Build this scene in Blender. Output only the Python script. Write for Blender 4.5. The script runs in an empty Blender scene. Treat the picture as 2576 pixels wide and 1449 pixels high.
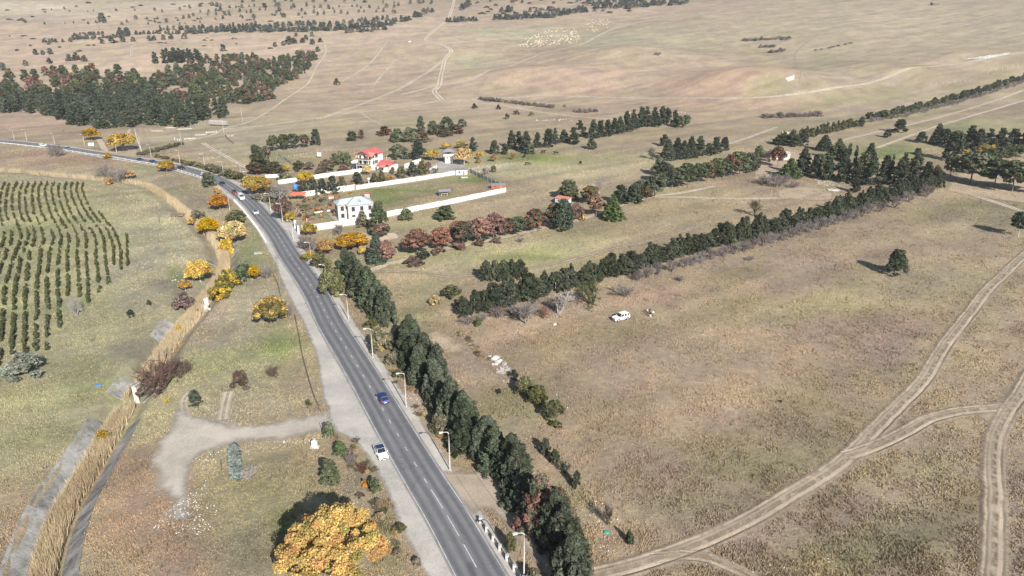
import bpy, bmesh, math, random
import numpy as np

# ------------------------------------------------------------------ camera, sky, sun, exposure
scene = bpy.context.scene
COL = scene.collection
F = 1840.0                      # focal length in units of a 2576-wide frame
CX, CY = 1288.0, 724.5
CAM_H = 75.0
PITCH = math.radians(20.67)
CP, SP = math.cos(PITCH), math.sin(PITCH)
cam_d = bpy.data.cameras.new('camera')
cam_d.sensor_width = 36.0
cam_d.lens = 36.0 * F / 2576.0
cam_d.clip_start = 1.0
cam_d.clip_end = 6000.0
cam = bpy.data.objects.new('camera', cam_d)
cam.location = (0, 0, CAM_H)
cam.rotation_euler = (math.pi / 2 - PITCH, 0, 0)
COL.objects.link(cam)
scene.camera = cam

SUN_EL = math.radians(30.0)
SUN_DIR = (0.39, -0.92)         # horizontal direction towards the sun
world = bpy.data.worlds.new('World')
scene.world = world
world.use_nodes = True
wn = world.node_tree.nodes
wl = world.node_tree.links
sky_n = wn.new('ShaderNodeTexSky')
sky_n.sky_type = 'NISHITA'
sky_n.sun_disc = False
sky_n.sun_elevation = SUN_EL
sky_n.sun_rotation = math.atan2(SUN_DIR[0], SUN_DIR[1])
sky_n.altitude = 500
bg = wn.get('Background') or wn.new('ShaderNodeBackground')
bg.inputs['Strength'].default_value = 0.055
wl.new(sky_n.outputs[0], bg.inputs[0])
sun_d = bpy.data.lights.new('sun', 'SUN')
sun_d.energy = 4.2
sun_d.angle = math.radians(0.53)
sun_d.color = (1.0, 0.955, 0.89)
sun = bpy.data.objects.new('sun', sun_d)
sun.rotation_euler = (math.pi / 2 - SUN_EL, 0, math.atan2(SUN_DIR[0], -SUN_DIR[1]))
sun.location = (60, -140, 120)
COL.objects.link(sun)
scene.view_settings.view_transform = 'Standard'
scene.view_settings.look = 'None'
scene.view_settings.gamma = 1.0
scene.view_settings.use_curve_mapping = False
scene.view_settings.exposure = 0.97

rng = random.Random(7)
nrng = np.random.default_rng(11)

# ------------------------------------------------------------------ terrain
def catmull(P, step):
    P = [np.array(p, float) for p in P]
    Q = [2 * P[0] - P[1]] + P + [2 * P[-1] - P[-2]]
    out = []
    for i in range(1, len(Q) - 2):
        p0, p1, p2, p3 = Q[i - 1], Q[i], Q[i + 1], Q[i + 2]
        n = max(2, int(np.linalg.norm(p2 - p1) / step))
        for k in range(n):
            t = k / n
            out.append(0.5 * ((2 * p1) + (-p0 + p2) * t + (2 * p0 - 5 * p1 + 4 * p2 - p3) * t * t
                              + (-p0 + 3 * p1 - 3 * p2 + p3) * t ** 3))
    out.append(P[-1])
    return np.array(out)

def seg_dist(x, y, L):
    x = np.asarray(x, float); y = np.asarray(y, float)
    best = np.full(x.shape, 1e9)
    for i in range(len(L) - 1):
        ax, ay = L[i][0], L[i][1]; bx, by = L[i + 1][0], L[i + 1][1]
        dx, dy = bx - ax, by - ay
        t = np.clip(((x - ax) * dx + (y - ay) * dy) / (dx * dx + dy * dy + 1e-9), 0, 1)
        d = np.hypot(x - ax - t * dx, y - ay - t * dy)
        best = np.minimum(best, d)
    return best

def sstep(a, b, x):
    t = np.clip((x - a) / (b - a), 0, 1)
    return t * t * (3 - 2 * t)

def flat_at(u, v):
    a = (u - CX) / F; b = (v - CY) / F
    s = CAM_H / (SP + b * CP)
    return (a * s, (CP - b * SP) * s)

CANAL_PX = [(20, 1880), (44, 1700), (70, 1560), (92, 1440), (112, 1360), (150, 1262), (215, 1160), (275, 1062), (332, 968), (398, 880),
            (442, 818), (482, 778), (520, 728), (548, 684), (562, 645), (548, 604), (522, 572), (494, 548),
            (466, 528), (438, 506), (402, 482), (368, 462), (320, 452), (230, 444), (120, 434), (0, 424), (-120, 416)]
CANAL = catmull([flat_at(*p) for p in CANAL_PX], 6.0)
CANAL_HW, CANAL_BANK, CANAL_D = 2.3, 3.0, 2.1

def zt(x, y):
    x = np.asarray(x, float); y = np.asarray(y, float)
    k = 55.0
    t = np.clip((y + 0.12 * np.abs(x) - 760.0) / k, -30, 40)
    z = 0.105 * k * np.log1p(np.exp(t))
    z = z + 0.16 * np.sin(x / 17.0 + 1.3) * np.sin(y / 23.0 + x / 61.0) + 0.10 * np.sin(x / 9.1 - y / 13.0)
    far = sstep(380, 900, y)
    z = z + far * (2.2 * np.sin(x / 95.0 + 0.7) * np.sin(y / 120.0 + 0.4) + 1.3 * np.sin(x / 43.0 - y / 71.0))
    # two low grassy knolls on the right
    for (hx, hy, rx, ry, hh) in ((245, 735, 80, 75, 19.0), (395, 800, 80, 70, 14.0), (40, 800, 120, 60, 11.0), (150, 930, 90, 70, 13.0), (520, 900, 100, 80, 10.0)):
        z = z + hh * np.exp(-((x - hx) / rx) ** 2 - ((y - hy) / ry) ** 2)
    near = (y < 640) & (x < 40)
    if np.any(near):
        d = np.full(x.shape, 1e3) if x.shape else np.array(1e3)
        if x.shape:
            d[near] = seg_dist(x[near], y[near], CANAL[::2])
        else:
            d = seg_dist(x, y, CANAL[::2])
        s = sstep(0, 1, (CANAL_HW + CANAL_BANK - d) / CANAL_BANK)
        depth = CANAL_D * (1 - 0.75 * sstep(240, 330, y))
        z = z - depth * s - 0.9 * np.exp(-(d / 16.0) ** 2)
    return z

RAY_S = np.concatenate([np.geomspace(70, 4200, 420)])
def ground_at(u, v):
    a = (u - CX) / F; b = (v - CY) / F
    dx, dy, dz = a, CP - b * SP, -SP - b * CP
    h = CAM_H + dz * RAY_S - zt(dx * RAY_S, dy * RAY_S)
    idx = np.argmax(h < 0)
    if h[idx] >= 0:
        s = RAY_S[-1]
    else:
        lo, hi = RAY_S[max(idx - 1, 0)], RAY_S[idx]
        ss = np.linspace(lo, hi, 16)
        hh = CAM_H + dz * ss - zt(dx * ss, dy * ss)
        j = max(1, int(np.argmax(hh < 0)))
        f = hh[j - 1] / (hh[j - 1] - hh[j] + 1e-9)
        s = ss[j - 1] + f * (ss[j] - ss[j - 1])
    x, y = dx * s, dy * s
    return x, y, float(zt(np.array([x]), np.array([y]))[0]), s

def at_z(u, v, z):
    a = (u - CX) / F; b = (v - CY) / F
    s = (CAM_H - z) / (SP + b * CP)
    return np.array((a * s, (CP - b * SP) * s, z))

def height_of(hpx, v, s):
    b = (v - CY) / F
    d = hpx / F
    return d * s / (CP - b * SP + d * SP)

def gz(x, y):
    return float(zt(np.array([x]), np.array([y]))[0])

# ------------------------------------------------------------------ noise
def vnoise(x, y, seed=0):
    xi = np.floor(x); yi = np.floor(y)
    fx = x - xi; fy = y - yi
    fx = fx * fx * (3 - 2 * fx); fy = fy * fy * (3 - 2 * fy)
    def h(a, b):
        s = np.sin(a * 127.1 + b * 311.7 + seed * 74.7) * 43758.5453
        return s - np.floor(s)
    return (h(xi, yi) * (1 - fx) + h(xi + 1, yi) * fx) * (1 - fy) + (h(xi, yi + 1) * (1 - fx) + h(xi + 1, yi + 1) * fx) * fy

def fbm(x, y, seed=0, octv=4):
    s = 0; a = 0.5; n = 0
    for i in range(octv):
        s = s + a * vnoise(x * 2 ** i, y * 2 ** i, seed + i * 3); n += a; a *= 0.55
    return s / n

# ------------------------------------------------------------------ object helpers
def tag(o, label=None, cat=None, group=None, kind=None):
    if label: o['label'] = label
    if cat: o['category'] = cat
    if group: o['group'] = group
    if kind: o['kind'] = kind
    return o

def link(o, parent=None):
    COL.objects.link(o)
    if parent is not None: o.parent = parent
    return o

def empty(name, loc, rz=0.0, scale=(1, 1, 1)):
    o = bpy.data.objects.new(name, None)
    o.empty_display_size = 0.3
    o.location = loc; o.rotation_euler = (0, 0, rz); o.scale = scale
    return link(o)

def mesh_np(name, V, Fc, mats, tint=None, smooth=False, midx=None, attrs=None):
    """V (n,3); Fc (m,k) one face size, or list of arrays"""
    V = np.asarray(V, np.float32)
    Fl = Fc if isinstance(Fc, list) else [Fc]
    Fl = [np.asarray(f, np.int32) for f in Fl if len(f)]
    me = bpy.data.meshes.new(name)
    me.vertices.add(len(V)); me.vertices.foreach_set('co', V.ravel())
    loops = np.concatenate([f.ravel() for f in Fl])
    tot = np.concatenate([np.full(len(f), f.shape[1], np.int32) for f in Fl])
    st = np.concatenate([[0], np.cumsum(tot)[:-1]]).astype(np.int32)
    me.loops.add(len(loops)); me.loops.foreach_set('vertex_index', loops)
    me.polygons.add(len(tot)); me.polygons.foreach_set('loop_start', st)
    try: me.polygons.foreach_set('loop_total', tot)
    except Exception: pass
    if midx is not None: me.polygons.foreach_set('material_index', np.asarray(midx, np.int32))
    me.polygons.foreach_set('use_smooth', np.full(len(tot), bool(smooth)))
    me.update(calc_edges=True)
    for m in (mats if isinstance(mats, (list, tuple)) else [mats]):
        me.materials.append(m)
    if tint is not None:
        at = me.color_attributes.new('tint', 'FLOAT_COLOR', 'POINT')
        c = np.ones((len(V), 4), np.float32); c[:, :3] = tint
        at.data.foreach_set('color', c.ravel())
    if attrs:
        for k, val in attrs.items():
            at = me.attributes.new(k, 'FLOAT', 'POINT')
            at.data.foreach_set('value', np.asarray(val, np.float32))
    return me

class MB:
    """collects primitive shapes into one mesh"""
    def __init__(s): s.v = []; s.f = []; s.m = []
    def poly(s, pts, faces, mi=0):
        o = len(s.v); s.v += [tuple(p) for p in pts]
        for f in faces: s.f.append([o + i for i in f]); s.m.append(mi)
    def box(s, x0, x1, y0, y1, z0, z1, mi=0, bev=0.0):
        p = [(x0, y0, z0), (x1, y0, z0), (x1, y1, z0), (x0, y1, z0), (x0, y0, z1), (x1, y0, z1), (x1, y1, z1), (x0, y1, z1)]
        s.poly(p, [(3, 2, 1, 0), (4, 5, 6, 7), (0, 1, 5, 4), (1, 2, 6, 5), (2, 3, 7, 6), (3, 0, 4, 7)], mi)
    def hexa(s, p, mi=0):
        s.poly(p, [(3, 2, 1, 0), (4, 5, 6, 7), (0, 1, 5, 4), (1, 2, 6, 5), (2, 3, 7, 6), (3, 0, 4, 7)], mi)
    def beam(s, a, b, w, h, mi=0):
        a = np.array(a, float); b = np.array(b, float); d = b - a; L = np.linalg.norm(d)
        if L < 1e-6: return
        d /= L; up = np.array((0, 0, 1.0)) if abs(d[2]) < 0.95 else np.array((1.0, 0, 0))
        r = np.cross(d, up); r /= np.linalg.norm(r); u = np.cross(r, d)
        q = [a - r * w / 2 - u * h / 2, a + r * w / 2 - u * h / 2, a + r * w / 2 + u * h / 2, a - r * w / 2 + u * h / 2]
        s.hexa(q + [p + d * L for p in q], mi)
    def tube(s, pts, rad, n=6, mi=0, cap=True):
        pts = [np.array(p, float) for p in pts]; k = len(pts)
        if not hasattr(rad, '__len__'): rad = [rad] * k
        o = len(s.v); prev = None
        for i, p in enumerate(pts):
            d = pts[min(i + 1, k - 1)] - pts[max(i - 1, 0)]
            d /= (np.linalg.norm(d) + 1e-9)
            ref = np.array((0, 0, 1.0)) if abs(d[2]) < 0.9 else np.array((1.0, 0, 0))
            r = np.cross(d, ref); r /= np.linalg.norm(r); u = np.cross(d, r)
            for j in range(n):
                a = 2 * math.pi * j / n
                s.v.append(tuple(p + rad[i] * (math.cos(a) * r + math.sin(a) * u)))
        for i in range(k - 1):
            for j in range(n):
                a, b = o + i * n + j, o + i * n + (j + 1) % n
                s.f.append([a, b, b + n, a + n]); s.m.append(mi)
        if cap:
            s.f.append([o + j for j in range(n)]); s.m.append(mi)
            s.f.append([o + (k - 1) * n + j for j in reversed(range(n))]); s.m.append(mi)
    def mesh(s, name, mats, smooth=False):
        me = bpy.data.meshes.new(name)
        me.from_pydata(s.v, [], s.f)
        for m in (mats if isinstance(mats, (list, tuple)) else [mats]): me.materials.append(m)
        me.polygons.foreach_set('material_index', np.array(s.m, np.int32))
        if smooth: me.polygons.foreach_set('use_smooth', np.ones(len(s.f), bool))
        me.validate(); me.update()
        return me
    def obj(s, name, mats, parent=None, smooth=False):
        return link(bpy.data.objects.new(name, s.mesh(name, mats, smooth)), parent)

ORD = ['first', 'second', 'third', 'fourth', 'fifth', 'sixth', 'seventh', 'eighth', 'ninth', 'tenth', 'eleventh', 'twelfth',
       'thirteenth', 'fourteenth', 'fifteenth', 'sixteenth', 'seventeenth', 'eighteenth', 'nineteenth', 'twentieth']
def ordinal(i):
    if i < 20: return ORD[i]
    n = i + 1
    return '%d%s' % (n, 'th' if 10 < n % 100 < 14 else {1: 'st', 2: 'nd', 3: 'rd'}.get(n % 10, 'th'))

# ------------------------------------------------------------------ materials
def new_mat(name):
    m = bpy.data.materials.new(name); m.use_nodes = True
    nt = m.node_tree; nt.nodes.clear()
    return m, nt, nt.nodes, nt.links

def N(nodes, t, **kw):
    n = nodes.new(t)
    for k, v in kw.items():
        if k.startswith('i_'):
            key = k[2:]; key = int(key) if key.isdigit() else key
            n.inputs[key].default_value = v
        else: setattr(n, k, v)
    return n

def math_n(nodes, links, op, a, b=None, c=None, clamp=False):
    n = nodes.new('ShaderNodeMath'); n.operation = op; n.use_clamp = clamp
    for i, x in enumerate((a, b, c)):
        if x is None: continue
        if isinstance(x, (int, float)): n.inputs[i].default_value = x
        else: links.new(x, n.inputs[i])
    return n.outputs[0]

def mixc(nodes, links, fac, a, b, mode='MIX'):
    n = nodes.new('ShaderNodeMix'); n.data_type = 'RGBA'; n.blend_type = mode
    for s, x in ((n.inputs[0], fac), (n.inputs[6], a), (n.inputs[7], b)):
        if isinstance(x, (int, float)): s.default_value = x
        elif isinstance(x, tuple): s.default_value = x + (1,) if len(x) == 3 else x
        else: links.new(x, s)
    return n.outputs[2]

def noise_n(nodes, links, vec, scale, detail=3, rough=0.6, dist=0.0):
    n = nodes.new('ShaderNodeTexNoise')
    n.inputs['Scale'].default_value = scale; n.inputs['Detail'].default_value = detail
    n.inputs['Roughness'].default_value = rough; n.inputs['Distortion'].default_value = dist
    if vec is not None: links.new(vec, n.inputs['Vector'])
    return n.outputs['Fac']

def rampf(nodes, links, x, a, b, c=0.0, d=1.0):
    n = nodes.new('ShaderNodeMapRange'); n.clamp = True; n.interpolation_type = 'SMOOTHSTEP'
    links.new(x, n.inputs[0])
    for i, v in zip((1, 2, 3, 4), (a, b, c, d)): n.inputs[i].default_value = v
    return n.outputs[0]

def out_principled(nodes, links, color, rough=0.9, spec=0.2, metal=0.0, normal=None):
    p = nodes.new('ShaderNodeBsdfPrincipled')
    if isinstance(color, tuple): p.inputs['Base Color'].default_value = color + (1,)
    else: links.new(color, p.inputs['Base Color'])
    if isinstance(rough, (int, float)): p.inputs['Roughness'].default_value = rough
    else: links.new(rough, p.inputs['Roughness'])
    p.inputs['Metallic'].default_value = metal
    p.inputs['Specular IOR Level'].default_value = spec
    if normal is not None: links.new(normal, p.inputs['Normal'])
    return p

def bump(nodes, links, h, strength, dist=0.1):
    b = nodes.new('ShaderNodeBump'); b.inputs['Strength'].default_value = strength
    b.inputs['Distance'].default_value = dist
    links.new(h, b.inputs['Height'])
    return b.outputs[0]

def simple(name, col, rough=0.8, spec=0.25, metal=0.0, var=0.12, scale=1.5, bumps=0.0):
    """painted or plain surface with weathered mottling"""
    m, nt, nd, lk = new_mat(name)
    geo = N(nd, 'ShaderNodeTexCoord')
    n1 = noise_n(nd, lk, geo.outputs['Object'], scale, 4, 0.65)
    n2 = noise_n(nd, lk, geo.outputs['Object'], scale * 7, 2, 0.6)
    f = math_n(nd, lk, 'ADD', math_n(nd, lk, 'MULTIPLY', n1, 0.7), math_n(nd, lk, 'MULTIPLY', n2, 0.3))
    lo = tuple(c * (1 - 1.6 * var) for c in col); hi = tuple(min(1, c * (1 + var)) for c in col)
    c = mixc(nd, lk, rampf(nd, lk, f, 0.3, 0.7), lo, hi)
    p = out_principled(nd, lk, c, rough, spec, metal, bump(nd, lk, n2, bumps, 0.05) if bumps else None)
    o = nd.new('ShaderNodeOutputMaterial'); lk.new(p.outputs[0], o.inputs[0])
    return m

def leaf_mat(name, base, transl=0.15, hue=0.02, var=0.35):
    m, nt, nd, lk = new_mat(name)
    at = N(nd, 'ShaderNodeAttribute', attribute_name='tint')
    oi = nd.new('ShaderNodeObjectInfo')
    c = mixc(nd, lk, 1.0, base, at.outputs['Color'], 'MULTIPLY')
    hsv = nd.new('ShaderNodeHueSaturation')
    lk.new(c, hsv.inputs['Color'])
    lk.new(math_n(nd, lk, 'MULTIPLY_ADD', oi.outputs['Random'], 2 * hue, 0.5 - hue), hsv.inputs['Hue'])
    r2 = math_n(nd, lk, 'FRACT', math_n(nd, lk, 'MULTIPLY', oi.outputs['Random'], 17.31))
    lk.new(math_n(nd, lk, 'MULTIPLY_ADD', r2, 2 * var, 1 - var), hsv.inputs['Value'])
    r3 = math_n(nd, lk, 'FRACT', math_n(nd, lk, 'MULTIPLY', oi.outputs['Random'], 41.7))
    lk.new(math_n(nd, lk, 'MULTIPLY_ADD', r3, 0.35, 0.8), hsv.inputs['Saturation'])
    d = nd.new('ShaderNodeBsdfDiffuse'); lk.new(hsv.outputs[0], d.inputs[0])
    o = nd.new('ShaderNodeOutputMaterial')
    if transl > 0:
        t = nd.new('ShaderNodeBsdfTranslucent'); lk.new(hsv.outputs[0], t.inputs[0])
        mx = nd.new('ShaderNodeMixShader'); mx.inputs[0].default_value = transl
        lk.new(d.outputs[0], mx.inputs[1]); lk.new(t.outputs[0], mx.inputs[2]); lk.new(mx.outputs[0], o.inputs[0])
    else: lk.new(d.outputs[0], o.inputs[0])
    return m

LM = {
    'cypress':  leaf_mat('cypress_leaf', (0.078, 0.093, 0.060), 0.08, 0.015, 0.2),
    'dark':     leaf_mat('dark_needle', (0.058, 0.069, 0.045), 0.08, 0.015, 0.25),
    'wind':     leaf_mat('windbreak_leaf', (0.067, 0.075, 0.047), 0.08, 0.02, 0.28),
    'pine':     leaf_mat('pine_needle', (0.0978, 0.1127, 0.0633), 0.08, 0.02, 0.25),
    'farpine':  leaf_mat('far_pine_needle', (0.1, 0.11, 0.0875), 0.08, 0.03, 0.3),
    'brown':    leaf_mat('dead_pine_needle', (0.225, 0.130, 0.100), 0.10, 0.015, 0.2),
    'mixed':    leaf_mat('half_dead_needle', (0.125, 0.105, 0.068), 0.10, 0.03, 0.25),
    'spruce':   leaf_mat('spruce_needle', (0.062, 0.074, 0.053), 0.06, 0.015, 0.2),
    'deodar':   leaf_mat('deodar_needle', (0.102, 0.132, 0.06), 0.08, 0.02, 0.2),
    'yellow':   leaf_mat('yellow_leaf', (0.50, 0.335, 0.065), 0.22, 0.012, 0.15),
    'bigyellow': leaf_mat('big_golden_leaf', (0.56, 0.365, 0.050), 0.22, 0.0, 0.02),
    'gold':     leaf_mat('golden_leaf', (0.56, 0.39, 0.13), 0.22, 0.012, 0.12),
    'orange':   leaf_mat('orange_leaf', (0.36, 0.205, 0.08), 0.2, 0.012, 0.18),
    'olive':    leaf_mat('olive_leaf', (0.125, 0.125, 0.06), 0.12, 0.02, 0.25),
    'yolive':   leaf_mat('yellow_olive_leaf', (0.27, 0.215, 0.055), 0.15, 0.02, 0.2),
    'green':    leaf_mat('green_leaf', (0.105, 0.125, 0.062), 0.15, 0.02, 0.2),
    'purple':   leaf_mat('brown_dry_leaf', (0.15, 0.105, 0.085), 0.10, 0.015, 0.2),
    'red':      leaf_mat('red_leaf', (0.20, 0.10, 0.072), 0.15, 0.01, 0.2),
    'silver':   leaf_mat('silver_leaf', (0.20, 0.215, 0.165), 0.10, 0.015, 0.15),
    'blue':     leaf_mat('blue_grey_needle', (0.19, 0.225, 0.205), 0.08, 0.01, 0.1),
    'sapling':  leaf_mat('sapling_leaf', (0.098, 0.108, 0.050), 0.08, 0.03, 0.3),
    'bare':     leaf_mat('bare_twig', (0.195, 0.168, 0.158), 0.0, 0.02, 0.2),
    'baregrey': leaf_mat('grey_twig', (0.30, 0.275, 0.25), 0.0, 0.015, 0.15),
    'scrub':    leaf_mat('grey_scrub_leaf', (0.175, 0.16, 0.105), 0.08, 0.02, 0.2),
    'straw':    leaf_mat('straw_leaf', (0.36, 0.27, 0.14), 0.15, 0.02, 0.2),
}
BARK = simple('bark', (0.20, 0.155, 0.12), 0.95, 0.1, var=0.25, scale=3)
PALEBARK = simple('limed_bark', (0.42, 0.38, 0.33), 0.95, 0.1, var=0.2, scale=3)
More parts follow.
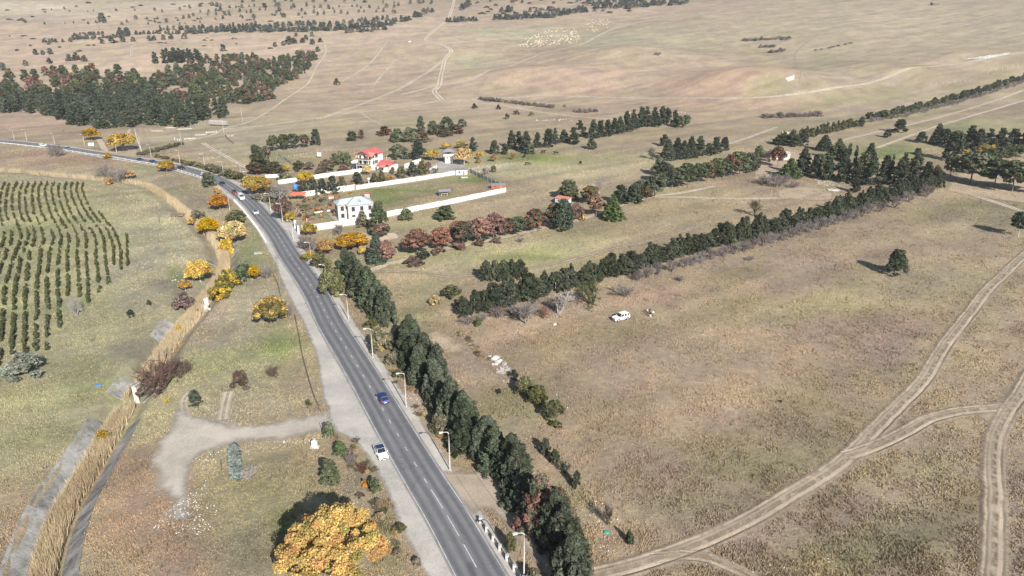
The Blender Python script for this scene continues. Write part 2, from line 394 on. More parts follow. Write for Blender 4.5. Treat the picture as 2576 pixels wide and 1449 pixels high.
# ------------------------------------------------------------------ ground cover colour (what grows or lies there)
BASE = np.array((0.345, 0.285, 0.185))
COVER = [  # centre u, v, radius along u, radius along v (image units, turned into metres), colour, strength
    (300, 120, 620, 95, (0.49, 0.385, 0.285), 0.9), (900, 60, 420, 60, (0.47, 0.375, 0.275), 0.9),
    (80, 22, 260, 22, (0.53, 0.46, 0.34), 0.9), (60, 45, 130, 9, (0.33, 0.28, 0.24), 0.5), (400, 12, 160, 12, (0.50, 0.43, 0.33), 0.8),
    (1500, 25, 500, 28, (0.42, 0.33, 0.25), 0.8), (2250, 70, 560, 85, (0.40, 0.345, 0.235), 0.95),
    (1350, 180, 560, 75, (0.425, 0.325, 0.235), 0.9), (1180, 165, 90, 22, (0.42, 0.41, 0.26), 0.6),
    (1300, 85, 170, 22, (0.40, 0.385, 0.255), 0.7), (1620, 95, 160, 30, (0.37, 0.345, 0.235), 0.7),
    (1840, 195, 150, 46, (0.47, 0.335, 0.235), 0.95), (1935, 215, 60, 26, (0.33, 0.34, 0.16), 0.6),
    (2080, 155, 45, 18, (0.27, 0.27, 0.16), 0.6), (2150, 195, 160, 22, (0.37, 0.315, 0.225), 0.7),
    (2400, 160, 110, 16, (0.46, 0.36, 0.26), 0.7), (2200, 255, 330, 30, (0.395, 0.345, 0.225), 0.8),
    (1950, 262, 120, 12, (0.42, 0.30, 0.21), 0.6), (2190, 268, 90, 10, (0.47, 0.36, 0.27), 0.7),
    (2070, 305, 50, 8, (0.24, 0.25, 0.15), 0.7), (2450, 250, 160, 16, (0.40, 0.32, 0.24), 0.6),
    (2480, 318, 130, 16, (0.30, 0.31, 0.16), 0.7), (2240, 385, 90, 22, (0.225, 0.275, 0.10), 0.85),
    (1000, 250, 330, 60, (0.43, 0.345, 0.245), 0.8), (960, 310, 300, 22, (0.385, 0.335, 0.215), 0.8),
    (620, 340, 180, 40, (0.41, 0.36, 0.25), 0.8), (430, 350, 90, 16, (0.40, 0.365, 0.26), 0.7),
    (100, 305, 220, 32, (0.42, 0.31, 0.235), 0.8), (560, 385, 70, 20, (0.36, 0.33, 0.22), 0.6),
    (1400, 420, 340, 42, (0.41, 0.39, 0.23), 0.9), (1330, 396, 130, 13, (0.185, 0.245, 0.06), 0.8),
    (1650, 440, 150, 40, (0.40, 0.33, 0.235), 0.6), (1560, 395, 120, 24, (0.36, 0.33, 0.19), 0.6),
    (1100, 468, 170, 36, (0.30, 0.285, 0.165), 0.85), (970, 500, 60, 22, (0.155, 0.215, 0.055), 0.75),
    (1030, 480, 130, 5, (0.15, 0.21, 0.05), 0.7), (1190, 452, 45, 9, (0.16, 0.22, 0.05), 0.8), (1190, 472, 60, 10, (0.40, 0.30, 0.21), 0.6),
    (690, 395, 45, 12, (0.24, 0.28, 0.10), 0.7), (760, 400, 90, 18, (0.28, 0.28, 0.15), 0.6),
    (830, 552, 60, 14, (0.19, 0.21, 0.08), 0.8), (790, 520, 60, 14, (0.33, 0.27, 0.17), 0.7), (800, 530, 80, 4, (0.43, 0.24, 0.13), 0.7),
    (690, 530, 22, 22, (0.17, 0.23, 0.06), 0.7), (1050, 560, 200, 25, (0.385, 0.33, 0.205), 0.8), (1020, 580, 60, 14, (0.29, 0.235, 0.17), 0.6),
    (1400, 640, 480, 52, (0.42, 0.395, 0.225), 0.9), (1320, 655, 110, 9, (0.225, 0.24, 0.10), 0.75), (1500, 590, 130, 8, (0.27, 0.28, 0.13), 0.6),
    (1620, 560, 120, 16, (0.33, 0.29, 0.19), 0.5), (1850, 505, 180, 30, (0.40, 0.33, 0.21), 0.7), (1780, 522, 70, 6, (0.24, 0.26, 0.12), 0.6),
    (1060, 740, 90, 40, (0.34, 0.335, 0.19), 0.8), (1070, 790, 50, 25, (0.25, 0.26, 0.12), 0.6),
    (1950, 900, 760, 420, (0.355, 0.28, 0.19), 0.95), (1330, 850, 170, 60, (0.40, 0.295, 0.21), 0.6), (1640, 745, 130, 22, (0.385, 0.28, 0.205), 0.5),
    (1820, 660, 130, 14, (0.33, 0.26, 0.205), 0.6), (2050, 680, 160, 40, (0.335, 0.265, 0.205), 0.6), (2450, 560, 140, 40, (0.33, 0.285, 0.20), 0.6),
    (2350, 720, 260, 50, (0.285, 0.27, 0.16), 0.6), (1990, 800, 90, 22, (0.26, 0.25, 0.145), 0.6), (2020, 770, 200, 22, (0.41, 0.35, 0.20), 0.5),
    (2250, 900, 120, 40, (0.31, 0.245, 0.195), 0.7), (2060, 1060, 170, 50, (0.315, 0.25, 0.195), 0.6), (1700, 900, 160, 40, (0.35, 0.30, 0.18), 0.4),
    (1880, 1000, 180, 30, (0.375, 0.31, 0.185), 0.5), (1550, 1050, 140, 60, (0.315, 0.275, 0.165), 0.5), (1720, 1160, 140, 40, (0.315, 0.245, 0.195), 0.6),
    (1920, 1160, 150, 40, (0.33, 0.30, 0.17), 0.6), (1760, 1270, 140, 40, (0.27, 0.25, 0.15), 0.6), (2050, 1330, 170, 60, (0.295, 0.235, 0.175), 0.7),
    (2300, 1200, 150, 60, (0.29, 0.275, 0.155), 0.6), (2250, 1380, 200, 60, (0.275, 0.255, 0.155), 0.6), (2450, 900, 110, 90, (0.42, 0.345, 0.215), 0.7),
    (2480, 800, 60, 60, (0.27, 0.25, 0.16), 0.5), (2560, 1200, 70, 200, (0.33, 0.275, 0.20), 0.7), (2540, 940, 30, 30, (0.28, 0.20, 0.16), 0.5),
    (1280, 1020, 110, 100, (0.285, 0.25, 0.165), 0.8), (1440, 1290, 60, 110, (0.285, 0.26, 0.16), 0.8), (1180, 920, 60, 50, (0.34, 0.28, 0.20), 0.6),
    (1060, 1060, 60, 140, (0.39, 0.31, 0.225), 0.85), (1180, 1150, 70, 45, (0.30, 0.255, 0.15), 0.8), (1280, 1390, 70, 80, (0.31, 0.255, 0.175), 0.8), (950, 860, 40, 50, (0.33, 0.29, 0.18), 0.7),
    (150, 650, 330, 250, (0.345, 0.350, 0.195), 0.95), (420, 620, 150, 160, (0.395, 0.38, 0.245), 0.85), (370, 590, 40, 30, (0.30, 0.28, 0.20), 0.5),
    (380, 700, 130, 60, (0.355, 0.34, 0.22), 0.6), (300, 820, 160, 70, (0.315, 0.31, 0.185), 0.7), (350, 850, 110, 60, (0.25, 0.235, 0.165), 0.6),
    (180, 990, 160, 90, (0.345, 0.34, 0.195), 0.8), (230, 950, 60, 30, (0.22, 0.23, 0.12), 0.6), (60, 1150, 140, 90, (0.325, 0.31, 0.20), 0.8), (240, 1010, 60, 40, (0.22, 0.205, 0.14), 0.6),
    (330, 760, 60, 30, (0.235, 0.225, 0.175), 0.6), (400, 720, 50, 22, (0.24, 0.225, 0.18), 0.6), (290, 880, 60, 26, (0.225, 0.215, 0.16), 0.6), (190, 1060, 70, 40, (0.225, 0.22, 0.165), 0.6), (120, 1060, 50, 30, (0.33, 0.32, 0.18), 0.5), (370, 660, 40, 20, (0.235, 0.23, 0.18), 0.6), (440, 760, 30, 40, (0.21, 0.22, 0.13), 0.5),
    (30, 1310, 50, 80, (0.36, 0.27, 0.19), 0.6), (440, 690, 26, 26, (0.18, 0.23, 0.08), 0.6),
    (200, 450, 260, 30, (0.375, 0.36, 0.23), 0.8), (150, 402, 190, 26, (0.345, 0.255, 0.185), 0.9), (420, 420, 160, 10, (0.23, 0.265, 0.11), 0.6), (470, 470, 90, 30, (0.31, 0.27, 0.18), 0.7),
    (520, 510, 60, 40, (0.27, 0.24, 0.17), 0.7), (620, 590, 40, 45, (0.21, 0.25, 0.10), 0.7), (640, 650, 40, 40, (0.235, 0.275, 0.12), 0.7), (540, 620, 60, 60, (0.34, 0.29, 0.2), 0.5),
    (640, 760, 90, 50, (0.345, 0.33, 0.225), 0.8), (520, 800, 70, 60, (0.35, 0.28, 0.22), 0.7), (640, 900, 150, 90, (0.335, 0.325, 0.195), 0.85), (720, 860, 40, 60, (0.225, 0.275, 0.105), 0.7),
    (620, 1010, 160, 50, (0.33, 0.315, 0.19), 0.8), (700, 1030, 70, 22, (0.375, 0.34, 0.22), 0.6), (760, 960, 30, 50, (0.30, 0.235, 0.165), 0.5),
    (330, 1200, 110, 110, (0.32, 0.245, 0.16), 0.85), (300, 1330, 170, 140, (0.31, 0.232, 0.16), 0.9), (400, 1420, 110, 60, (0.29, 0.222, 0.155), 0.7),
    (650, 1250, 210, 130, (0.235, 0.225, 0.13), 0.9), (520, 1240, 40, 70, (0.31, 0.285, 0.17), 0.6), (580, 1400, 120, 60, (0.19, 0.19, 0.12), 0.7), (720, 1340, 50, 40, (0.15, 0.19, 0.06), 0.7),
    (880, 1170, 60, 40, (0.30, 0.245, 0.16), 0.7), (900, 1230, 50, 60, (0.25, 0.235, 0.16), 0.7), (990, 1370, 40, 90, (0.205, 0.215, 0.10), 0.8),
]
CVR = []
for (u, v, ru, rv, c, st) in COVER:
    x, y, z, s = ground_at(u, v)
    x0, y0, _, _ = ground_at(u, v + rv); x1, y1, _, _ = ground_at(u, max(v - rv, -2))
    CVR.append((x, y, ru * s / F, max(1.5, abs(y1 - y0) / 2), x / max(y, 1.0), np.array(c), st))

def gcol(x, y):
    x = np.asarray(x, float); y = np.asarray(y, float)
    C = np.tile(BASE, (len(x), 1))
    wx = x + 14 * (fbm(x / 33, y / 33, 1) - 0.5) + 5 * (fbm(x / 8, y / 8, 4) - 0.5)
    wy = y + 14 * (fbm(x / 33, y / 33, 2) - 0.5) + 5 * (fbm(x / 8, y / 8, 5) - 0.5)
    for (cx, cy, rx, ry, sl, c, st) in CVR:
        m = (np.abs(y - cy) < 2.6 * ry + 14)
        if not m.any(): continue
        yy = wy[m] - cy; xx = wx[m] - cx - sl * yy
        d = (xx / rx) ** 2 + (yy / ry) ** 2
        w = (st * np.exp(-d ** 1.4 * 0.9))[:, None]
        C[m] = C[m] * (1 - w) + c * w
    n1 = fbm(x / 21, y / 13, 8)[:, None]; n2 = fbm(x / 5.5, y / 5.5, 9)[:, None]; n3 = fbm(x / 47 + y / 60, y / 19 - x / 33, 12)[:, None]
    C = C * (0.80 + 0.25 * n1 + 0.17 * n2)
    st_ = fbm((0.80 * x + 0.60 * y) / 60.0, (-0.60 * x + 0.80 * y) / 7.0, 17)[:, None]; n4 = fbm(x / 2.2, y / 2.2, 19, 3)[:, None]
    C = C * (1 + 0.55 * (st_ - 0.5)) * (1 + 0.16 * (n4 - 0.5))
    n5 = fbm(x / 11.0 + 3, y / 17.0, 23, 3)[:, None]; pa = np.clip((n5 - 0.5) * 5, -1, 1)
    C = C * (1 + pa * np.array((0.10, 0.095, 0.04)))
    gr = np.clip((n3 - 0.52) * 3.8, 0, 1) * 0.62
    C = C * (1 - gr) + C * np.array((0.80, 0.93, 0.68)) * gr
    rd = np.clip((0.45 - n3) * 3.6, 0, 1) * 0.6
    C = C * (1 - rd) + C * np.array((0.95, 0.87, 0.89)) * rd
    C = C * np.array((0.99, 0.942, 0.945)) * 0.96
    g = C.mean(1, keepdims=True); C = g + (C - g) * 0.88
    return C

# ------------------------------------------------------------------ ground sheet
def ground_material():
    m, nt, nd, lk = new_mat('dry_grass_ground')
    at = N(nd, 'ShaderNodeAttribute', attribute_name='gcol')
    geo = nd.new('ShaderNodeNewGeometry')
    pos = geo.outputs['Position']
    n_f = noise_n(nd, lk, pos, 2.6, 4, 0.75)
    n_m = noise_n(nd, lk, pos, 0.55, 4, 0.7, 0.6)
    n_l = noise_n(nd, lk, pos, 0.085, 4, 0.65)
    f = math_n(nd, lk, 'ADD', math_n(nd, lk, 'MULTIPLY', n_f, 0.55), math_n(nd, lk, 'MULTIPLY', n_m, 0.45))
    v = rampf(nd, lk, f, 0.30, 0.70, 0.70, 1.24)
    hs = nd.new('ShaderNodeHueSaturation')
    lk.new(at.outputs['Color'], hs.inputs['Color']); lk.new(v, hs.inputs['Value'])
    straw = mixc(nd, lk, rampf(nd, lk, n_m, 0.50, 0.72, 0.0, 0.55), hs.outputs[0], mixc(nd, lk, 1.0, hs.outputs[0], (1.22, 1.13, 0.92), 'MULTIPLY'))
    col = mixc(nd, lk, rampf(nd, lk, n_l, 0.55, 0.72, 0.0, 0.5), straw, mixc(nd, lk, 1.0, straw, (0.80, 0.82, 0.74), 'MULTIPLY'))
    p = out_principled(nd, lk, col, 0.95, 0.05, 0, bump(nd, lk, f, 0.9, 0.35))
    o = nd.new('ShaderNodeOutputMaterial'); lk.new(p.outputs[0], o.inputs[0])
    return m
GROUND = ground_material()

def build_ground():
    nr, nc = 640, 600
    yy = np.geomspace(34, 3700, nr) - 90.0
    yy[0] = -120
    s = np.linspace(-1.12, 1.12, nc)
    s = np.sign(s) * np.abs(s) ** 1.12
    Y, S = np.meshgrid(yy, s, indexing='ij')
    X = S * (np.maximum(Y, -40) + 92.0)
    x = X.ravel(); y = Y.ravel()
    V = np.stack([x, y, zt(x, y)], 1)
    i = np.arange((nr - 1) * (nc - 1)); r = i // (nc - 1); c = i % (nc - 1)
    a = r * nc + c
    Fc = np.stack([a, a + 1, a + nc + 1, a + nc], 1)
    me = mesh_np('ground', V, Fc, GROUND, smooth=True)
    at = me.color_attributes.new('gcol', 'FLOAT_COLOR', 'POINT')
    cc = np.ones((len(V), 4), np.float32); cc[:, :3] = gcol(x, y)
    at.data.foreach_set('color', cc.ravel())
    o = link(bpy.data.objects.new('ground', me)); o['kind'] = 'structure'
build_ground()

# ------------------------------------------------------------------ ribbons (roads, tracks) and patches
EXCL_LINES = []; EXCL_POLYS = []
def lift(y): return 0.015 + np.maximum(y, 0) * 1.6e-4

def px_path(P, step=3.0):
    return catmull([ground_at(*p)[:2] for p in P], step)

def frame(L):
    d = np.gradient(L, axis=0); d /= (np.linalg.norm(d, axis=1)[:, None] + 1e-9)
    return d, np.stack([d[:, 1], -d[:, 0]], 1)       # tangent, right-hand normal

def ribbon(name, L, offs, mat, dz=0.0, prof=None, parent=None, kind='structure', wob=0.0, rough=False):
    """offs: offsets across (to the right); attributes across (-1..1) and along (m)"""
    d, n = frame(L)
    al = np.concatenate([[0], np.cumsum(np.linalg.norm(np.diff(L, axis=0), axis=1))])
    V = []; ac = []; ln = []
    k = len(offs); w = max(abs(offs[0]), abs(offs[-1]))
    for j, o in enumerate(offs):
        ww = wob * (np.sin(al / 7.3) + 1.6 * (fbm(al / 3.1, al * 0 + 7, 5, 3) - 0.5)) if wob else 0
        pj = prof[j] if prof is not None else 0
        if rough: pj = 0.11 + (pj - 0.11) * np.clip(1.9 * fbm(al / 9.0, al * 0 + (3 if o < 0 else 11), 7, 3) - 0.25, 0.1, 1.4) + 0.05 * (fbm(al / 1.7, al * 0 + j * 3.7, 9, 2) - 0.5)
        P = L + n * (o + ww)[:, None] if wob else L + n * o
        z = zt(P[:, 0], P[:, 1]) + lift(P[:, 1]) + dz + pj
        V.append(np.stack([P[:, 0], P[:, 1], z], 1)); ac.append(np.full(len(L), o)); ln.append(al)
    V = np.stack(V, 1).reshape(-1, 3); ac = np.stack(ac, 1).ravel(); ln = np.stack(ln, 1).ravel()
    i = np.arange((len(L) - 1) * (k - 1)); r = i // (k - 1); c = i % (k - 1); a = r * k + c
    Fc = np.stack([a, a + 1, a + k + 1, a + k], 1)[:, ::-1]
    me = mesh_np(name, V, Fc, mat, smooth=True, attrs={'across': ac, 'along': ln, 'half': np.full(len(ac), w)})
    o = link(bpy.data.objects.new(name, me), parent)
    if parent is None: o['kind'] = kind
    return o

def earth_mat(name, col, kind='ribbon', soft=0.5, amp=1.2, nscale=0.9, grass=None, solid=(0.0, 0.8)):
    band = None
    m, nt, nd, lk = new_mat(name)
    geo = nd.new('ShaderNodeNewGeometry'); pos = geo.outputs['Position']
    nf = noise_n(nd, lk, pos, 3.2, 4, 0.75); nm = noise_n(nd, lk, pos, nscale, 4, 0.65); nl = noise_n(nd, lk, pos, 0.12, 3, 0.6)
    f = math_n(nd, lk, 'ADD', math_n(nd, lk, 'MULTIPLY', nf, 0.5), math_n(nd, lk, 'MULTIPLY', nl, 0.5))
    lo = tuple(c * 0.72 for c in col); hi = tuple(min(1, c * 1.16) for c in col)
    c = mixc(nd, lk, rampf(nd, lk, f, 0.32, 0.68), lo, hi)
    if kind == 'ribbon':
        ac = N(nd, 'ShaderNodeAttribute', attribute_name='across').outputs['Fac']
        hf = N(nd, 'ShaderNodeAttribute', attribute_name='half').outputs['Fac']
        aa = math_n(nd, lk, 'ABSOLUTE', ac)
        edge = math_n(nd, lk, 'SUBTRACT', hf, aa)
        if grass is not None:     # grown-over strip between the wheel tracks
            mid = rampf(nd, lk, math_n(nd, lk, 'ADD', math_n(nd, lk, 'DIVIDE', aa, hf), math_n(nd, lk, 'MULTIPLY', math_n(nd, lk, 'SUBTRACT', nm, 0.5), 0.5)), 0.08, 0.24, 0.8, 0.0)
            c = mixc(nd, lk, mid, c, grass)
            rel = math_n(nd, lk, 'ABSOLUTE', math_n(nd, lk, 'SUBTRACT', math_n(nd, lk, 'DIVIDE', aa, hf), 0.5))
            band = math_n(nd, lk, 'MAXIMUM', rampf(nd, lk, rel, 0.24, 0.46, 1.0, 0.0), rampf(nd, lk, nm, 0.40, 0.66, solid[0], solid[1]))
        fac = rampf(nd, lk, math_n(nd, lk, 'ADD', edge, math_n(nd, lk, 'MULTIPLY', math_n(nd, lk, 'SUBTRACT', nm, 0.62), amp * 2)), -soft * 0.4, soft)
        if band is not None: fac = math_n(nd, lk, 'MULTIPLY', fac, band)
    else:
        sd = N(nd, 'ShaderNodeAttribute', attribute_name='sdf').outputs['Fac']
        fac = rampf(nd, lk, math_n(nd, lk, 'ADD', math_n(nd, lk, 'MULTIPLY', sd, -1.0), math_n(nd, lk, 'MULTIPLY', math_n(nd, lk, 'SUBTRACT', nm, 0.5), amp * 2)), -soft, soft)
    ns = noise_n(nd, lk, pos, 0.33, 5, 0.75, 0.8)
    c = mixc(nd, lk, rampf(nd, lk, ns, 0.50, 0.72, 0.0, 0.45), c, tuple(q * 0.66 for q in col)); c = mixc(nd, lk, rampf(nd, lk, ns, 0.44, 0.30, 0.0, 0.4), c, tuple(min(1, q * 1.22) for q in col))
    p = out_principled(nd, lk, c, 0.95, 0.08, 0, bump(nd, lk, nf, 0.5, 0.12))
    tr = nd.new('ShaderNodeBsdfTransparent'); mx = nd.new('ShaderNodeMixShader')
    lk.new(fac, mx.inputs[0]); lk.new(tr.outputs[0], mx.inputs[1]); lk.new(p.outputs[0], mx.inputs[2])
    o = nd.new('ShaderNodeOutputMaterial'); lk.new(mx.outputs[0], o.inputs[0])
    return m

def poly_sdf(x, y, P):
    P = np.asarray(P)
    d = seg_dist(x, y, np.vstack([P, P[:1]]))
    ins = np.zeros(x.shape, bool)
    for i in range(len(P)):
        x0, y0 = P[i]; x1, y1 = P[(i + 1) % len(P)]
        c = ((y0 > y) != (y1 > y)) & (x < (x1 - x0) * (y - y0) / (y1 - y0 + 1e-12) + x0)
        ins ^= c
    return np.where(ins, -d, d)

def patch(name, poly_px, mat, sp=1.0, dz=0.0, margin=2.0, excl=True):
    P = np.array([ground_at(*p)[:2] for p in poly_px])
    x0, y0 = P.min(0) - margin; x1, y1 = P.max(0) + margin
    nx, ny = int((x1 - x0) / sp) + 2, int((y1 - y0) / sp) + 2
    X, Y = np.meshgrid(np.linspace(x0, x1, nx), np.linspace(y0, y1, ny))
    x, y = X.ravel(), Y.ravel()
    sd = poly_sdf(x, y, P)
    i = np.arange((nx - 1) * (ny - 1)); r = i // (nx - 1); c = i % (nx - 1); a = r * nx + c
    q = np.stack([a, a + 1, a + nx + 1, a + nx], 1)
    q = q[(sd[q] < margin).any(1)]
    V = np.stack([x, y, zt(x, y) + lift(y) + dz], 1)
    used = np.unique(q); mp = np.zeros(len(x), np.int32); mp[used] = np.arange(len(used))
    me = mesh_np(name, V[used], mp[q], mat, smooth=True, attrs={'sdf': sd[used]})
    o = link(bpy.data.objects.new(name, me)); o['kind'] = 'structure'
    if excl: EXCL_POLYS.append(P)
    return o

# ---- asphalt road
ROAD_PX = [(1330, 1680), (1286, 1585), (1210, 1449), (1126, 1300), (1054, 1184), (992, 1080), (926, 966), (886, 900), (834, 816), (791, 733),
           (734, 650), (692, 583), (648, 530), (626, 508), (603, 488), (580, 471), (553, 455), (516, 440), (448, 421),
           (375, 407), (284, 393.5), (248, 387), (174, 375.5), (124, 368.7), (0, 355.7), (-110, 346)]
ROAD = px_path(ROAD_PX, 2.0)
EXCL_LINES.append((ROAD, 6.0))

def asphalt():
    m, nt, nd, lk = new_mat('worn_asphalt')
    geo = nd.new('ShaderNodeNewGeometry'); pos = geo.outputs['Position']
    ac = N(nd, 'ShaderNodeAttribute', attribute_name='across').outputs['Fac']
    al = N(nd, 'ShaderNodeAttribute', attribute_name='along').outputs['Fac']
    cmb = nd.new('ShaderNodeCombineXYZ'); lk.new(math_n(nd, lk, 'MULTIPLY', al, 0.045), cmb.inputs[0]); lk.new(math_n(nd, lk, 'MULTIPLY', ac, 1.1), cmb.inputs[1])
    n1 = noise_n(nd, lk, cmb.outputs[0], 1.0, 4, 0.6); n2 = noise_n(nd, lk, pos, 9.0, 3, 0.7); n3 = noise_n(nd, lk, pos, 0.35, 3, 0.6)
    # wheel paths: tyre polish at +-0.9 and +-2.5 m from the centre
    w = math_n(nd, lk, 'ABSOLUTE', math_n(nd, lk, 'SUBTRACT', math_n(nd, lk, 'ABSOLUTE', math_n(nd, lk, 'SUBTRACT', math_n(nd, lk, 'ABSOLUTE', ac), 1.75)), 0.82))
    lane = rampf(nd, lk, w, 0.1, 0.7)
    f = math_n(nd, lk, 'ADD', math_n(nd, lk, 'ADD', math_n(nd, lk, 'MULTIPLY', n1, 0.5), math_n(nd, lk, 'MULTIPLY', lane, 0.22)), math_n(nd, lk, 'ADD', math_n(nd, lk, 'MULTIPLY', n2, 0.18), math_n(nd, lk, 'MULTIPLY', n3, 0.2)))
    c = mixc(nd, lk, rampf(nd, lk, f, 0.32, 0.85), (0.120, 0.122, 0.130), (0.235, 0.232, 0.235))
    n4 = noise_n(nd, lk, pos, 0.09, 5, 0.7, 1.5)
    crack = rampf(nd, lk, math_n(nd, lk, 'ABSOLUTE', math_n(nd, lk, 'SUBTRACT', n4, 0.5)), 0.0, 0.006, 0.6, 0.0)
    c = mixc(nd, lk, crack, c, (0.05, 0.05, 0.052))
    n5 = noise_n(nd, lk, pos, 0.22, 2, 0.5)
    c = mixc(nd, lk, rampf(nd, lk, n5, 0.66, 0.70, 0.0, 0.45), c, (0.085, 0.085, 0.09))
    e = rampf(nd, lk, math_n(nd, lk, 'ADD', math_n(nd, lk, 'ABSOLUTE', ac), math_n(nd, lk, 'MULTIPLY', math_n(nd, lk, 'SUBTRACT', n3, 0.5), 0.7)), 3.35, 3.75, 0.0, 0.75)
    c = mixc(nd, lk, e, c, (0.36, 0.33, 0.29))
    p = out_principled(nd, lk, c, 0.82, 0.25, 0, bump(nd, lk, n2, 0.25, 0.02))
    o = nd.new('ShaderNodeOutputMaterial'); lk.new(p.outputs[0], o.inputs[0])
    return m

def paint(name, amt=0.45):
    m, nt, nd, lk = new_mat(name)
    geo = nd.new('ShaderNodeNewGeometry'); pos = geo.outputs['Position']
    n = noise_n(nd, lk, pos, 6.0, 3, 0.7); n2 = noise_n(nd, lk, pos, 0.25, 3, 0.6)
    f = math_n(nd, lk, 'ADD', math_n(nd, lk, 'MULTIPLY', n, 0.6), math_n(nd, lk, 'MULTIPLY', n2, 0.4))
    c = mixc(nd, lk, rampf(nd, lk, f, 0.42 - amt * 0.2, 0.75 - amt * 0.2), (0.72, 0.72, 0.70), (0.30, 0.295, 0.29))
    p = out_principled(nd, lk, c, 0.7, 0.25)
    o = nd.new('ShaderNodeOutputMaterial'); lk.new(p.outputs[0], o.inputs[0])
    return m

GRAVEL = earth_mat('gravel_verge', (0.50, 0.465, 0.41), 'ribbon', 0.7, 0.9, 0.5)
GRAVELP = earth_mat('gravel_apron', (0.485, 0.455, 0.41), 'patch', 0.6, 0.8, 0.5)
SPUR = earth_mat('trodden_gravel', (0.47, 0.42, 0.355), 'patch', 1.5, 2.2, 0.35)
SANDP = earth_mat('pale_sand', (0.56, 0.47, 0.34), 'patch', 0.5, 0.9, 0.4)
BAREP = earth_mat('bare_soil', (0.44, 0.35, 0.25), 'patch', 1.6, 2.6, 0.35)
DIRTP = earth_mat('packed_dirt', (0.43, 0.355, 0.275), 'patch', 0.8, 1.0, 0.4)
YARDP = earth_mat('concrete_yard', (0.40, 0.375, 0.34), 'patch', 0.5, 0.5, 0.4)
CHALKP = earth_mat('white_rubble', (0.66, 0.63, 0.58), 'patch', 1.0, 3.2, 0.3)
TRACK = earth_mat('dirt_track', (0.43, 0.35, 0.262), 'ribbon', 1.3, 1.3, 0.55, (0.37, 0.31, 0.215))
TRACKM = earth_mat('main_dirt_track', (0.435, 0.355, 0.265), 'ribbon', 1.5, 1.2, 0.6, (0.385, 0.32, 0.23), (0.35, 1.0))
TRACKB = earth_mat('bare_dirt_track', (0.50, 0.415, 0.31), 'ribbon', 0.8, 0.8, 0.5)
TRACKF = earth_mat('faint_dirt_track', (0.55, 0.47, 0.36), 'ribbon', 1.1, 0.5, 0.35, (0.48, 0.42, 0.32), (0.3, 1.0))

ribbon('gravel_verge', ROAD, [-6.0, -4.8, -3.4, 0, 3.4, 4.6, 5.7], GRAVEL)
road = ribbon('road', ROAD, [-3.75, -2.5, -1.2, 0, 1.2, 2.5, 3.75], asphalt(), 0.045, prof=[0, 0.02, 0.04, 0.05, 0.04, 0.02, 0])
WHITE_LINE = paint('worn_white_paint', 0.35); EDGE_LINE = paint('faded_edge_paint', 0.55)
for s in (-1, 1):
    ribbon('edge_line', ROAD, [s * 3.32 - 0.075, s * 3.32 + 0.075], EDGE_LINE, 0.062, parent=road)
# centre dashes: long ones near the foot of the picture, short ones beyond, a solid stretch in the bend
al = np.concatenate([[0], np.cumsum(np.linalg.norm(np.diff(ROAD, axis=0), axis=1))])
def on_road(s, off=0.0):
    x = np.interp(s, al, ROAD[:, 0]); y = np.interp(s, al, ROAD[:, 1])
    x2 = np.interp(s + 0.5, al, ROAD[:, 0]); y2 = np.interp(s + 0.5, al, ROAD[:, 1])
    d = np.array((x2 - x, y2 - y)); d /= np.linalg.norm(d)
    return np.array((x, y)) + np.array((d[1], -d[0])) * off, d
def road_s(u, v):
    x, y = ground_at(u, v)[:2]
    return al[np.argmin(np.hypot(ROAD[:, 0] - x, ROAD[:, 1] - y))]
S_LONG, S_BEND0, S_BEND1 = road_s(1100, 1265), road_s(624, 505), road_s(560, 458)
def dash(parent, s0, s1):
    b = MB(); n = max(2, int((s1 - s0) / 2) + 1)
    for k in range(n):
        p, d = on_road(s0 + (s1 - s0) * k / (n - 1)); r = np.array((d[1], -d[0]))
        z = gz(*p) + float(lift(p[1])) + 0.045 + 0.05 + 0.008
        for w in (-0.075, 0.075): b.v.append((p[0] + r[0] * w, p[1] + r[1] * w, z))
        if k: b.f.append([2 * k - 2, 2 * k - 1, 2 * k + 1, 2 * k]); b.m.append(0)
    return b.obj('centre_dash', WHITE_LINE, parent)
s = 4.0
while s < al[-1] - 10:
    if s < S_LONG: dash(road, s, s + 5.4); s += 7.4
    elif s < S_BEND0: dash(road, s, s + 1.45); s += 5.3
    elif s < S_BEND1: dash(road, s, S_BEND1); s = S_BEND1 + 4
    else: dash(road, s, s + 2.5); s += 9.0

# ---- gravel lay-by and the trodden spur on the left
LAYBY = [(700, 640), (693, 650), (703, 690), (723, 736), (743, 773), (767, 816), (785, 860), (800, 900), (810, 966), (815, 1000), (826, 1020), (830, 1060),
         (850, 1085), (892, 1106), (922, 1143), (958, 1200), (989, 1266), (1019, 1343), (1058, 1416), (1090, 1480), (1180, 1500), (1100, 1340), (1000, 1170), (900, 1000), (830, 880), (760, 740)]
patch('gravel_layby', LAYBY, GRAVELP, 0.8, 0.012)
SPUR_PX = [(840, 1040), (823, 1036), (790, 1046), (750, 1053), (690, 1066), (633, 1074), (567, 1069), (517, 1056), (480, 1046), (455, 1030), (440, 1040), (432, 1075), (400, 1120), (386, 1160),
           (400, 1215), (437, 1252), (437, 1310), (467, 1305), (470, 1216), (477, 1173), (500, 1143), (550, 1123), (600, 1109), (670, 1106), (733, 1103), (800, 1083), (850, 1080)]
patch('trodden_spur', SPUR_PX, SPUR, 0.8, 0.006)
patch('dirt_apron', [(1096, 1185), (1135, 1189), (1180, 1192), (1235, 1183), (1262, 1222), (1285, 1266), (1312, 1299), (1362, 1366), (1419, 1433), (1460, 1490), (1410, 1500), (1379, 1455),
                     (1352, 1416), (1309, 1359), (1269, 1313), (1235, 1279), (1205, 1276), (1192, 1293)], DIRTP, 0.8, 0.006)
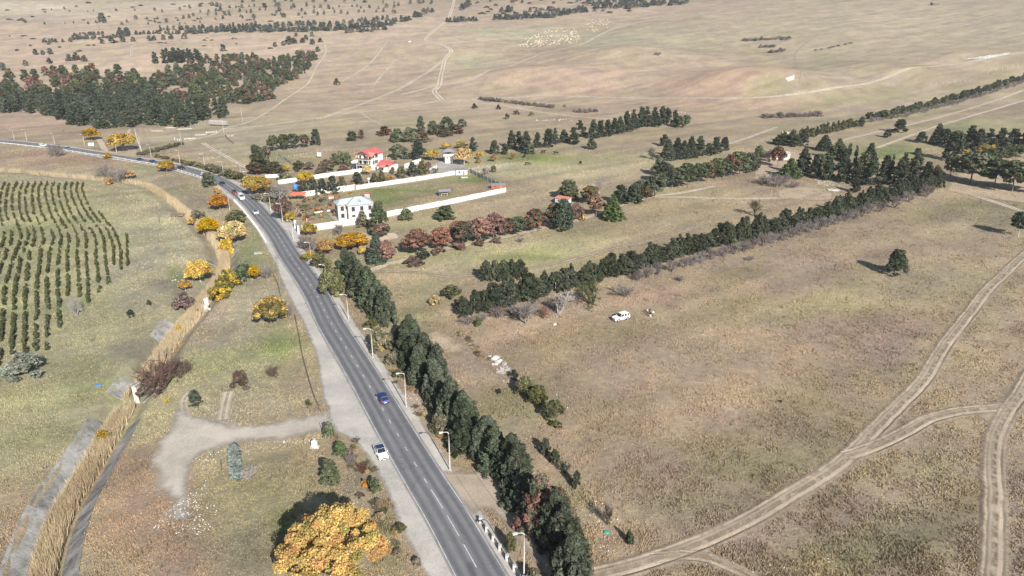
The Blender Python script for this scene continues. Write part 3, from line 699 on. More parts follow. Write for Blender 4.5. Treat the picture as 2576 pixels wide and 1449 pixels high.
patch('gate_gravel', [(690, 556), (738, 562), (754, 582), (758, 604), (724, 622), (706, 600)], GRAVELP, 0.9, 0.01)
patch('junction_gravel', [(262, 385), (300, 374), (338, 368), (352, 384), (346, 399), (300, 391)], BAREP, 1.5, 0.01, 3)
patch('gravel_pullout', [(596, 462), (612, 458), (618, 470), (606, 476), (606, 488), (614, 505), (603, 494)], GRAVELP, 1.0, 0.01)
patch('white_rubble_heap', [(784, 690), (808, 688), (807, 712), (803, 720), (792, 706)], CHALKP, 0.6, 0.01, 1.5)
patch('sand_patch', [(904, 588), (920, 586), (926, 594), (954, 586), (992, 586), (1004, 594), (1000, 600), (965, 610), (944, 607), (921, 600)], SANDP, 0.8, 0.008, 2)
patch('bare_patch', [(1070, 838), (1103, 832), (1135, 851), (1170, 874), (1125, 892), (1083, 866)], BAREP, 0.8, 0.006, 2, False)
patch('house_yard', [(1085, 416), (1109, 405), (1137, 410), (1171, 416), (1160, 428), (1120, 433), (1090, 434)], YARDP, 1.5, 0.01, 3)
patch('side_yard', [(884, 424), (893, 412), (920, 408), (918, 425), (905, 434)], YARDP, 1.5, 0.012, 2)
patch('house_path', [(823, 538), (840, 535), (856, 552), (848, 558), (838, 553)], YARDP, 0.8, 0.012, 1)
for poly in ([(2417, 150), (2440, 146), (2482, 148), (2530, 138), (2548, 132), (2530, 136), (2480, 142)], [(1975, 198), (1998, 188), (1998, 200), (1982, 206)]):
    patch('chalk_scree', poly, CHALKP, 3.0, 0.02, 6, False)
patch('worn_earth', [(1950, 480), (2010, 468), (2090, 478), (2100, 500), (2060, 505), (1960, 500)], BAREP, 2.0, 0.004, 4, False)
patch('grove_floor', [(1890, 400), (1990, 380), (2080, 400), (1990, 440), (1900, 452)], BAREP, 2.0, 0.004, 4, False)
patch('grove_floor', [(2380, 480), (2420, 420), (2500, 395), (2576, 400), (2640, 430), (2640, 520), (2500, 500)], BAREP, 2.0, 0.004, 4, False)

# ---- tracks
WORN = earth_mat('worn_track_earth', (0.42, 0.345, 0.255), 'patch', 1.5, 2.0, 0.5)
patch('worn_junction', [(2460, 1040), (2520, 1005), (2560, 960), (2640, 940), (2660, 1010), (2560, 1040), (2520, 1075), (2490, 1070)], WORN, 0.8, 0.05, 3, True)
patch('worn_junction', [(2250, 1055), (2262, 1080), (2220, 1112), (2160, 1150), (2080, 1200), (2060, 1195), (2140, 1130), (2200, 1080)], WORN, 0.8, 0.05, 3, True)
patch('worn_junction', [(1530, 1425), (1640, 1395), (1760, 1365), (1770, 1395), (1690, 1420), (1560, 1460)], WORN, 0.8, 0.05, 3, True)
TRACKQ = earth_mat('pale_faint_track', (0.43, 0.38, 0.27), 'ribbon', 1.5, 1.2, 0.35, (0.40, 0.36, 0.25), (0.2, 0.9))
W3 = [-1.9, -1.35, -1.08, -0.96, -0.82, -0.45, 0, 0.45, 0.82, 0.96, 1.08, 1.35, 1.9]
RUT = [0.02, 0.18, 0.23, 0.03, 0.14, 0.16, 0.20, 0.16, 0.14, 0.02, 0.23, 0.18, 0.02]
def track(P, hw=1.6, mat=None, near=False, name='dirt_track', dz=0.0):
    if not near and mat is None: hw *= 1.35
    L = px_path(P, 2.0 if near else 5.0)
    if near:
        k = hw / 1.9
        ribbon(name, L, [o * k for o in W3], mat or TRACK, dz + 0.02, prof=RUT, wob=0.22, rough=True)
    else:
        ribbon(name, L, [-hw, -hw / 2, 0, hw / 2, hw], mat or TRACKF, dz)
    EXCL_LINES.append((L, hw * 0.8))
track([(1440, 1462), (1530, 1440), (1600, 1421), (1717, 1384), (1850, 1331), (1930, 1288), (1990, 1249), (2077, 1193), (2150, 1136), (2200, 1089), (2250, 1039), (2310, 973),
       (2340, 932), (2400, 843), (2450, 776), (2517, 700), (2576, 648), (2660, 580), (2800, 500)], 2.4, TRACKM, True)
track([(2130, 1150), (2200, 1124), (2284, 1086), (2334, 1059), (2417, 1039), (2517, 1029), (2576, 1016), (2680, 985), (2800, 950)], 2.3, TRACKM, True, dz=0.03)
track([(2640, 880), (2600, 940), (2560, 1000), (2532, 1040), (2506, 1110), (2500, 1216), (2498, 1300), (2500, 1449), (2505, 1600)], 2.3, TRACKM, True, dz=0.05)
track([(1640, 1408), (1717, 1398), (1784, 1406), (1834, 1426), (1890, 1455), (1980, 1530)], 1.7, TRACK, True, dz=0.04)
track([(925, 682), (992, 683), (1059, 686), (1112, 695), (1145, 698), (1192, 693), (1242, 685), (1325, 675), (1425, 656), (1525, 630), (1625, 608), (1717, 583), (1800, 553),
       (1860, 536), (1934, 523), (2000, 506), (2067, 486), (2130, 466)], 1.7, TRACK, True)
track([(922, 686), (950, 675), (978, 664), (1030, 655), (1100, 634), (1212, 610), (1319, 586), (1379, 573), (1459, 553), (1569, 516), (1642, 496), (1717, 486), (1800, 470)], 1.9, TRACKB, True, dz=0.02)
track([(1642, 496), (1717, 496), (1884, 500), (2017, 496), (2080, 486)], 1.5)
track([(859, 287), (959, 277), (1059, 263), (1112, 253), (1192, 258), (1259, 265), (1359, 282), (1492, 297), (1600, 306)], 2.2)
track([(1112, 252), (1092, 230), (1105, 213), (1112, 180), (1119, 150), (1135, 127), (1105, 110), (1072, 100), (1092, 77), (1125, 50), (1138, 20), (1142, 0)], 2.6)
track([(800, 300), (859, 280), (975, 237), (1045, 200), (1100, 163), (1118, 150)], 2.2)
track([(1009, 238), (1092, 217), (1192, 197), (1292, 163), (1359, 137), (1459, 113), (1525, 80), (1592, 60), (1700, 40)], 2.2)
track([(1205, 249), (1359, 242), (1525, 245), (1717, 247), (1884, 247), (2051, 230), (2217, 200), (2350, 167), (2484, 147), (2620, 132)], 2.0)
track([(2037, 100), (2004, 130), (2000, 147), (2017, 187), (1994, 217), (1955, 240)], 1.7, TRACKQ)
track([(817, 112), (820, 133), (797, 167), (777, 207), (733, 240), (700, 263), (660, 290), (617, 310), (567, 323), (533, 340), (467, 357), (400, 377), (345, 392)], 2.0, TRACKB)
track([(859, 287), (733, 307), (633, 320), (560, 326)], 1.7)
track([(510, 360), (567, 393), (623, 423)], 1.5)
track([(310, 372), (320, 345), (326, 325)], 1.6, TRACKB)
track([(240, 345), (254, 358), (262, 374), (280, 385)], 2.2, TRACKB)
track([(2660, 225), (2576, 253), (2450, 290), (2350, 320), (2267, 350), (2205, 372)], 2.0, TRACKB)
track([(2117, 353), (2217, 330), (2400, 285), (2576, 227), (2660, 200)], 1.5)
track([(1834, 362), (1900, 340), (1953, 320)], 1.5)
track([(2420, 482), (2517, 513), (2576, 533), (2680, 565)], 2.0, TRACKF)
track([(860, 205), (930, 160), (975, 105)], 1.4); track([(940, 215), (960, 190), (995, 150)], 1.4)
track([(330, 142), (345, 112), (470, 100)], 1.5)
track([(1525, 34), (1570, 27), (1640, 22), (1720, 30)], 1.6)
track([(560, 1056), (566, 1020), (575, 985)], 1.6, TRACKF); track([(470, 1050), (462, 1010), (480, 985)], 1.4, TRACKF)

# ------------------------------------------------------------------ concrete canal with reeds
CONC = simple('weathered_concrete', (0.34, 0.33, 0.31), 0.9, 0.15, var=0.3, scale=0.35)
CONC2 = simple('stained_concrete', (0.25, 0.24, 0.225), 0.92, 0.15, var=0.35, scale=0.45)
canal = empty('canal', (0, 0, 0)); canal['kind'] = 'structure'
cd, cn = frame(CANAL)
cal = np.concatenate([[0], np.cumsum(np.linalg.norm(np.diff(CANAL, axis=0), axis=1))])
cmax = np.interp(292, CANAL[:, 1][:len(CANAL) // 2], cal[:len(CANAL) // 2])
def on_canal(s, off):
    x = np.interp(s, cal, CANAL[:, 0]); y = np.interp(s, cal, CANAL[:, 1])
    nx = np.interp(s, cal, cn[:, 0]); ny = np.interp(s, cal, cn[:, 1])
    return x + nx * off, y + ny * off
k = 0
for sd in (-1, 1):
    s = 4.0
    while s < cmax:
        L = 2.6
        for (a, b) in ((CANAL_HW + 0.1, CANAL_HW + CANAL_BANK - 0.05),):
            if vnoise(np.array(s / 11.0), np.array(sd * 3.0), 5) > (0.12 if s < 75 else 0.30 if s < 100 else 0.52):
                pts = []
                for (ss, oo) in ((s, a), (s + L - 0.07, a), (s + L - 0.07, b), (s, b)):
                    x, y = on_canal(ss, sd * oo)
                    pts.append((x, y, gz(x, y) + 0.13 + 0.05 * rng.random()))
                mb = MB(); q = pts if sd < 0 else pts[::-1]
                mb.hexa([(p[0], p[1], p[2] - 0.35) for p in q][::-1] + q[::-1] if sd < 0 else [(p[0], p[1], p[2] - 0.35) for p in q][::-1] + q[::-1])
                mb.obj('concrete_slab', CONC if rng.random() < 0.6 else CONC2, canal)
        s += L
# concrete kerb walls along the rim near the foot of the picture
def blades(n, pos, h, w, cols, lean=0.25, seg=1):
    """n tapered blades as single triangles"""
    x, y, z = pos
    a = nrng.uniform(0, 2 * np.pi, n); t = nrng.uniform(0, 2 * np.pi, n); l = nrng.normal(0, lean, n) * h
    dx, dy = np.cos(a) * w / 2, np.sin(a) * w / 2   # w: number or one per blade
    V = np.empty((n, 3, 3)); V[:, 0] = np.stack([x - dx, y - dy, z - 0.05], 1); V[:, 1] = np.stack([x + dx, y + dy, z - 0.05], 1)
    V[:, 2] = np.stack([x + np.cos(t) * l, y + np.sin(t) * l, z + h], 1)
    Fc = np.arange(n * 3).reshape(n, 3)
    tint = np.repeat(cols, 3, 0)
    return V.reshape(-1, 3), Fc, tint

def vert_col_mat(name, transl=0.2):
    m, nt, nd, lk = new_mat(name)
    at = N(nd, 'ShaderNodeAttribute', attribute_name='tint')
    d = nd.new('ShaderNodeBsdfDiffuse'); lk.new(at.outputs['Color'], d.inputs[0])
    t = nd.new('ShaderNodeBsdfTranslucent'); lk.new(at.outputs['Color'], t.inputs[0])
    mx = nd.new('ShaderNodeMixShader'); mx.inputs[0].default_value = transl
    lk.new(d.outputs[0], mx.inputs[1]); lk.new(t.outputs[0], mx.inputs[2])
    o = nd.new('ShaderNodeOutputMaterial'); lk.new(mx.outputs[0], o.inputs[0])
    return m
REED = vert_col_mat('dry_reed', 0.25); TUFT = vert_col_mat('grass_tuft', 0.12)

nre = 105000
s = nrng.uniform(0, cal[-1] * 0.93, nre) ** 1.0
off = nrng.normal(0, 0.45, nre).clip(-1, 1) * 2.3
off = np.where(nrng.random(nre) < 0.75, nrng.uniform(-1.5, 1.7, nre), off * 0.8)
gap = fbm(s / 14, off / 6, 31)
s_far = np.interp(300, CANAL[:len(CANAL) * 2 // 3, 1], cal[:len(CANAL) * 2 // 3])
keep = (gap > 0.34) | (s < 60)
keep &= nrng.random(nre) < np.clip(1 - (s - s_far * 0.55) / (s_far * 0.75), 0.10, 1)
keep &= ~((s > np.interp(0, [0, 1], [0, 1])) & (vnoise(s / 9.0, off * 0, 77) < 0.06))
s, off = s[keep], off[keep]
x, y = on_canal(s, off); z = zt(x, y)
h = (2.0 + 1.1 * fbm(s / 6, off, 3) + nrng.normal(0, 0.25, len(s))) * np.clip(1.15 - np.abs(off) / 6, 0.5, 1) * (1 - 0.35 * sstep(260, 420, y))
cb = np.array((0.58, 0.475, 0.315)) * (0.75 + 0.5 * nrng.random((len(s), 1)))
cb = np.where((fbm(s / 18, off / 3, 50) > 0.56)[:, None], cb * np.array((0.85, 0.82, 0.80)), cb)
V, Fc, T = blades(len(s), (x, y, z), h, 0.15, cb, 0.17)
reeds = link(bpy.data.objects.new('reeds', mesh_np('reeds', V, Fc, REED, tint=T)))
tag(reeds, 'tall straw coloured reeds filling the bed of the concrete canal', 'reeds', kind='stuff')

# ------------------------------------------------------------------ tufts of dry grass
def masks(x, y):
    ok = np.ones(len(x), bool)
    for L, hw in EXCL_LINES:
        b = (x > L[:, 0].min() - 8) & (x < L[:, 0].max() + 8) & (y > L[:, 1].min() - 8) & (y < L[:, 1].max() + 8) & ok
        if b.any():
            d = seg_dist(x[b], y[b], L[::3] if len(L) > 60 else L)
            ok[np.where(b)[0][d < hw]] = False
    for P in EXCL_POLYS:
        b = (x > P[:, 0].min()) & (x < P[:, 0].max()) & (y > P[:, 1].min()) & (y < P[:, 1].max()) & ok
        if b.any():
            ok[np.where(b)[0][poly_sdf(x[b], y[b], P) < 0.3]] = False
    b = (x < 40) & ok
    ok[np.where(b)[0][seg_dist(x[b], y[b], CANAL[::2]) < CANAL_HW + CANAL_BANK]] = False
    return ok
NT = 230000
yy = 78 + (430 - 78) * nrng.random(NT) ** 1.9
xx = nrng.uniform(-0.80, 0.80, NT) * (yy * 1.0 + 16)
cl = fbm(xx / 4.0, yy / 4.0, 21)
ok = (nrng.random(NT) < np.clip((cl - 0.28) * 3.2, 0.12, 1)) & masks(xx, yy)
xx, yy, cl = xx[ok], yy[ok], cl[ok]
gc = gcol(xx, yy)
tv = []; tf = []; tt = []
bigw = (nrng.random(len(xx)) < 0.035) & (fbm(xx / 9.0, yy / 9.0, 71) > 0.50)
gc[bigw] *= np.array((0.62, 0.58, 0.60))
hh = (0.12 + 0.24 * cl + 0.06 * nrng.random(len(xx))) * (1 + yy / 700)
hh = np.where(bigw, hh * 2.0, hh)
for k in range(3):
    jx = xx + nrng.normal(0, 0.16, len(xx)); jy = yy + nrng.normal(0, 0.16, len(xx))
    c = gc * (0.88 + 0.34 * nrng.random((len(xx), 1))) * np.array((1.04, 1.0, 0.95))
    v, f, t = blades(len(xx), (jx, jy, zt(jx, jy)), hh * nrng.uniform(0.6, 1.1, len(xx)), 0.20 + 0.0004 * yy, c, 0.45)
    tf.append(f + len(tv) * 0 + sum(len(q) for q in tv)); tv.append(v); tt.append(t)
tufts = link(bpy.data.objects.new('grass_tufts', mesh_np('grass_tufts', np.concatenate(tv), np.concatenate(tf), TUFT, tint=np.concatenate(tt))))
tag(tufts, 'dry straw and olive grass tufts covering the fields', 'grass', kind='stuff')
# ------------------------------------------------------------------ vegetation: crowns of many small leaf faces
def leaf_quads(R, cen, rad, n, size, elong=1.4, outward=0.65, up=0.0, inner=0.55, tint=None, lobe_var=0.38):
    """cen (k,3) lobe centres, rad (k,3) lobe radii; n leaf faces per lobe"""
    k = len(cen)
    L = np.repeat(np.arange(k), n)
    d = R.normal(size=(len(L), 3)); d /= np.linalg.norm(d, axis=1)[:, None]
    r = inner + (1.05 - inner) * R.random(len(L)) ** 0.6
    P = cen[L] + d * r[:, None] * rad[L]
    nm = d / rad[L]; nm /= np.linalg.norm(nm, axis=1)[:, None]
    nm = nm * outward + R.normal(size=nm.shape) * (1 - outward)
    nm[:, 2] += 0.15
    nm /= np.linalg.norm(nm, axis=1)[:, None]
    t = R.normal(size=nm.shape); t[:, 2] += up * 3
    t -= nm * (t * nm).sum(1)[:, None]; t /= np.linalg.norm(t, axis=1)[:, None]
    b = np.cross(nm, t)
    s = size * R.uniform(0.6, 1.35, len(L))[:, None]
    V = np.empty((len(L), 4, 3))
    V[:, 0] = P - t * s * elong * 0.5 - b * s * 0.25
    V[:, 1] = P + b * s * 0.5 - t * s * 0.05
    V[:, 2] = P + t * s * elong * 0.6 + b * s * 0.06
    V[:, 3] = P - b * s * 0.5 + t * s * 0.1
    lt = 1 + lobe_var * (R.random(k) - 0.5) * 2
    T = (lt[L] * R.uniform(0.68, 1.32, len(L)))[:, None] * np.ones(3)
    T = T * (np.array((1, 1, 1)) + R.normal(0, 0.06, (len(L), 3)))
    if tint is not None: T = T * tint[L]
    return V.reshape(-1, 3), np.arange(len(L) * 4).reshape(-1, 4), np.repeat(T, 4, 0)

def finish(V, Fc, T, mat, name='crown'):
    """normalise to unit height and unit width about the stem"""
    w = np.percentile(np.hypot(V[:, 0], V[:, 1]), 97); h = np.percentile(V[:, 2], 99.7)
    V = V.copy(); V[:, :2] /= 2 * w; V[:, 2] /= h
    return mesh_np(name, V, Fc, mat, tint=np.clip(T, 0.05, 3))

def mk_crown(shape, seed, mat, nl=60, n=50, size=0.3, brown=0.0, tintcols=None):
    R = np.random.default_rng(seed)
    cen = []; rad = []; up = 0.0; elong = 1.5; outw = 0.6
    H = 10.0
    if shape == 'cypress':          # broad cone of upright plumes
        for i in range(nl):
            t = R.random() ** 1.25; z = 0.5 + 9.0 * t
            r = 2.85 * (1 - t) ** 0.62 * (R.uniform(0.95, 1.2) if R.random() < 0.5 else R.uniform(0.45, 0.9))
            a = R.uniform(0, 2 * np.pi)
            cen.append((r * 0.86 * np.cos(a), r * 0.86 * np.sin(a), z)); q = R.uniform(0.28, 0.58)
            rad.append((q, q, q * R.uniform(1.6, 2.6)))
        up = 0.6; elong = 1.9; outw = 0.62
    elif shape == 'fir':            # irregular conifer: uneven level sprays, some gaps, one or two leaders
        gap0 = R.uniform(0, 6.28); two = R.random() < 0.5; ax = R.normal(0, 0.7, 2) if two else np.zeros(2)
        for i in range(nl):
            t = R.random() ** 1.15; z = 0.8 + 8.8 * t; a = R.uniform(0, 2 * np.pi)
            if abs((a - gap0 + np.pi) % 6.283 - np.pi) < 0.5 and R.random() < 0.6: continue
            side = ax * t if R.random() < 0.4 else np.zeros(2)
            r = (3.0 * (1 - t) ** 0.72 * (0.85 + 0.25 * np.sin(3 * a + gap0)) + 0.12) * R.uniform(0.45, 1.15); q = R.uniform(0.35, 0.75)
            cen.append((side[0] + r * np.cos(a), side[1] + r * np.sin(a), z + R.normal(0, 0.2))); rad.append((q * 1.25, q * 1.25, q * 0.75))
        up = 0.25; elong = 1.8; outw = 0.6
    elif shape == 'slim':           # narrow ragged windbreak conifer, several leaders
        lead = [(R.normal(0, 0.8), R.normal(0, 0.8), R.uniform(0.7, 1.0)) for _ in range(3)]; lead[0] = (0, 0, 1.0)
        for i in range(nl):
            lx, ly, lh = lead[R.integers(0, 3)]
            t = R.random() ** 1.1; z = 0.9 + 8.8 * t * lh
            r = 2.2 * (1 - t) ** 0.68 * (R.uniform(0.95, 1.25) if R.random() < 0.45 else R.uniform(0.4, 0.9)) + 0.12; a = R.uniform(0, 2 * np.pi)
            q = R.uniform(0.26, 0.56)
            cen.append((lx * t + r * np.cos(a), ly * t + r * np.sin(a), z)); rad.append((q, q, q * 1.6))
        up = 0.6; elong = 1.8
    elif shape == 'spruce':         # drooping tiers
        for tier in range(13):
            t = tier / 12; z = 1.0 + 8.6 * t; rr = 3.0 * (1 - t) ** 0.85 + 0.25
            m = max(3, int(11 * (1 - t) + 3))
            for j in range(m):
                a = 2 * np.pi * (j + R.random() * 0.7) / m
                for f in (0.45, 0.85):
                    cen.append((rr * f * np.cos(a), rr * f * np.sin(a), z - 0.45 * f + R.normal(0, 0.12)))
                    rad.append((0.55, 0.55, 0.3))
        elong = 1.7
    elif shape == 'deodar':         # wide, tiered, feathery
        for tier in range(9):
            t = tier / 8; z = 1.2 + 8.2 * t; rr = 4.2 * (1 - t) ** 0.8 + 0.3
            m = max(3, int(7 * (1 - t) + 3)); a0 = R.uniform(0, 6.28)
            for j in range(m):
                a = a0 + 2 * np.pi * (j + R.random() * 0.5) / m; ln = R.uniform(0.7, 1.1)
                for f in (0.3, 0.6, 0.95):
                    cen.append((rr * f * ln * np.cos(a), rr * f * ln * np.sin(a), z - 0.5 * f * f + R.normal(0, 0.1)))
                    rad.append((0.62, 0.62, 0.26))
        elong = 1.9
    elif shape == 'pine':           # clumped rounded head on a bare stem
        lean = R.normal(0, 0.5, 2)
        for i in range(nl):
            t = R.random() ** 0.8; z = 3.1 + 6.3 * t
            prof = np.sin(np.pi * (0.16 + 0.80 * t)) ** 0.7
            r = 3.3 * prof * R.uniform(0.45, 1.0); a = R.uniform(0, 2 * np.pi); q = R.uniform(0.5, 1.05)
            cen.append((lean[0] * t + r * np.cos(a), lean[1] * t + r * np.sin(a), z)); rad.append((q, q, q * 0.72))
        up = 0.2
    elif shape == 'lowpine':        # pine branched nearly to the ground
        for i in range(nl):
            t = R.random() ** 0.9; z = 1.1 + 8.2 * t
            r = 3.6 * (1 - t * 0.9) ** 0.6 * R.uniform(0.5, 1.0); a = R.uniform(0, 2 * np.pi); q = R.uniform(0.5, 1.05)
            cen.append((r * np.cos(a), r * np.sin(a), z)); rad.append((q, q, q * 0.8))
        up = 0.2
    elif shape == 'broad':          # round-headed broadleaf
        for i in range(nl):
            d = R.normal(size=3); d /= np.linalg.norm(d); d[2] = abs(d[2]) * 1.1 - 0.35
            f = R.uniform(0.6, 1.0); q = R.uniform(0.75, 1.35)
            cen.append((4.2 * f * d[0], 4.2 * f * d[1], 5.2 + 4.0 * f * d[2])); rad.append((q, q, q * 0.8))
        elong = 1.15; outw = 0.5
    elif shape == 'bush':           # mound from the ground up
        for i in range(nl):
            a = R.uniform(0, 2 * np.pi); e = R.random() ** 0.8 * np.pi / 2; f = R.uniform(0.55, 1.0); q = R.uniform(0.7, 1.4)
            cen.append((4.6 * f * np.cos(e) * np.cos(a), 4.6 * f * np.cos(e) * np.sin(a), 0.9 + 7.6 * f * np.sin(e))); rad.append((q, q, q * 1.1))
        up = 0.3; elong = 1.3; outw = 0.5
    elif shape == 'column':
        for i in range(nl):
            t = R.random(); a = R.uniform(0, 6.28); q = R.uniform(0.3, 0.5)
            r = 0.6 * np.sin(np.pi * min(1, 0.12 + 0.88 * t)) ** 0.5
            cen.append((r * np.cos(a), r * np.sin(a), 0.4 + 9.1 * t)); rad.append((q, q, q * 2.2))
        up = 0.8; elong = 2.2
    elif shape == 'sapling':
        for i in range(nl):
            t = R.random(); a = R.uniform(0, 6.28); q = R.uniform(0.8, 1.5)
            r = 1.7 * (1 - 0.75 * t) * R.uniform(0.3, 1)
            cen.append((r * np.cos(a), r * np.sin(a), 0.9 + 8.2 * t)); rad.append((q, q, q * 1.3))
        up = 0.6; elong = 1.6
    cen = np.array(cen); rad = np.array(rad)
    tint = np.ones((len(cen), 3))
    if tintcols is not None:
        for i in range(len(cen)):
            f = R.random(); acc = 0
            for p, c in tintcols:
                acc += p
                if f < acc: tint[i] = c; break
    V, Fc, T = leaf_quads(R, cen, rad, n, size, elong, outw, up, 0.5, tint)
    return finish(V, Fc, T, mat)

def mk_trunk(h0, r, mat, crook=0.0, seed=0, limbs=0, hl=0.85):
    """stem in crown units: unit height, with limbs reaching into the crown"""
    R = np.random.default_rng(seed); b = MB()
    pts = [(R.normal(0, crook) * t, R.normal(0, crook) * t, t * h0) for t in (0, 0.25, 0.5, 0.75, 1.0)]; pts[0] = (0, 0, -0.04)
    b.tube(pts, [r * 1.25, r, r * 0.85, r * 0.65, r * 0.3], 6)
    for i in range(limbs):
        z = h0 * R.uniform(0.35, 0.85); a = R.uniform(0, 6.28); e = R.uniform(0.2, 0.38)
        b.tube([(0, 0, z), (e * 0.5 * np.cos(a), e * 0.5 * np.sin(a), z + 0.10), (e * np.cos(a), e * np.sin(a), z + 0.22)], [r * 0.45, r * 0.3, r * 0.1], 5)
    return b.mesh('trunk', mat, True)

def mk_bare(seed, nb=7, spread=0.5, twigs=26, r=0.03, depth=3, upright=0.8, mat=None, name='branches'):
    """leafless shrub or tree: stems from the base that fork into fine twigs"""
    R = np.random.default_rng(seed); V = []; Fc = []; T = []
    def prism(a, b, ra, rb):
        d = b - a; L = np.linalg.norm(d)
        if L < 1e-5: return
        d = d / L; q = np.cross(d, (0.3, 0.5, 0.81)); q /= (np.linalg.norm(q) + 1e-9); w = np.cross(d, q); o = len(V)
        for p, rr in ((a, ra), (b, rb)):
            for k in range(3):
                an = 2.094 * k; V.append(p + rr * (np.cos(an) * q + np.sin(an) * w))
        for k in range(3): Fc.append((o + k, o + (k + 1) % 3, o + 3 + (k + 1) % 3, o + 3 + k))
        g = R.uniform(0.8, 1.2); T.extend([(g, g, g)] * 6)
    def grow(p, d, L, rr, lev):
        e = p + d * L; m = (p + e) / 2 + R.normal(0, 0.05, 3) * L
        prism(p, m, rr, rr * 0.8); prism(m, e, rr * 0.8, rr * 0.55)
        if lev == 0: return
        for k in range(4 if lev > 1 else 5):
            nd = d + R.normal(0, 0.55, 3); nd[2] += 0.12; nd /= np.linalg.norm(nd)
            grow(p + d * L * R.uniform(0.45, 1.0), nd, L * R.uniform(0.5, 0.75), rr * 0.58, lev - 1)
    for i in range(nb):
        a = 2 * np.pi * (i + R.random()) / nb; s = spread * R.uniform(0.4, 1.1)
        d = np.array((s * np.cos(a), s * np.sin(a), upright)); d /= np.linalg.norm(d)
        grow(np.array((0.02 * np.cos(a), 0.02 * np.sin(a), -0.02)), d, R.uniform(0.36, 0.5), r, depth)
    V = np.array(V); return finish(V, np.array(Fc), np.array(T), mat, name)

MESH = {}
def crown(shape, mat, var, lod=1):
    key = (shape, mat, var, lod)
    if key not in MESH:
        big = {0: (1.0, 1.0, 1.0), 1: (0.75, 0.7, 1.25), 2: (0.45, 0.5, 1.8)}[lod]
        base = {'cypress': (130, 50, 0.30), 'slim': (120, 44, 0.30), 'fir': (120, 46, 0.34), 'spruce': (1, 42, 0.36), 'deodar': (1, 50, 0.36), 'pine': (90, 60, 0.38), 'lowpine': (90, 60, 0.40),
                'broad': (90, 80, 0.42), 'bush': (60, 70, 0.55), 'column': (46, 46, 0.25), 'sapling': (14, 22, 0.9)}[shape]
        tc = None
        if mat == 'mixed': tc = [(0.35, (1.6, 1.0, 0.95)), (0.35, (0.62, 0.85, 0.8)), (0.3, (0.9, 0.95, 0.9))]
        elif mat in ('yellow', 'gold'): tc = [(0.2, (0.72, 0.85, 0.8)), (0.12, (0.95, 0.74, 0.75)), (0.68, (1, 1, 1))]
        elif mat in ('yolive',): tc = [(0.4, (1.9, 1.5, 0.9)), (0.6, (0.75, 0.85, 1))]
        elif mat == 'orange': tc = [(0.3, (1.3, 1.3, 0.8)), (0.2, (0.7, 0.75, 0.9)), (0.5, (1, 1, 1))]
        sd = sum(ord(ch) for ch in shape + mat) * 7 + var * 101 + lod
        MESH[key] = mk_crown(shape, sd, LM[mat], max(14, int(base[0] * big[0])), max(10, int(base[1] * big[1])), base[2] * big[2], tintcols=tc)
    return MESH[key]
def trunk(kind, var=0):
    key = ('trunk', kind, var)
    if key not in MESH:
        sp = {'conifer': (0.93, 0.016, BARK, 0.0, 0), 'limed': (0.9, 0.018, PALEBARK, 0.0, 0), 'pine': (0.8, 0.02, BARK, 0.03, 6),
              'broad': (0.72, 0.026, BARK, 0.03, 9), 'pale': (0.75, 0.024, PALEBARK, 0.03, 9)}[kind]
        MESH[key] = mk_trunk(sp[0], sp[1], sp[2], sp[3], 5 + var * 3, sp[4])
    return MESH[key]
def bare(var, mat='bare', tree=False):
    key = ('bare', var, mat, tree)
    if key not in MESH:
        if tree: MESH[key] = mk_bare(40 + var, 3, 0.35, r=0.034, depth=4, upright=1.0, mat=LM[mat])
        else: MESH[key] = mk_bare(20 + var, 11, 0.75, r=0.022, depth=3, upright=0.8, mat=LM[mat])
    return MESH[key]

# default width as a share of height
RATIO = {'cypress': 0.62, 'fir': 0.62, 'slim': 0.50, 'spruce': 0.62, 'deodar': 0.85, 'pine': 0.80, 'lowpine': 0.85, 'broad': 1.05, 'bush': 1.25, 'column': 0.2, 'sapling': 0.5, 'bare': 1.2, 'baretree': 0.8}
NAME = {'cypress': 'cypress_tree', 'fir': 'conifer_tree', 'slim': 'cypress_tree', 'spruce': 'spruce_tree', 'deodar': 'cedar_tree', 'pine': 'pine_tree', 'lowpine': 'pine_tree', 'broad': 'broadleaf_tree',
        'bush': 'bush', 'column': 'columnar_cypress', 'sapling': 'orchard_sapling', 'bare': 'bare_shrub', 'baretree': 'bare_tree'}
TRUNKKIND = {'cypress': 'conifer', 'fir': 'conifer', 'slim': 'limed', 'spruce': 'conifer', 'deodar': 'conifer', 'pine': 'pine', 'lowpine': 'conifer', 'broad': 'broad', 'column': 'conifer', 'sapling': 'conifer'}

def plant_xy(shape, mat, x, y, h, w, label, group=None, lod=1, var=None, trunk_kind=None, name=None, rz=None):
    z = gz(x, y); var = rng.randrange(5) if var is None else var
    rz = rng.uniform(0, 6.28) if rz is None else rz
    nm = name or NAME[shape]
    if nm == 'pine_tree': nm = {'brown': 'dead_pine', 'mixed': 'dying_pine', 'farpine': 'slope_pine'}.get(mat, nm)
    if shape in ('bush', 'bare', 'baretree'):
        if shape == 'bush': me = crown('bush', mat, var, lod)
        else: me = bare(var, mat, shape == 'baretree')
        o = bpy.data.objects.new(nm, me); o.location = (x, y, z); o.scale = (w, w, h); o.rotation_euler = (0, 0, rz); link(o)
        return tag(o, label, 'tree' if shape == 'baretree' else ('shrub' if shape == 'bare' else 'bush'), group)
    r = empty(nm, (x, y, z), rz, (w, w, h))
    tag(r, label, 'tree' if shape != 'sapling' else 'sapling', group)
    link(bpy.data.objects.new('trunk', trunk(trunk_kind or TRUNKKIND[shape], var)), r)
    link(bpy.data.objects.new('crown', crown(shape, mat, var, lod)), r)
    return r

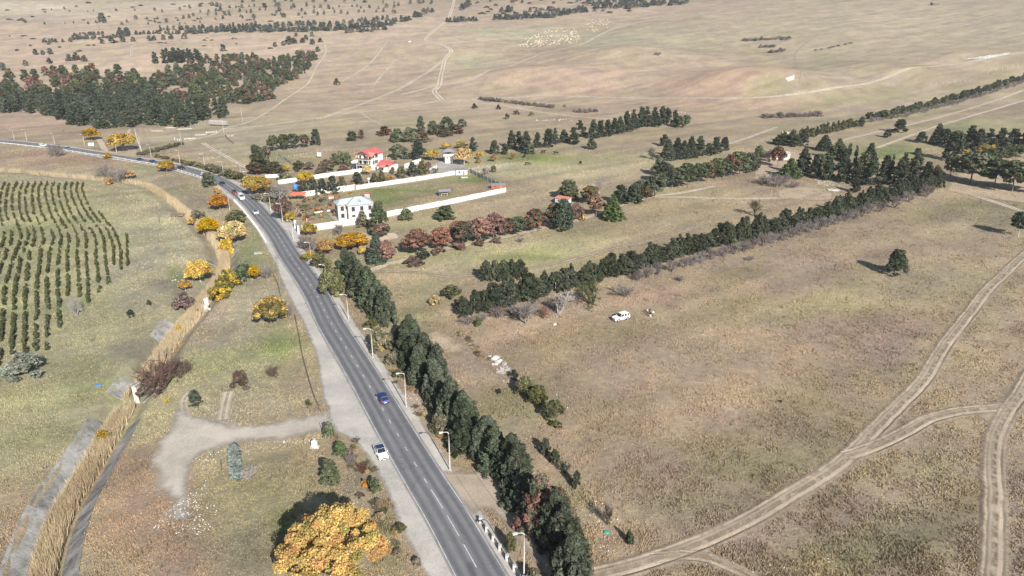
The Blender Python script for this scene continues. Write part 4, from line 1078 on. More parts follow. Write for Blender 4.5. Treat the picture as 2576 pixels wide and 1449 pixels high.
def plant(shape, mat, u, v, hpx, label, wpx=None, group=None, lod=1, **kw):
    x, y, z, s = ground_at(u, v)
    h = height_of(hpx, v, s); w = wpx * s / F if wpx else h * RATIO[shape]
    return plant_xy(shape, mat, x, y, h, w, label, group, lod, **kw)

def lerp(a, b, t): return a + (b - a) * t

# ---- A: big cypress hedge beside the road
G = 'big cypresses of the roadside hedge'
upper = px_path([(868, 688), (888, 715), (908, 745), (932, 778), (957, 802), (982, 819)], 1.0)
def along(L, n, jit=0.3):
    a = np.concatenate([[0], np.cumsum(np.linalg.norm(np.diff(L, axis=0), axis=1))])
    d, nn = frame(L)
    for i in range(n):
        s = a[-1] * (i + 0.5) / n
        yield np.array((np.interp(s, a, L[:, 0]) + rng.gauss(0, jit), np.interp(s, a, L[:, 1]) + rng.gauss(0, jit)))
nA = 11
for i, p in enumerate(along(upper, nA, 0.5)):
    plant_xy('cypress', 'cypress', p[0], p[1], 9.2 + rng.uniform(-2.0, 1.6), 6.9 + rng.uniform(-1.2, 1.3), '%s big blue-green cypress of the upper hedge section, counted from its far end' % ordinal(i), G, 0)
lower = px_path([(1008, 866), (1050, 928), (1096, 988), (1140, 1046), (1184, 1104), (1226, 1160), (1270, 1216), (1312, 1268), (1356, 1322), (1402, 1376), (1442, 1430), (1476, 1484)], 1.0)
nB = 30
for i, p in enumerate(along(lower, nB, 0.85)):
    brown = i in (24, 25)
    plant_xy('cypress', 'mixed' if brown else ('cypress' if i % 4 else 'dark'), p[0], p[1], 7.9 + rng.uniform(-2.2, 1.6), 6.4 + rng.uniform(-1.2, 1.3),
             ('half brown dying cypress, %s in the long lower roadside hedge' if brown else '%s dense dark cypress of the lower roadside hedge, counted from its far end') % ordinal(i), G, 0)

# ---- B: windbreak of narrow cypresses across the fields, C: row of bare shrubs before it
G = 'cypresses of the windbreak row'
W = px_path([(1156, 797), (1255, 771), (1379, 735), (1475, 711), (1590, 680), (1717, 644), (1813, 621), (1906, 597), (2006, 571), (2086, 549), (2180, 522), (2270, 495), (2362, 470)], 1.0)
nW = 84
for i, p in enumerate(along(W, nW, 0.6)):
    t = i / nW
    h = lerp(6.6, 7.3, t) * rng.choice([0.72, 0.8, 0.9, 1.0, 1.0, 1.12, 1.22]) * rng.uniform(0.94, 1.06)
    plant_xy('slim', 'wind' if i % 3 else 'dark', p[0], p[1], h, 5.3 * rng.uniform(0.75, 1.25), '%s narrow dark cypress of the field windbreak, counted from the road end' % ordinal(i), G, 1 if i > 30 else 0)
G = 'bare shrubs along the windbreak'
SH = [(1720, 673), (1742, 668), (1764, 663), (1792, 653), (1822, 646), (1847, 640), (1870, 633), (1895, 626), (1920, 620), (1942, 613), (1969, 605), (1992, 598), (2014, 591), (2037, 586),
      (2062, 578), (2082, 571), (2102, 565), (2127, 556), (2147, 551), (2169, 545), (2185, 538), (2212, 533), (2249, 523), (2285, 508), (2329, 495), (1689, 683), (1655, 691), (1629, 700), (1605, 706)]
SH.sort()
for i, (u, v) in enumerate(SH):
    plant('bare', 'bare', u, v, rng.uniform(28, 35), '%s leafless shrub in the row beside the windbreak, counted from the road end' % ordinal(i), rng.uniform(30, 38), G)
BIGB = [(1572, 746, 32, 62, 'bare', 'spreading greenish bare shrub right of the tallest bare tree'), (1490, 766, 56, 92, 'olive', 'wide greenish bare tree nearest the white off-roader'),
        (1407, 790, 56, 78, 'baregrey', 'tall grey leafless tree with upright fan of branches'), (1325, 813, 56, 82, 'bare', 'broad dark leafless tree left of the tall grey one'),
        (1367, 801, 32, 34, 'red', 'small reddish bare shrub between two leafless trees'), (1252, 800, 28, 42, 'bare', 'low leafless shrub near the windbreak road end'),
        (1215, 806, 20, 32, 'bare', 'small leafless shrub beside the little green bush'), (1179, 816, 24, 46, 'bare', 'leafless shrub nearest the road end of the windbreak'),
        (1290, 792, 24, 40, 'bare', 'leafless shrub close under the windbreak cypresses'), (1440, 760, 26, 50, 'bare', 'dark leafless shrub behind the two tall bare trees')]
for (u, v, h, w, m, lb) in BIGB: plant('baretree' if h > 50 else 'bare', m, u, v, h, lb, w)

# ---- D..K: single trees and bushes (shape, material, u, v of the foot, height, width, label)
SINGLE = '''
pine brown 975 660 54 52|reddish dead pine nearest the track fork by the spruce
pine brown 1050 641 64 72|broad reddish dead pine, second in the brown pine row
pine brown 1109 628 56 56|reddish dead pine behind the low brown bushes
pine mixed 1165 619 62 52|purplish dying pine in the middle of the brown row
pine brown 1190 603 50 46|dead pine in the back of the brown row
pine brown 1209 609 62 60|tall reddish dead pine right of the row middle
pine brown 1242 606 68 62|last big reddish pine of the brown row
pine brown 1150 600 42 44|small dead pine behind the brown row
pine mixed 1272 596 48 40|half dead pine at the right end of the brown row
pine pine 1305 593 47 50|green pine right after the brown pine row
pine mixed 1339 587 62 46|grey brown pine with a bare pale trunk
pine mixed 1356 582 52 44|brownish pine standing close behind the pale trunked one
lowpine dark 1066 652 26 34|small dark green pine in front of the brown row
lowpine spruce 1419 580 78 58|dark pine below the red roofed hut
pine mixed 1390 572 60 50|half dead pine left of the red roofed hut
pine brown 1450 560 48 34|brown dying pine in front of the red roofed hut
bush yolive 1466 556 26 22|yellow green bush at the foot of the dying pines
pine brown 1500 545 58 46|bright rust red pine among green ones
lowpine pine 1430 503 50 58|dense green pine behind the red roofed hut
baretree baregrey 1507 487 40 40|pale grey leafless tree behind the rust red pine
pine mixed 1482 515 46 46|grey green thin pine behind the rust red one
deodar deodar 1541 552 62 60|drooping deodar cedar right of the rust red pine
lowpine dark 1560 513 48 40|dark pine behind the drooping cedar
lowpine spruce 1592 516 52 44|dense dark conifer at the bend of the pale track
pine pine 1610 500 46 44|green pine behind the dense dark conifer
pine pine 1645 500 60 62|big round green pine beside the pale track
pine mixed 1622 508 40 36|brownish pine under the big round one
pine dark 1672 462 52 46|dark tall pine at the back of the pine belt
pine dark 1690 474 48 42|dark pine left of the leaning trunk
pine pine 1708 473 52 50|round green pine with a leaning trunk
pine pine 1731 471 60 44|green pine at the middle of the pine belt
pine pine 1757 462 50 46|green pine right of the belt middle
pine mixed 1778 458 50 40|brownish green pine in the belt
pine pine 1800 452 54 48|rounded pine in the belt before its right end
pine dark 1822 450 50 42|dark pine in the belt before its right end
pine mixed 1840 446 56 46|pine with rusty patches near the belt end
pine pine 1861 444 62 52|tall green pine with rusty patch near the belt end
lowpine pine 1884 432 48 42|green pine near the right end of the belt
lowpine pine 1907 402 36 30|small green pine above the right end of the belt
pine dark 1900 430 28 30|small umbrella shaped pine on the bare earth
bare bare 1930 398 22 40|leafless shrub before the ruined white house
pine mixed 1955 420 52 36|brown dark tree in front of the ruined white house
baretree bare 1936 408 34 50|leafless tree left of the ruined white house
deodar deodar 1986 446 52 66|bright green cedar at the left edge of the dark grove
fir dark 2018 366 46 30|upright dark cypress above the grove
lowpine dark 1998 368 30 40|dark pine left of the upright cypress
lowpine dark 1963 364 26 40|low dark pine on the upper grass
lowpine wind 1985 362 24 34|low dark pine between two others on the upper grass
spruce dark 2073 378 42 46|dark fir with level branches above the grove
deodar deodar 2106 400 56 58|tall pale green cedar behind the grove
column cypress 2133 408 48 11|slim columnar cypress, left one of the pair
column cypress 2150 412 46 11|slim columnar cypress, right one of the pair
column deodar 2243 434 46 9|slim light green columnar cypress right of the pair
spruce dark 2184 422 68 48|tall dark fir towering over the grove
fir dark 2018 440 68 44|dark cypress behind the bright green cedar
fir dark 2048 446 64 44|dark cypress in the left half of the grove
lowpine olive 2060 432 50 44|olive brown tree in the middle of the grove
fir dark 2080 452 66 42|dark cypress left of the grove middle
fir dark 2118 458 70 46|dark cypress in the middle of the grove
fir wind 2152 463 70 44|dark cypress right of the grove middle
fir dark 2188 466 72 46|dark cypress under the towering fir
lowpine olive 2172 440 54 46|olive tinted tree under the towering fir
fir dark 2222 462 72 44|dark cypress behind the windbreak end
fir dark 2258 468 74 46|dense dark cypress near the right end of the grove
fir wind 2292 470 76 48|dense grey green cypress near the right end of the grove
fir dark 2326 472 72 46|brown tinged cypress at the right end of the grove
fir mixed 2350 470 60 40|brownish last cypress of the grove
fir dark 2300 432 66 44|tall dark cypress rising behind the grove end
fir dark 2270 440 60 42|dark cypress half hidden behind the grove end
fir dark 2120 432 58 42|dark cypress behind the columnar pair
fir dark 2150 484 40 30|small dark cypress in front of the grove
lowpine dark 2262 334 34 36|round dark pine beside the double dirt track
lowpine dark 2233 346 22 22|small dark pine left of the round one by the track
lowpine dark 2317 359 28 26|small pine alone on the green grass
spruce dark 2356 362 50 36|tall pointed dark fir by the double track
lowpine dark 2374 364 40 34|dark pine right of the pointed fir
fir dark 2392 404 74 56|big dark cypress on the green grass
fir dark 2436 380 64 44|dark pine, first of the far right group
fir dark 2458 384 60 40|dark pine, second of the far right group
fir dark 2484 378 54 40|dark pine, third of the far right group
fir dark 2512 378 56 42|dark pine, fourth of the far right group
fir dark 2544 376 52 44|dark pine, fifth of the far right group
fir dark 2574 380 50 44|dark pine at the picture edge in the far right group
broad yolive 2470 395 34 34|pale yellow green tree below the far right group
broad yolive 2494 391 26 28|small yellowish tree below the far right group
broad yolive 2427 400 24 26|pale yellow shrub tree beside the big dark cypress
pine pine 2484 411 38 40|umbrella pine, leftmost of the row with bare trunks
pine pine 2508 408 38 40|umbrella pine, second of the row with bare trunks
pine pine 2530 405 38 38|umbrella pine, third of the row with bare trunks
pine pine 2554 400 38 38|umbrella pine, fourth of the row with bare trunks
pine pine 2578 396 38 38|umbrella pine at the picture edge with bare trunk
pine pine 2440 462 76 88|wide umbrella pine in the right hand group
pine pine 2500 472 72 76|big umbrella pine over the long shadow
pine pine 2546 482 76 78|big dark umbrella pine at the right picture edge
pine pine 2600 486 80 80|umbrella pine cut by the right picture edge
pine pine 2470 440 54 60|umbrella pine behind the two big ones
pine pine 2387 454 66 34|thin leaning pine with a long bare trunk
pine dark 2561 594 60 46|dark pine with a white trunk at the right picture edge
lowpine dark 2252 691 62 52|lone round dark tree standing in the brown field
baretree olive 1898 543 44 40|lone half bare tree behind the windbreak
'''
SINGLE2 = '''
lowpine dark 1244 388 35 24|dark conifer alone left of the conifer row
lowpine dark 1270 389 28 20|small dark conifer beside the one left of the row
fir dark 1287 374 46 28|dark conifer, first at the left end of the conifer row
fir dark 1305 376 46 28|dark conifer, second of the conifer row
fir dark 1323 384 54 36|dark conifer, third and widest at the left end of the row
lowpine pine 1334 388 30 22|small lighter pine in front of the conifer row
fir dark 1352 371 38 26|dark conifer, fourth of the conifer row
fir dark 1378 371 47 30|dark conifer, fifth of the conifer row
fir dark 1396 361 39 24|dark conifer, sixth of the conifer row
fir dark 1418 359 33 28|dark conifer, seventh of the conifer row
fir dark 1442 363 43 32|dark conifer, eighth of the conifer row, on the green patch
lowpine dark 1458 326 24 20|small dark pine behind the conifer row
lowpine dark 1468 344 25 22|small dark conifer in the gap of the row
fir dark 1492 348 47 30|dark conifer, ninth of the conifer row
fir dark 1512 346 43 26|dark conifer, tenth of the conifer row
fir dark 1528 344 43 26|dark conifer, eleventh of the conifer row
fir dark 1545 338 41 26|dark conifer, twelfth of the conifer row
fir dark 1559 336 43 26|dark conifer, thirteenth of the conifer row
fir dark 1575 333 53 30|tall dark conifer, fourteenth of the conifer row
fir dark 1593 326 51 30|tall dark conifer, fifteenth of the conifer row
fir dark 1612 318 49 30|dark conifer, sixteenth of the conifer row
fir dark 1626 319 51 30|tallest dark conifer near the right end of the row
fir dark 1646 319 49 34|dark conifer, eighteenth of the conifer row
fir dark 1665 313 46 30|dark conifer, nineteenth of the conifer row
lowpine dark 1679 308 36 24|dark conifer, twentieth of the conifer row
fir dark 1696 318 41 28|dark conifer, last of the long conifer row
lowpine pine 1709 321 29 28|green pine at the right end of the conifer row
lowpine pine 1726 314 25 26|low green pine beyond the right end of the row
lowpine pine 1488 376 29 26|lone round pine on the green grass strip
lowpine dark 1670 367 29 26|lone dark tree above the second conifer group
baretree bare 1640 400 30 34|sparse larch left of the second conifer group
spruce dark 1680 402 50 40|dark fir, left one of the second conifer group
spruce dark 1702 399 52 36|dark fir, second of the second conifer group
spruce dark 1720 398 44 34|dark fir in the middle of the second conifer group
spruce dark 1737 396 52 36|tall fir, fourth of the second conifer group
fir dark 1760 391 49 34|dark conifer, fifth of the second conifer group
lowpine dark 1781 392 31 26|small conifer in the second conifer group
fir dark 1803 388 43 30|dark conifer, seventh of the second conifer group
lowpine dark 1821 379 34 26|dark conifer at the right end of the second group
lowpine pine 1660 442 46 40|green pine above the pine belt
lowpine dark 795 366 41 28|dark upright pine alone above the upper garden
pine pine 690 382 42 30|green pine, left one of the four above the garden
pine pine 715 379 41 32|green pine, second of the four above the garden
pine pine 741 376 40 32|green pine, third of the four above the garden
pine mixed 765 372 34 28|brown tinged pine, right one of the four above the garden
lowpine pine 652 427 62 48|big green pine at the left corner of the garden
pine mixed 672 415 48 24|brown dying pine beside the big corner pine
pine mixed 646 441 34 44|pinkish brown tree below the big corner pine
lowpine pine 885 354 25 30|round green pine, left of the pair above the red roofed house
lowpine mixed 909 349 23 18|brownish pine, right of the pair above the red roofed house
lowpine mixed 968 341 24 38|brown and green low pine left of the pine cluster
lowpine pine 1000 357 34 36|green pine in the cluster above the red roofed house
lowpine pine 1030 358 38 34|round green pine in the cluster above the house
lowpine dark 1059 334 42 22|tall dark pine at the back of the cluster
lowpine mixed 1062 356 24 46|brown low pine in front of the cluster
lowpine pine 1090 339 35 32|green pine, first of the right cluster half
lowpine pine 1124 326 33 38|green pine, second of the right cluster half
lowpine mixed 1118 342 22 44|brown low pine below the right cluster half
lowpine mixed 1148 336 22 38|brown pine at the right end of the cluster
lowpine pine 1163 319 20 24|small green pine at the far right of the cluster
bush pine 1004 399 35 56|wide round dark green tree beside the red roofed house
fir spruce 1052 402 48 42|dark bluish conifer behind the red roofed house
broad yellow 1088 404 32 38|golden round tree right of the bluish conifer
broad yellow 1122 376 18 28|small yellow tree behind the white tower house
broad yolive 1162 374 18 30|yellow green tree behind the pale yellow one
fir spruce 1190 381 36 24|dark conifer behind the pale yellow tree
broad gold 1168 415 48 52|big pale yellow tree right of the white tower house
broad yellow 1207 402 23 20|small bright yellow tree right of the pale one
broad orange 1204 412 14 16|small orange tree under the bright yellow one
broad orange 1243 407 22 22|orange half bare tree on the green strip
baretree orange 1290 402 22 28|sparse orange tree on the green strip
lowpine olive 1242 434 18 14|small olive tree outside the grey fence
baretree bare 1218 448 26 40|leafless tree outside the grey fence
lowpine spruce 764 490 36 28|dark conifer, first in the garden row behind the white wall
lowpine spruce 789 489 43 30|dark conifer, second in the garden row
lowpine spruce 811 487 38 28|dark conifer, third in the garden row
lowpine spruce 838 484 42 32|dark conifer, fourth in the garden row
lowpine olive 861 478 34 26|olive tree, fifth in the garden row
lowpine spruce 900 466 34 30|dark tree near the white globe lamp
broad orange 886 474 18 14|small orange shrub near the brown gate
broad gold 924 441 28 26|golden tree in front of the red roofed house
lowpine olive 943 461 26 20|olive tree, left one below the red roofed house
lowpine olive 961 460 30 20|olive tree, right one below the red roofed house
broad orange 981 459 22 22|orange shrub tree below the low red roof
lowpine olive 988 438 18 14|small dark shrub tree against the low red roofed house
lowpine olive 1009 447 28 26|dark green tree in front of the low red roofed house
lowpine spruce 1039 443 36 28|dense dark tree right of the low red roof
lowpine olive 1061 439 35 26|olive dark tree right of the dense one
broad purple 1076 434 26 22|brown tree at the end of the courtyard trees
baretree bare 1095 436 14 30|low leafless tree in the courtyard
broad yellow 771 467 38 48|bright yellow tree inside the garden wall
broad purple 646 440 30 40|pinkish brown broadleaf tree at the garden corner
lowpine olive 690 437 30 52|dark olive tree in the upper garden
broad yellow 721 434 22 20|small yellow tree in the upper garden
bush olive 752 428 24 34|dark bush in the upper garden
bush red 748 433 9 12|small red bush in the upper garden
broad purple 778 429 22 28|brown leafless looking tree in the upper garden
broad mixed 823 432 30 42|rounded brown tree in the upper garden
lowpine olive 842 416 30 24|dark pine, left one near the white tank
lowpine pine 858 415 35 22|dark pine, middle one near the white tank
lowpine pine 875 420 38 24|dark pine, right one near the white tank
bush red 864 430 16 34|red brown bush under the dark garden pines
bush purple 805 438 18 30|brown bush along the upper garden wall
bush olive 715 452 16 34|grey bush beside the upper garden wall
'''
SINGLE3 = '''
broad yellow 650 490 50 76|wide golden tree at the roadside by the garden
broad yolive 624 470 28 34|yellow green tree at the roadside before the golden one
bush scrub 718 452 18 36|grey brown bush between road tree and garden
bush scrub 684 508 38 44|grey olive bush along the road below the golden tree
baretree baregrey 705 512 54 64|large pale leafless tree beside the red shelter
broad purple 714 553 52 50|rusty brown tree by the compound fence
broad yellow 731 558 26 30|yellow tree at the foot of the rusty brown one
bush scrub 647 505 18 26|low grey green bush at the road edge
lowpine pine 955 588 80 48|tall pine in front of the grey roofed house
pine mixed 958 598 36 44|rusty low pine under the tall house pine
lowpine scrub 913 572 40 30|grey green small pine beside the grey roofed house
spruce spruce 948 662 78 48|dark spruce by the sandy patch
lowpine pine 1022 554 30 36|round pine before the long white wall, left one
lowpine pine 1119 554 37 50|broad round pine before the long white wall, right one
broad yolive 779 594 32 40|brown and yellow shrub tree before the white front wall
broad orange 888 627 42 86|wide orange brown tree by the sandy patch
broad yellow 846 627 32 32|yellow tree left of the wide orange one
broad orange 818 642 42 50|orange tree at the roadside
broad yellow 913 644 28 22|bright yellow small tree beside the spruce
bush yolive 775 657 24 32|yellow brown bush at the road edge
bare bare 772 630 36 62|grey leafless shrub at the road edge
bush olive 806 676 38 54|dark olive shrub behind the street lamp
bush olive 838 742 66 62|large dark olive shrub hiding a lamp foot
bush olive 826 716 44 40|dark shrub above the large olive one
baretree bare 855 592 30 34|leafless tree before the white front wall
bush scrub 905 742 22 26|grey shrub at the foot of the hedge
bush purple 1105 640 20 40|low reddish bush, first before the brown pines
bush purple 1040 668 24 50|low reddish bush, second before the brown pines
bush purple 1150 628 18 44|low reddish bush, third before the brown pines
bush purple 1210 616 16 40|low brown bush, fourth before the brown pines
bush purple 1250 610 14 30|low brown bush, fifth before the brown pines
bush wind 1222 703 46 36|dark juniper bush, first of the clump before the windbreak
bush wind 1244 706 50 38|dark juniper bush, second of the clump
bush wind 1266 706 52 38|dark juniper bush, third of the clump
bush wind 1288 703 50 38|dark juniper bush, fourth of the clump
bush wind 1309 699 46 34|dark juniper bush, fifth of the clump
bush olive 1136 748 30 52|olive broom bush behind the windbreak end
bush olive 1160 770 26 34|dark broom bush at the windbreak end
bush straw 1096 767 24 32|straw coloured bush alone behind the windbreak end
bush green 1204 821 22 20|little green bush before the windbreak
broad gold 586 613 60 80|bright yellow tree in the reed gully beside the road
broad yellow 526 594 50 54|orange yellow tree in the reed gully
broad yolive 487 569 22 26|small yellow tree above the reeds
broad orange 553 528 42 56|rusty orange tree on the road bank
bush scrub 500 564 34 44|grey brown thicket in the gully
bush olive 598 559 30 60|olive bush on the road bank
bush yellow 572 640 44 40|sparse yellow thicket below the bright yellow tree
broad gold 505 709 58 74|pale golden tree left of the reeds
broad orange 467 732 30 34|small pale orange tree beside the golden one
bush yolive 578 722 44 60|brown and olive thicket right of the reeds
bush green 617 705 40 44|green bush in the roadside thicket
broad yellow 643 704 38 38|yellow bush tree in the roadside thicket
bare bare 671 700 36 46|leafless shrub at the right end of the thicket
bush yolive 556 752 42 56|yellow olive bush at the gully rim
bush purple 462 784 46 60|dark brown bush left of the reeds
bush dark 510 776 18 26|dark low juniper at the gully rim, upper one
bush dark 495 796 18 28|dark low juniper at the gully rim, middle one
bush dark 474 815 16 28|dark low juniper at the gully rim, lower one
broad yolive 683 816 66 80|yellow and olive round tree beside the lay-by
bare bare 722 800 36 34|leafless shrub behind the yellow olive tree
broad yellow 713 806 24 20|small bright yellow bush right of the round tree
bare purple 412 978 82 120|big purple brown thicket over the ruined gate
bush purple 385 990 40 64|reddish part of the thicket beside the ruined gate
bare purple 452 952 54 66|brown leafless thicket right of the big one
bush purple 607 977 44 50|round purple brown bush on the dry meadow
bare purple 687 947 26 40|low purple brown bush on the dry meadow
lowpine dark 492 1019 36 34|small dark pine beside the trodden spur
lowpine green 777 1024 20 16|tiny tree at the end of the wire fence
bush yolive 262 1122 38 46|yellow green bush between reeds and meadow
column blue 598 1210 92 34|silvery blue columnar cypress on the littered grass
bare baregrey 625 1205 30 50|heap of dry grey twigs beside the blue cypress
lowpine green 828 1100 38 30|small green tree at the mouth of the spur
lowpine green 856 1146 34 36|green bush tree by the wooden fence posts
lowpine green 832 1221 64 48|small green tree above the big yellow one
bush green 945 1238 34 38|dark green bush at the gravel edge
bush orange 918 1224 20 22|small orange bush at the gravel edge
bare red 912 1192 26 34|reddish dry stalks at the gravel edge
bare bare 885 1170 30 36|grey brown dry stalks behind the wooden posts
bush silver 62 948 58 88|silver grey bush at the lower end of the orchard
bare baregrey 193 793 52 36|grey leafless tree in the orchard rows
bush dark 331 798 20 20|small dark bush alone on the slope
bush dark 375 767 12 14|tiny dark bush on the slope
bush yellow 453 845 30 20|yellow bush standing in the reeds
bush orange 437 878 17 22|orange bush at the edge of the reeds
bush yellow 420 1015 16 16|small yellow bush at the foot of the ruined gate
broad yellow 420 432 30 46|yellow bush tree at the guard rail
broad yellow 311 381 50 72|wide yellow tree by the road junction
broad yolive 232 353 30 40|yellow green tree left of the junction
bush yolive 273 399 15 22|small yellow bush at the guard rail
bare bare 143 395 34 40|grey leafless bush at the guard rail
bare bare 265 449 38 62|large grey leafless thicket on the road bank
bare bare 302 459 40 58|second grey leafless thicket on the road bank
broad orange 330 452 26 28|orange bush beside the grey thickets
bush orange 275 464 20 32|low orange bush below the grey thickets
lowpine pine 525 469 36 36|dark green pine at the guard rail bend
bush orange 549 499 32 26|rusty bush beside the road bend
bush dark 1293 952 22 24|small dark broom bush near the white rubble
bush olive 1318 992 44 44|dark broom bush, upper one of the three on the field edge
bush olive 1350 1014 44 50|dark broom bush, middle one of the three on the field edge
bush olive 1392 1052 44 56|round dark broom bush at the field edge
bush olive 1400 1075 18 30|low olive bush below the round broom bush
bush wind 1372 1140 36 30|dark broom bush at the top of the thin line
bush wind 1396 1166 36 28|dark broom bush, second of the thin line
bare dark 1420 1190 36 30|thin dark broom bush, third of the thin line
bush wind 1450 1226 40 24|dark broom bush at the bottom of the thin line
bare wind 1528 1320 56 30|tall thin broom bush in the field corner
bush dark 1584 1368 32 22|small dark bush in the field corner
bush dark 1257 990 13 14|tiny dark bush beside the hedge
bush scrub 958 884 58 66|grey olive scrub below the first hedge gap
bush scrub 990 914 30 36|grey scrub beside the lower hedge
bush green 1000 950 18 26|small green bush beside the road lamp
bush olive 1035 954 20 28|small olive bush beside the lower hedge
bush scrub 1108 1088 46 52|grey olive bush between lamp and hedge
bush scrub 1085 1032 16 30|low scrub beside the hedge
bush olive 1284 1386 46 28|dark olive bush behind the white guard posts
bush scrub 1340 1470 40 50|grey bush at the bottom edge by the lamp
bush olive 935 822 20 36|low olive bush between lamp and hedge
bush straw 960 800 16 20|straw coloured tuft bush beside the lamp
bare bare 1712 708 16 26|low leafless shrub alone in the brown field
bare bare 1886 655 13 24|tiny leafless shrub in the brown field
bare bare 1310 610 14 22|tiny leafless shrub on the mid field
bare bare 1955 470 34 60|wide grey leafless shrub on the worn earth
bare bare 1925 462 24 44|grey leafless shrub left of the wide one
bare bare 1996 472 20 34|grey leafless shrub right of the wide one
bush pine 847 214 18 16|lone dark shrub on the open slope
bare bare 1654 139 9 22|low grey shrub on the knoll crest
bush dark 1194 273 13 14|small dark bush below the cart track
bush dark 1254 275 12 12|small dark bush right of the cart track fork
bush dark 1275 300 14 14|dark round bush on the pale grass
bush olive 1300 288 11 18|little olive bush on the pale grass
bush olive 1336 291 10 16|little olive bush by the cart track
bare bare 1420 270 8 12|tiny leafless shrub at the end of the hedge line
bush scrub 160 330 3 4|tiny grey scrub tuft on the upper slope
'''
lodof = lambda h, v: 0 if h > 44 and v > 560 else (1 if h > 26 else 2)
for blk in (SINGLE, SINGLE2, SINGLE3):
    for ln in blk.strip().split('\n'):
        a, lb = ln.split('|'); q = a.split()
        h, v = float(q[4]), float(q[3])
        tk = 'limed' if ('white trunk' in lb or 'lone round dark' in lb) else ('pale' if 'pale' in lb and q[0] == 'broad' else None)
        sc = 0.9 if q[1] in ('yellow', 'orange', 'gold') else (0.9 if 'grove' in lb else 1.0)
        plant(q[0], q[1], float(q[2]), v, h * sc, lb.strip(), float(q[5]) * sc, None, lodof(h, v), trunk_kind=tk)

# the big golden tree at the foot of the picture: its own crown
def big_tree():
    x, y, z, s = ground_at(850, 1490)
    R = np.random.default_rng(5); cen = []; rad = []; tint = []
    for i in range(190):
        d = R.normal(size=3); d /= np.linalg.norm(d); d[2] = abs(d[2]) * 1.15 - 0.30
        f = R.uniform(0.72, 1.0) if i > 30 else R.uniform(0.3, 0.7); q = R.uniform(0.55, 1.25)
        c = (7.1 * f * d[0], 7.1 * f * d[1], 7.2 + 6.9 * f * d[2]); cen.append(c); rad.append((q, q, q * 0.7))
        g = R.random()
        side = c[0] > 2.5 and c[2] < 8.5
        tint.append((0.62, 0.78, 0.85) if g < 0.14 else ((0.92, 0.70, 0.70) if (side and g < 0.45) or g < 0.3 else (1.0, 1.0, 1.0)))
    V, Fc, T = leaf_quads(R, np.array(cen), np.array(rad), 260, 0.22, 1.2, 0.45, 0.0, 0.35, np.array(tint), 0.2)
    t = empty('broadleaf_tree', (x, y, z)); tag(t, 'huge golden orange tree at the bottom beside the road', 'tree')
    link(bpy.data.objects.new('crown', mesh_np('crown', V, Fc, LM['bigyellow'], tint=np.clip(T, 0.05, 3))), t)
    b = MB(); b.tube([(0, 0, -0.3), (0.1, 0, 2.0), (0.2, 0.1, 4.0), (0.2, 0.2, 7.0)], [0.55, 0.42, 0.34, 0.15], 8)
    for i in range(14):
        a = R.uniform(0, 6.28); e = R.uniform(2.5, 5.5); zz = R.uniform(2.0, 4.5)
        b.tube([(0.1, 0, zz), (e * 0.5 * np.cos(a), e * 0.5 * np.sin(a), zz + 1.8), (e * np.cos(a), e * np.sin(a), zz + R.uniform(3, 5.5))], [0.2, 0.13, 0.04], 5)
    b.obj('trunk', PALEBARK, t, True)
big_tree()

# ---- forests: shared labels where nothing tells the trees apart
def poly_px(P): return np.array([ground_at(*p)[:2] for p in P])
def fill(P, n, mind, seed):
    P = poly_px(P); R = np.random.default_rng(seed); out = []
    x0, y0 = P.min(0); x1, y1 = P.max(0)
    for k in range(n * 60):
        p = np.array((R.uniform(x0, x1), R.uniform(y0, y1)))
        if poly_sdf(p[:1], p[1:], P)[0] > 0: continue
        if out and np.min(np.hypot(*(np.array(out) - p).T)) < mind: continue
        out.append(p)
        if len(out) >= n: break
    return out
lb = 'dark blue-green conifer in the dense plantation above the road'
for i, p in enumerate(fill([(-60, 262), (60, 254), (130, 250), (250, 250), (330, 238), (390, 222), (402, 262), (470, 275), (560, 284), (580, 293), (520, 308), (450, 322), (330, 322), (312, 318), (300, 327),
                            (230, 324), (170, 315), (120, 292), (60, 285), (-60, 290)], 250, 5.2, 3)):
    plant_xy('fir', 'cypress' if i % 2 else 'dark', p[0], p[1], rng.uniform(8.0, 14.0), rng.uniform(6.0, 8.6), lb, 'conifers of the plantation above the road', 2, name='plantation_conifer')
mixP = [[(372, 208), (430, 178), (500, 162), (560, 152), (640, 142), (680, 152), (672, 196), (700, 214), (690, 250), (655, 262), (600, 262), (556, 264), (470, 268), (402, 258), (392, 220)],
        [(690, 160), (720, 148), (750, 142), (790, 138), (798, 150), (770, 180), (740, 208), (700, 218), (684, 210)]]
for j, P in enumerate(mixP):
    for i, p in enumerate(fill(P, 270 if j == 0 else 64, 4.0, 5 + j)):
        g = rng.random()
        m, lb = (('pine', 'green pine in the mixed pine wood left of the pale dirt road') if g < 0.72 else
                 (('mixed', 'olive brown pine in the mixed pine wood left of the pale dirt road') if g < 0.91 else ('brown', 'rusty dead pine in the mixed pine wood left of the pale dirt road')))
        plant_xy('lowpine', m, p[0], p[1], rng.uniform(5.5, 9.5), rng.uniform(6.0, 9.0), lb, 'pines of the mixed wood', 2)
for i, p in enumerate(fill([(-40, 205), (60, 190), (150, 182), (320, 180), (350, 200), (372, 222), (330, 236), (250, 246), (130, 248), (0, 250), (-40, 252)], 74, 8.0, 9)):
    g = rng.random()
    m, lb = (('pine', 'green pine in the open wood behind the plantation') if g < 0.66 else (('mixed', 'olive brown pine in the open wood behind the plantation') if g < 0.92 else ('brown', 'rusty dead pine in the open wood behind the plantation')))
    plant_xy('lowpine', m, p[0], p[1], rng.uniform(8.0, 12.0), rng.uniform(8, 11), lb, 'pines of the open wood', 2)
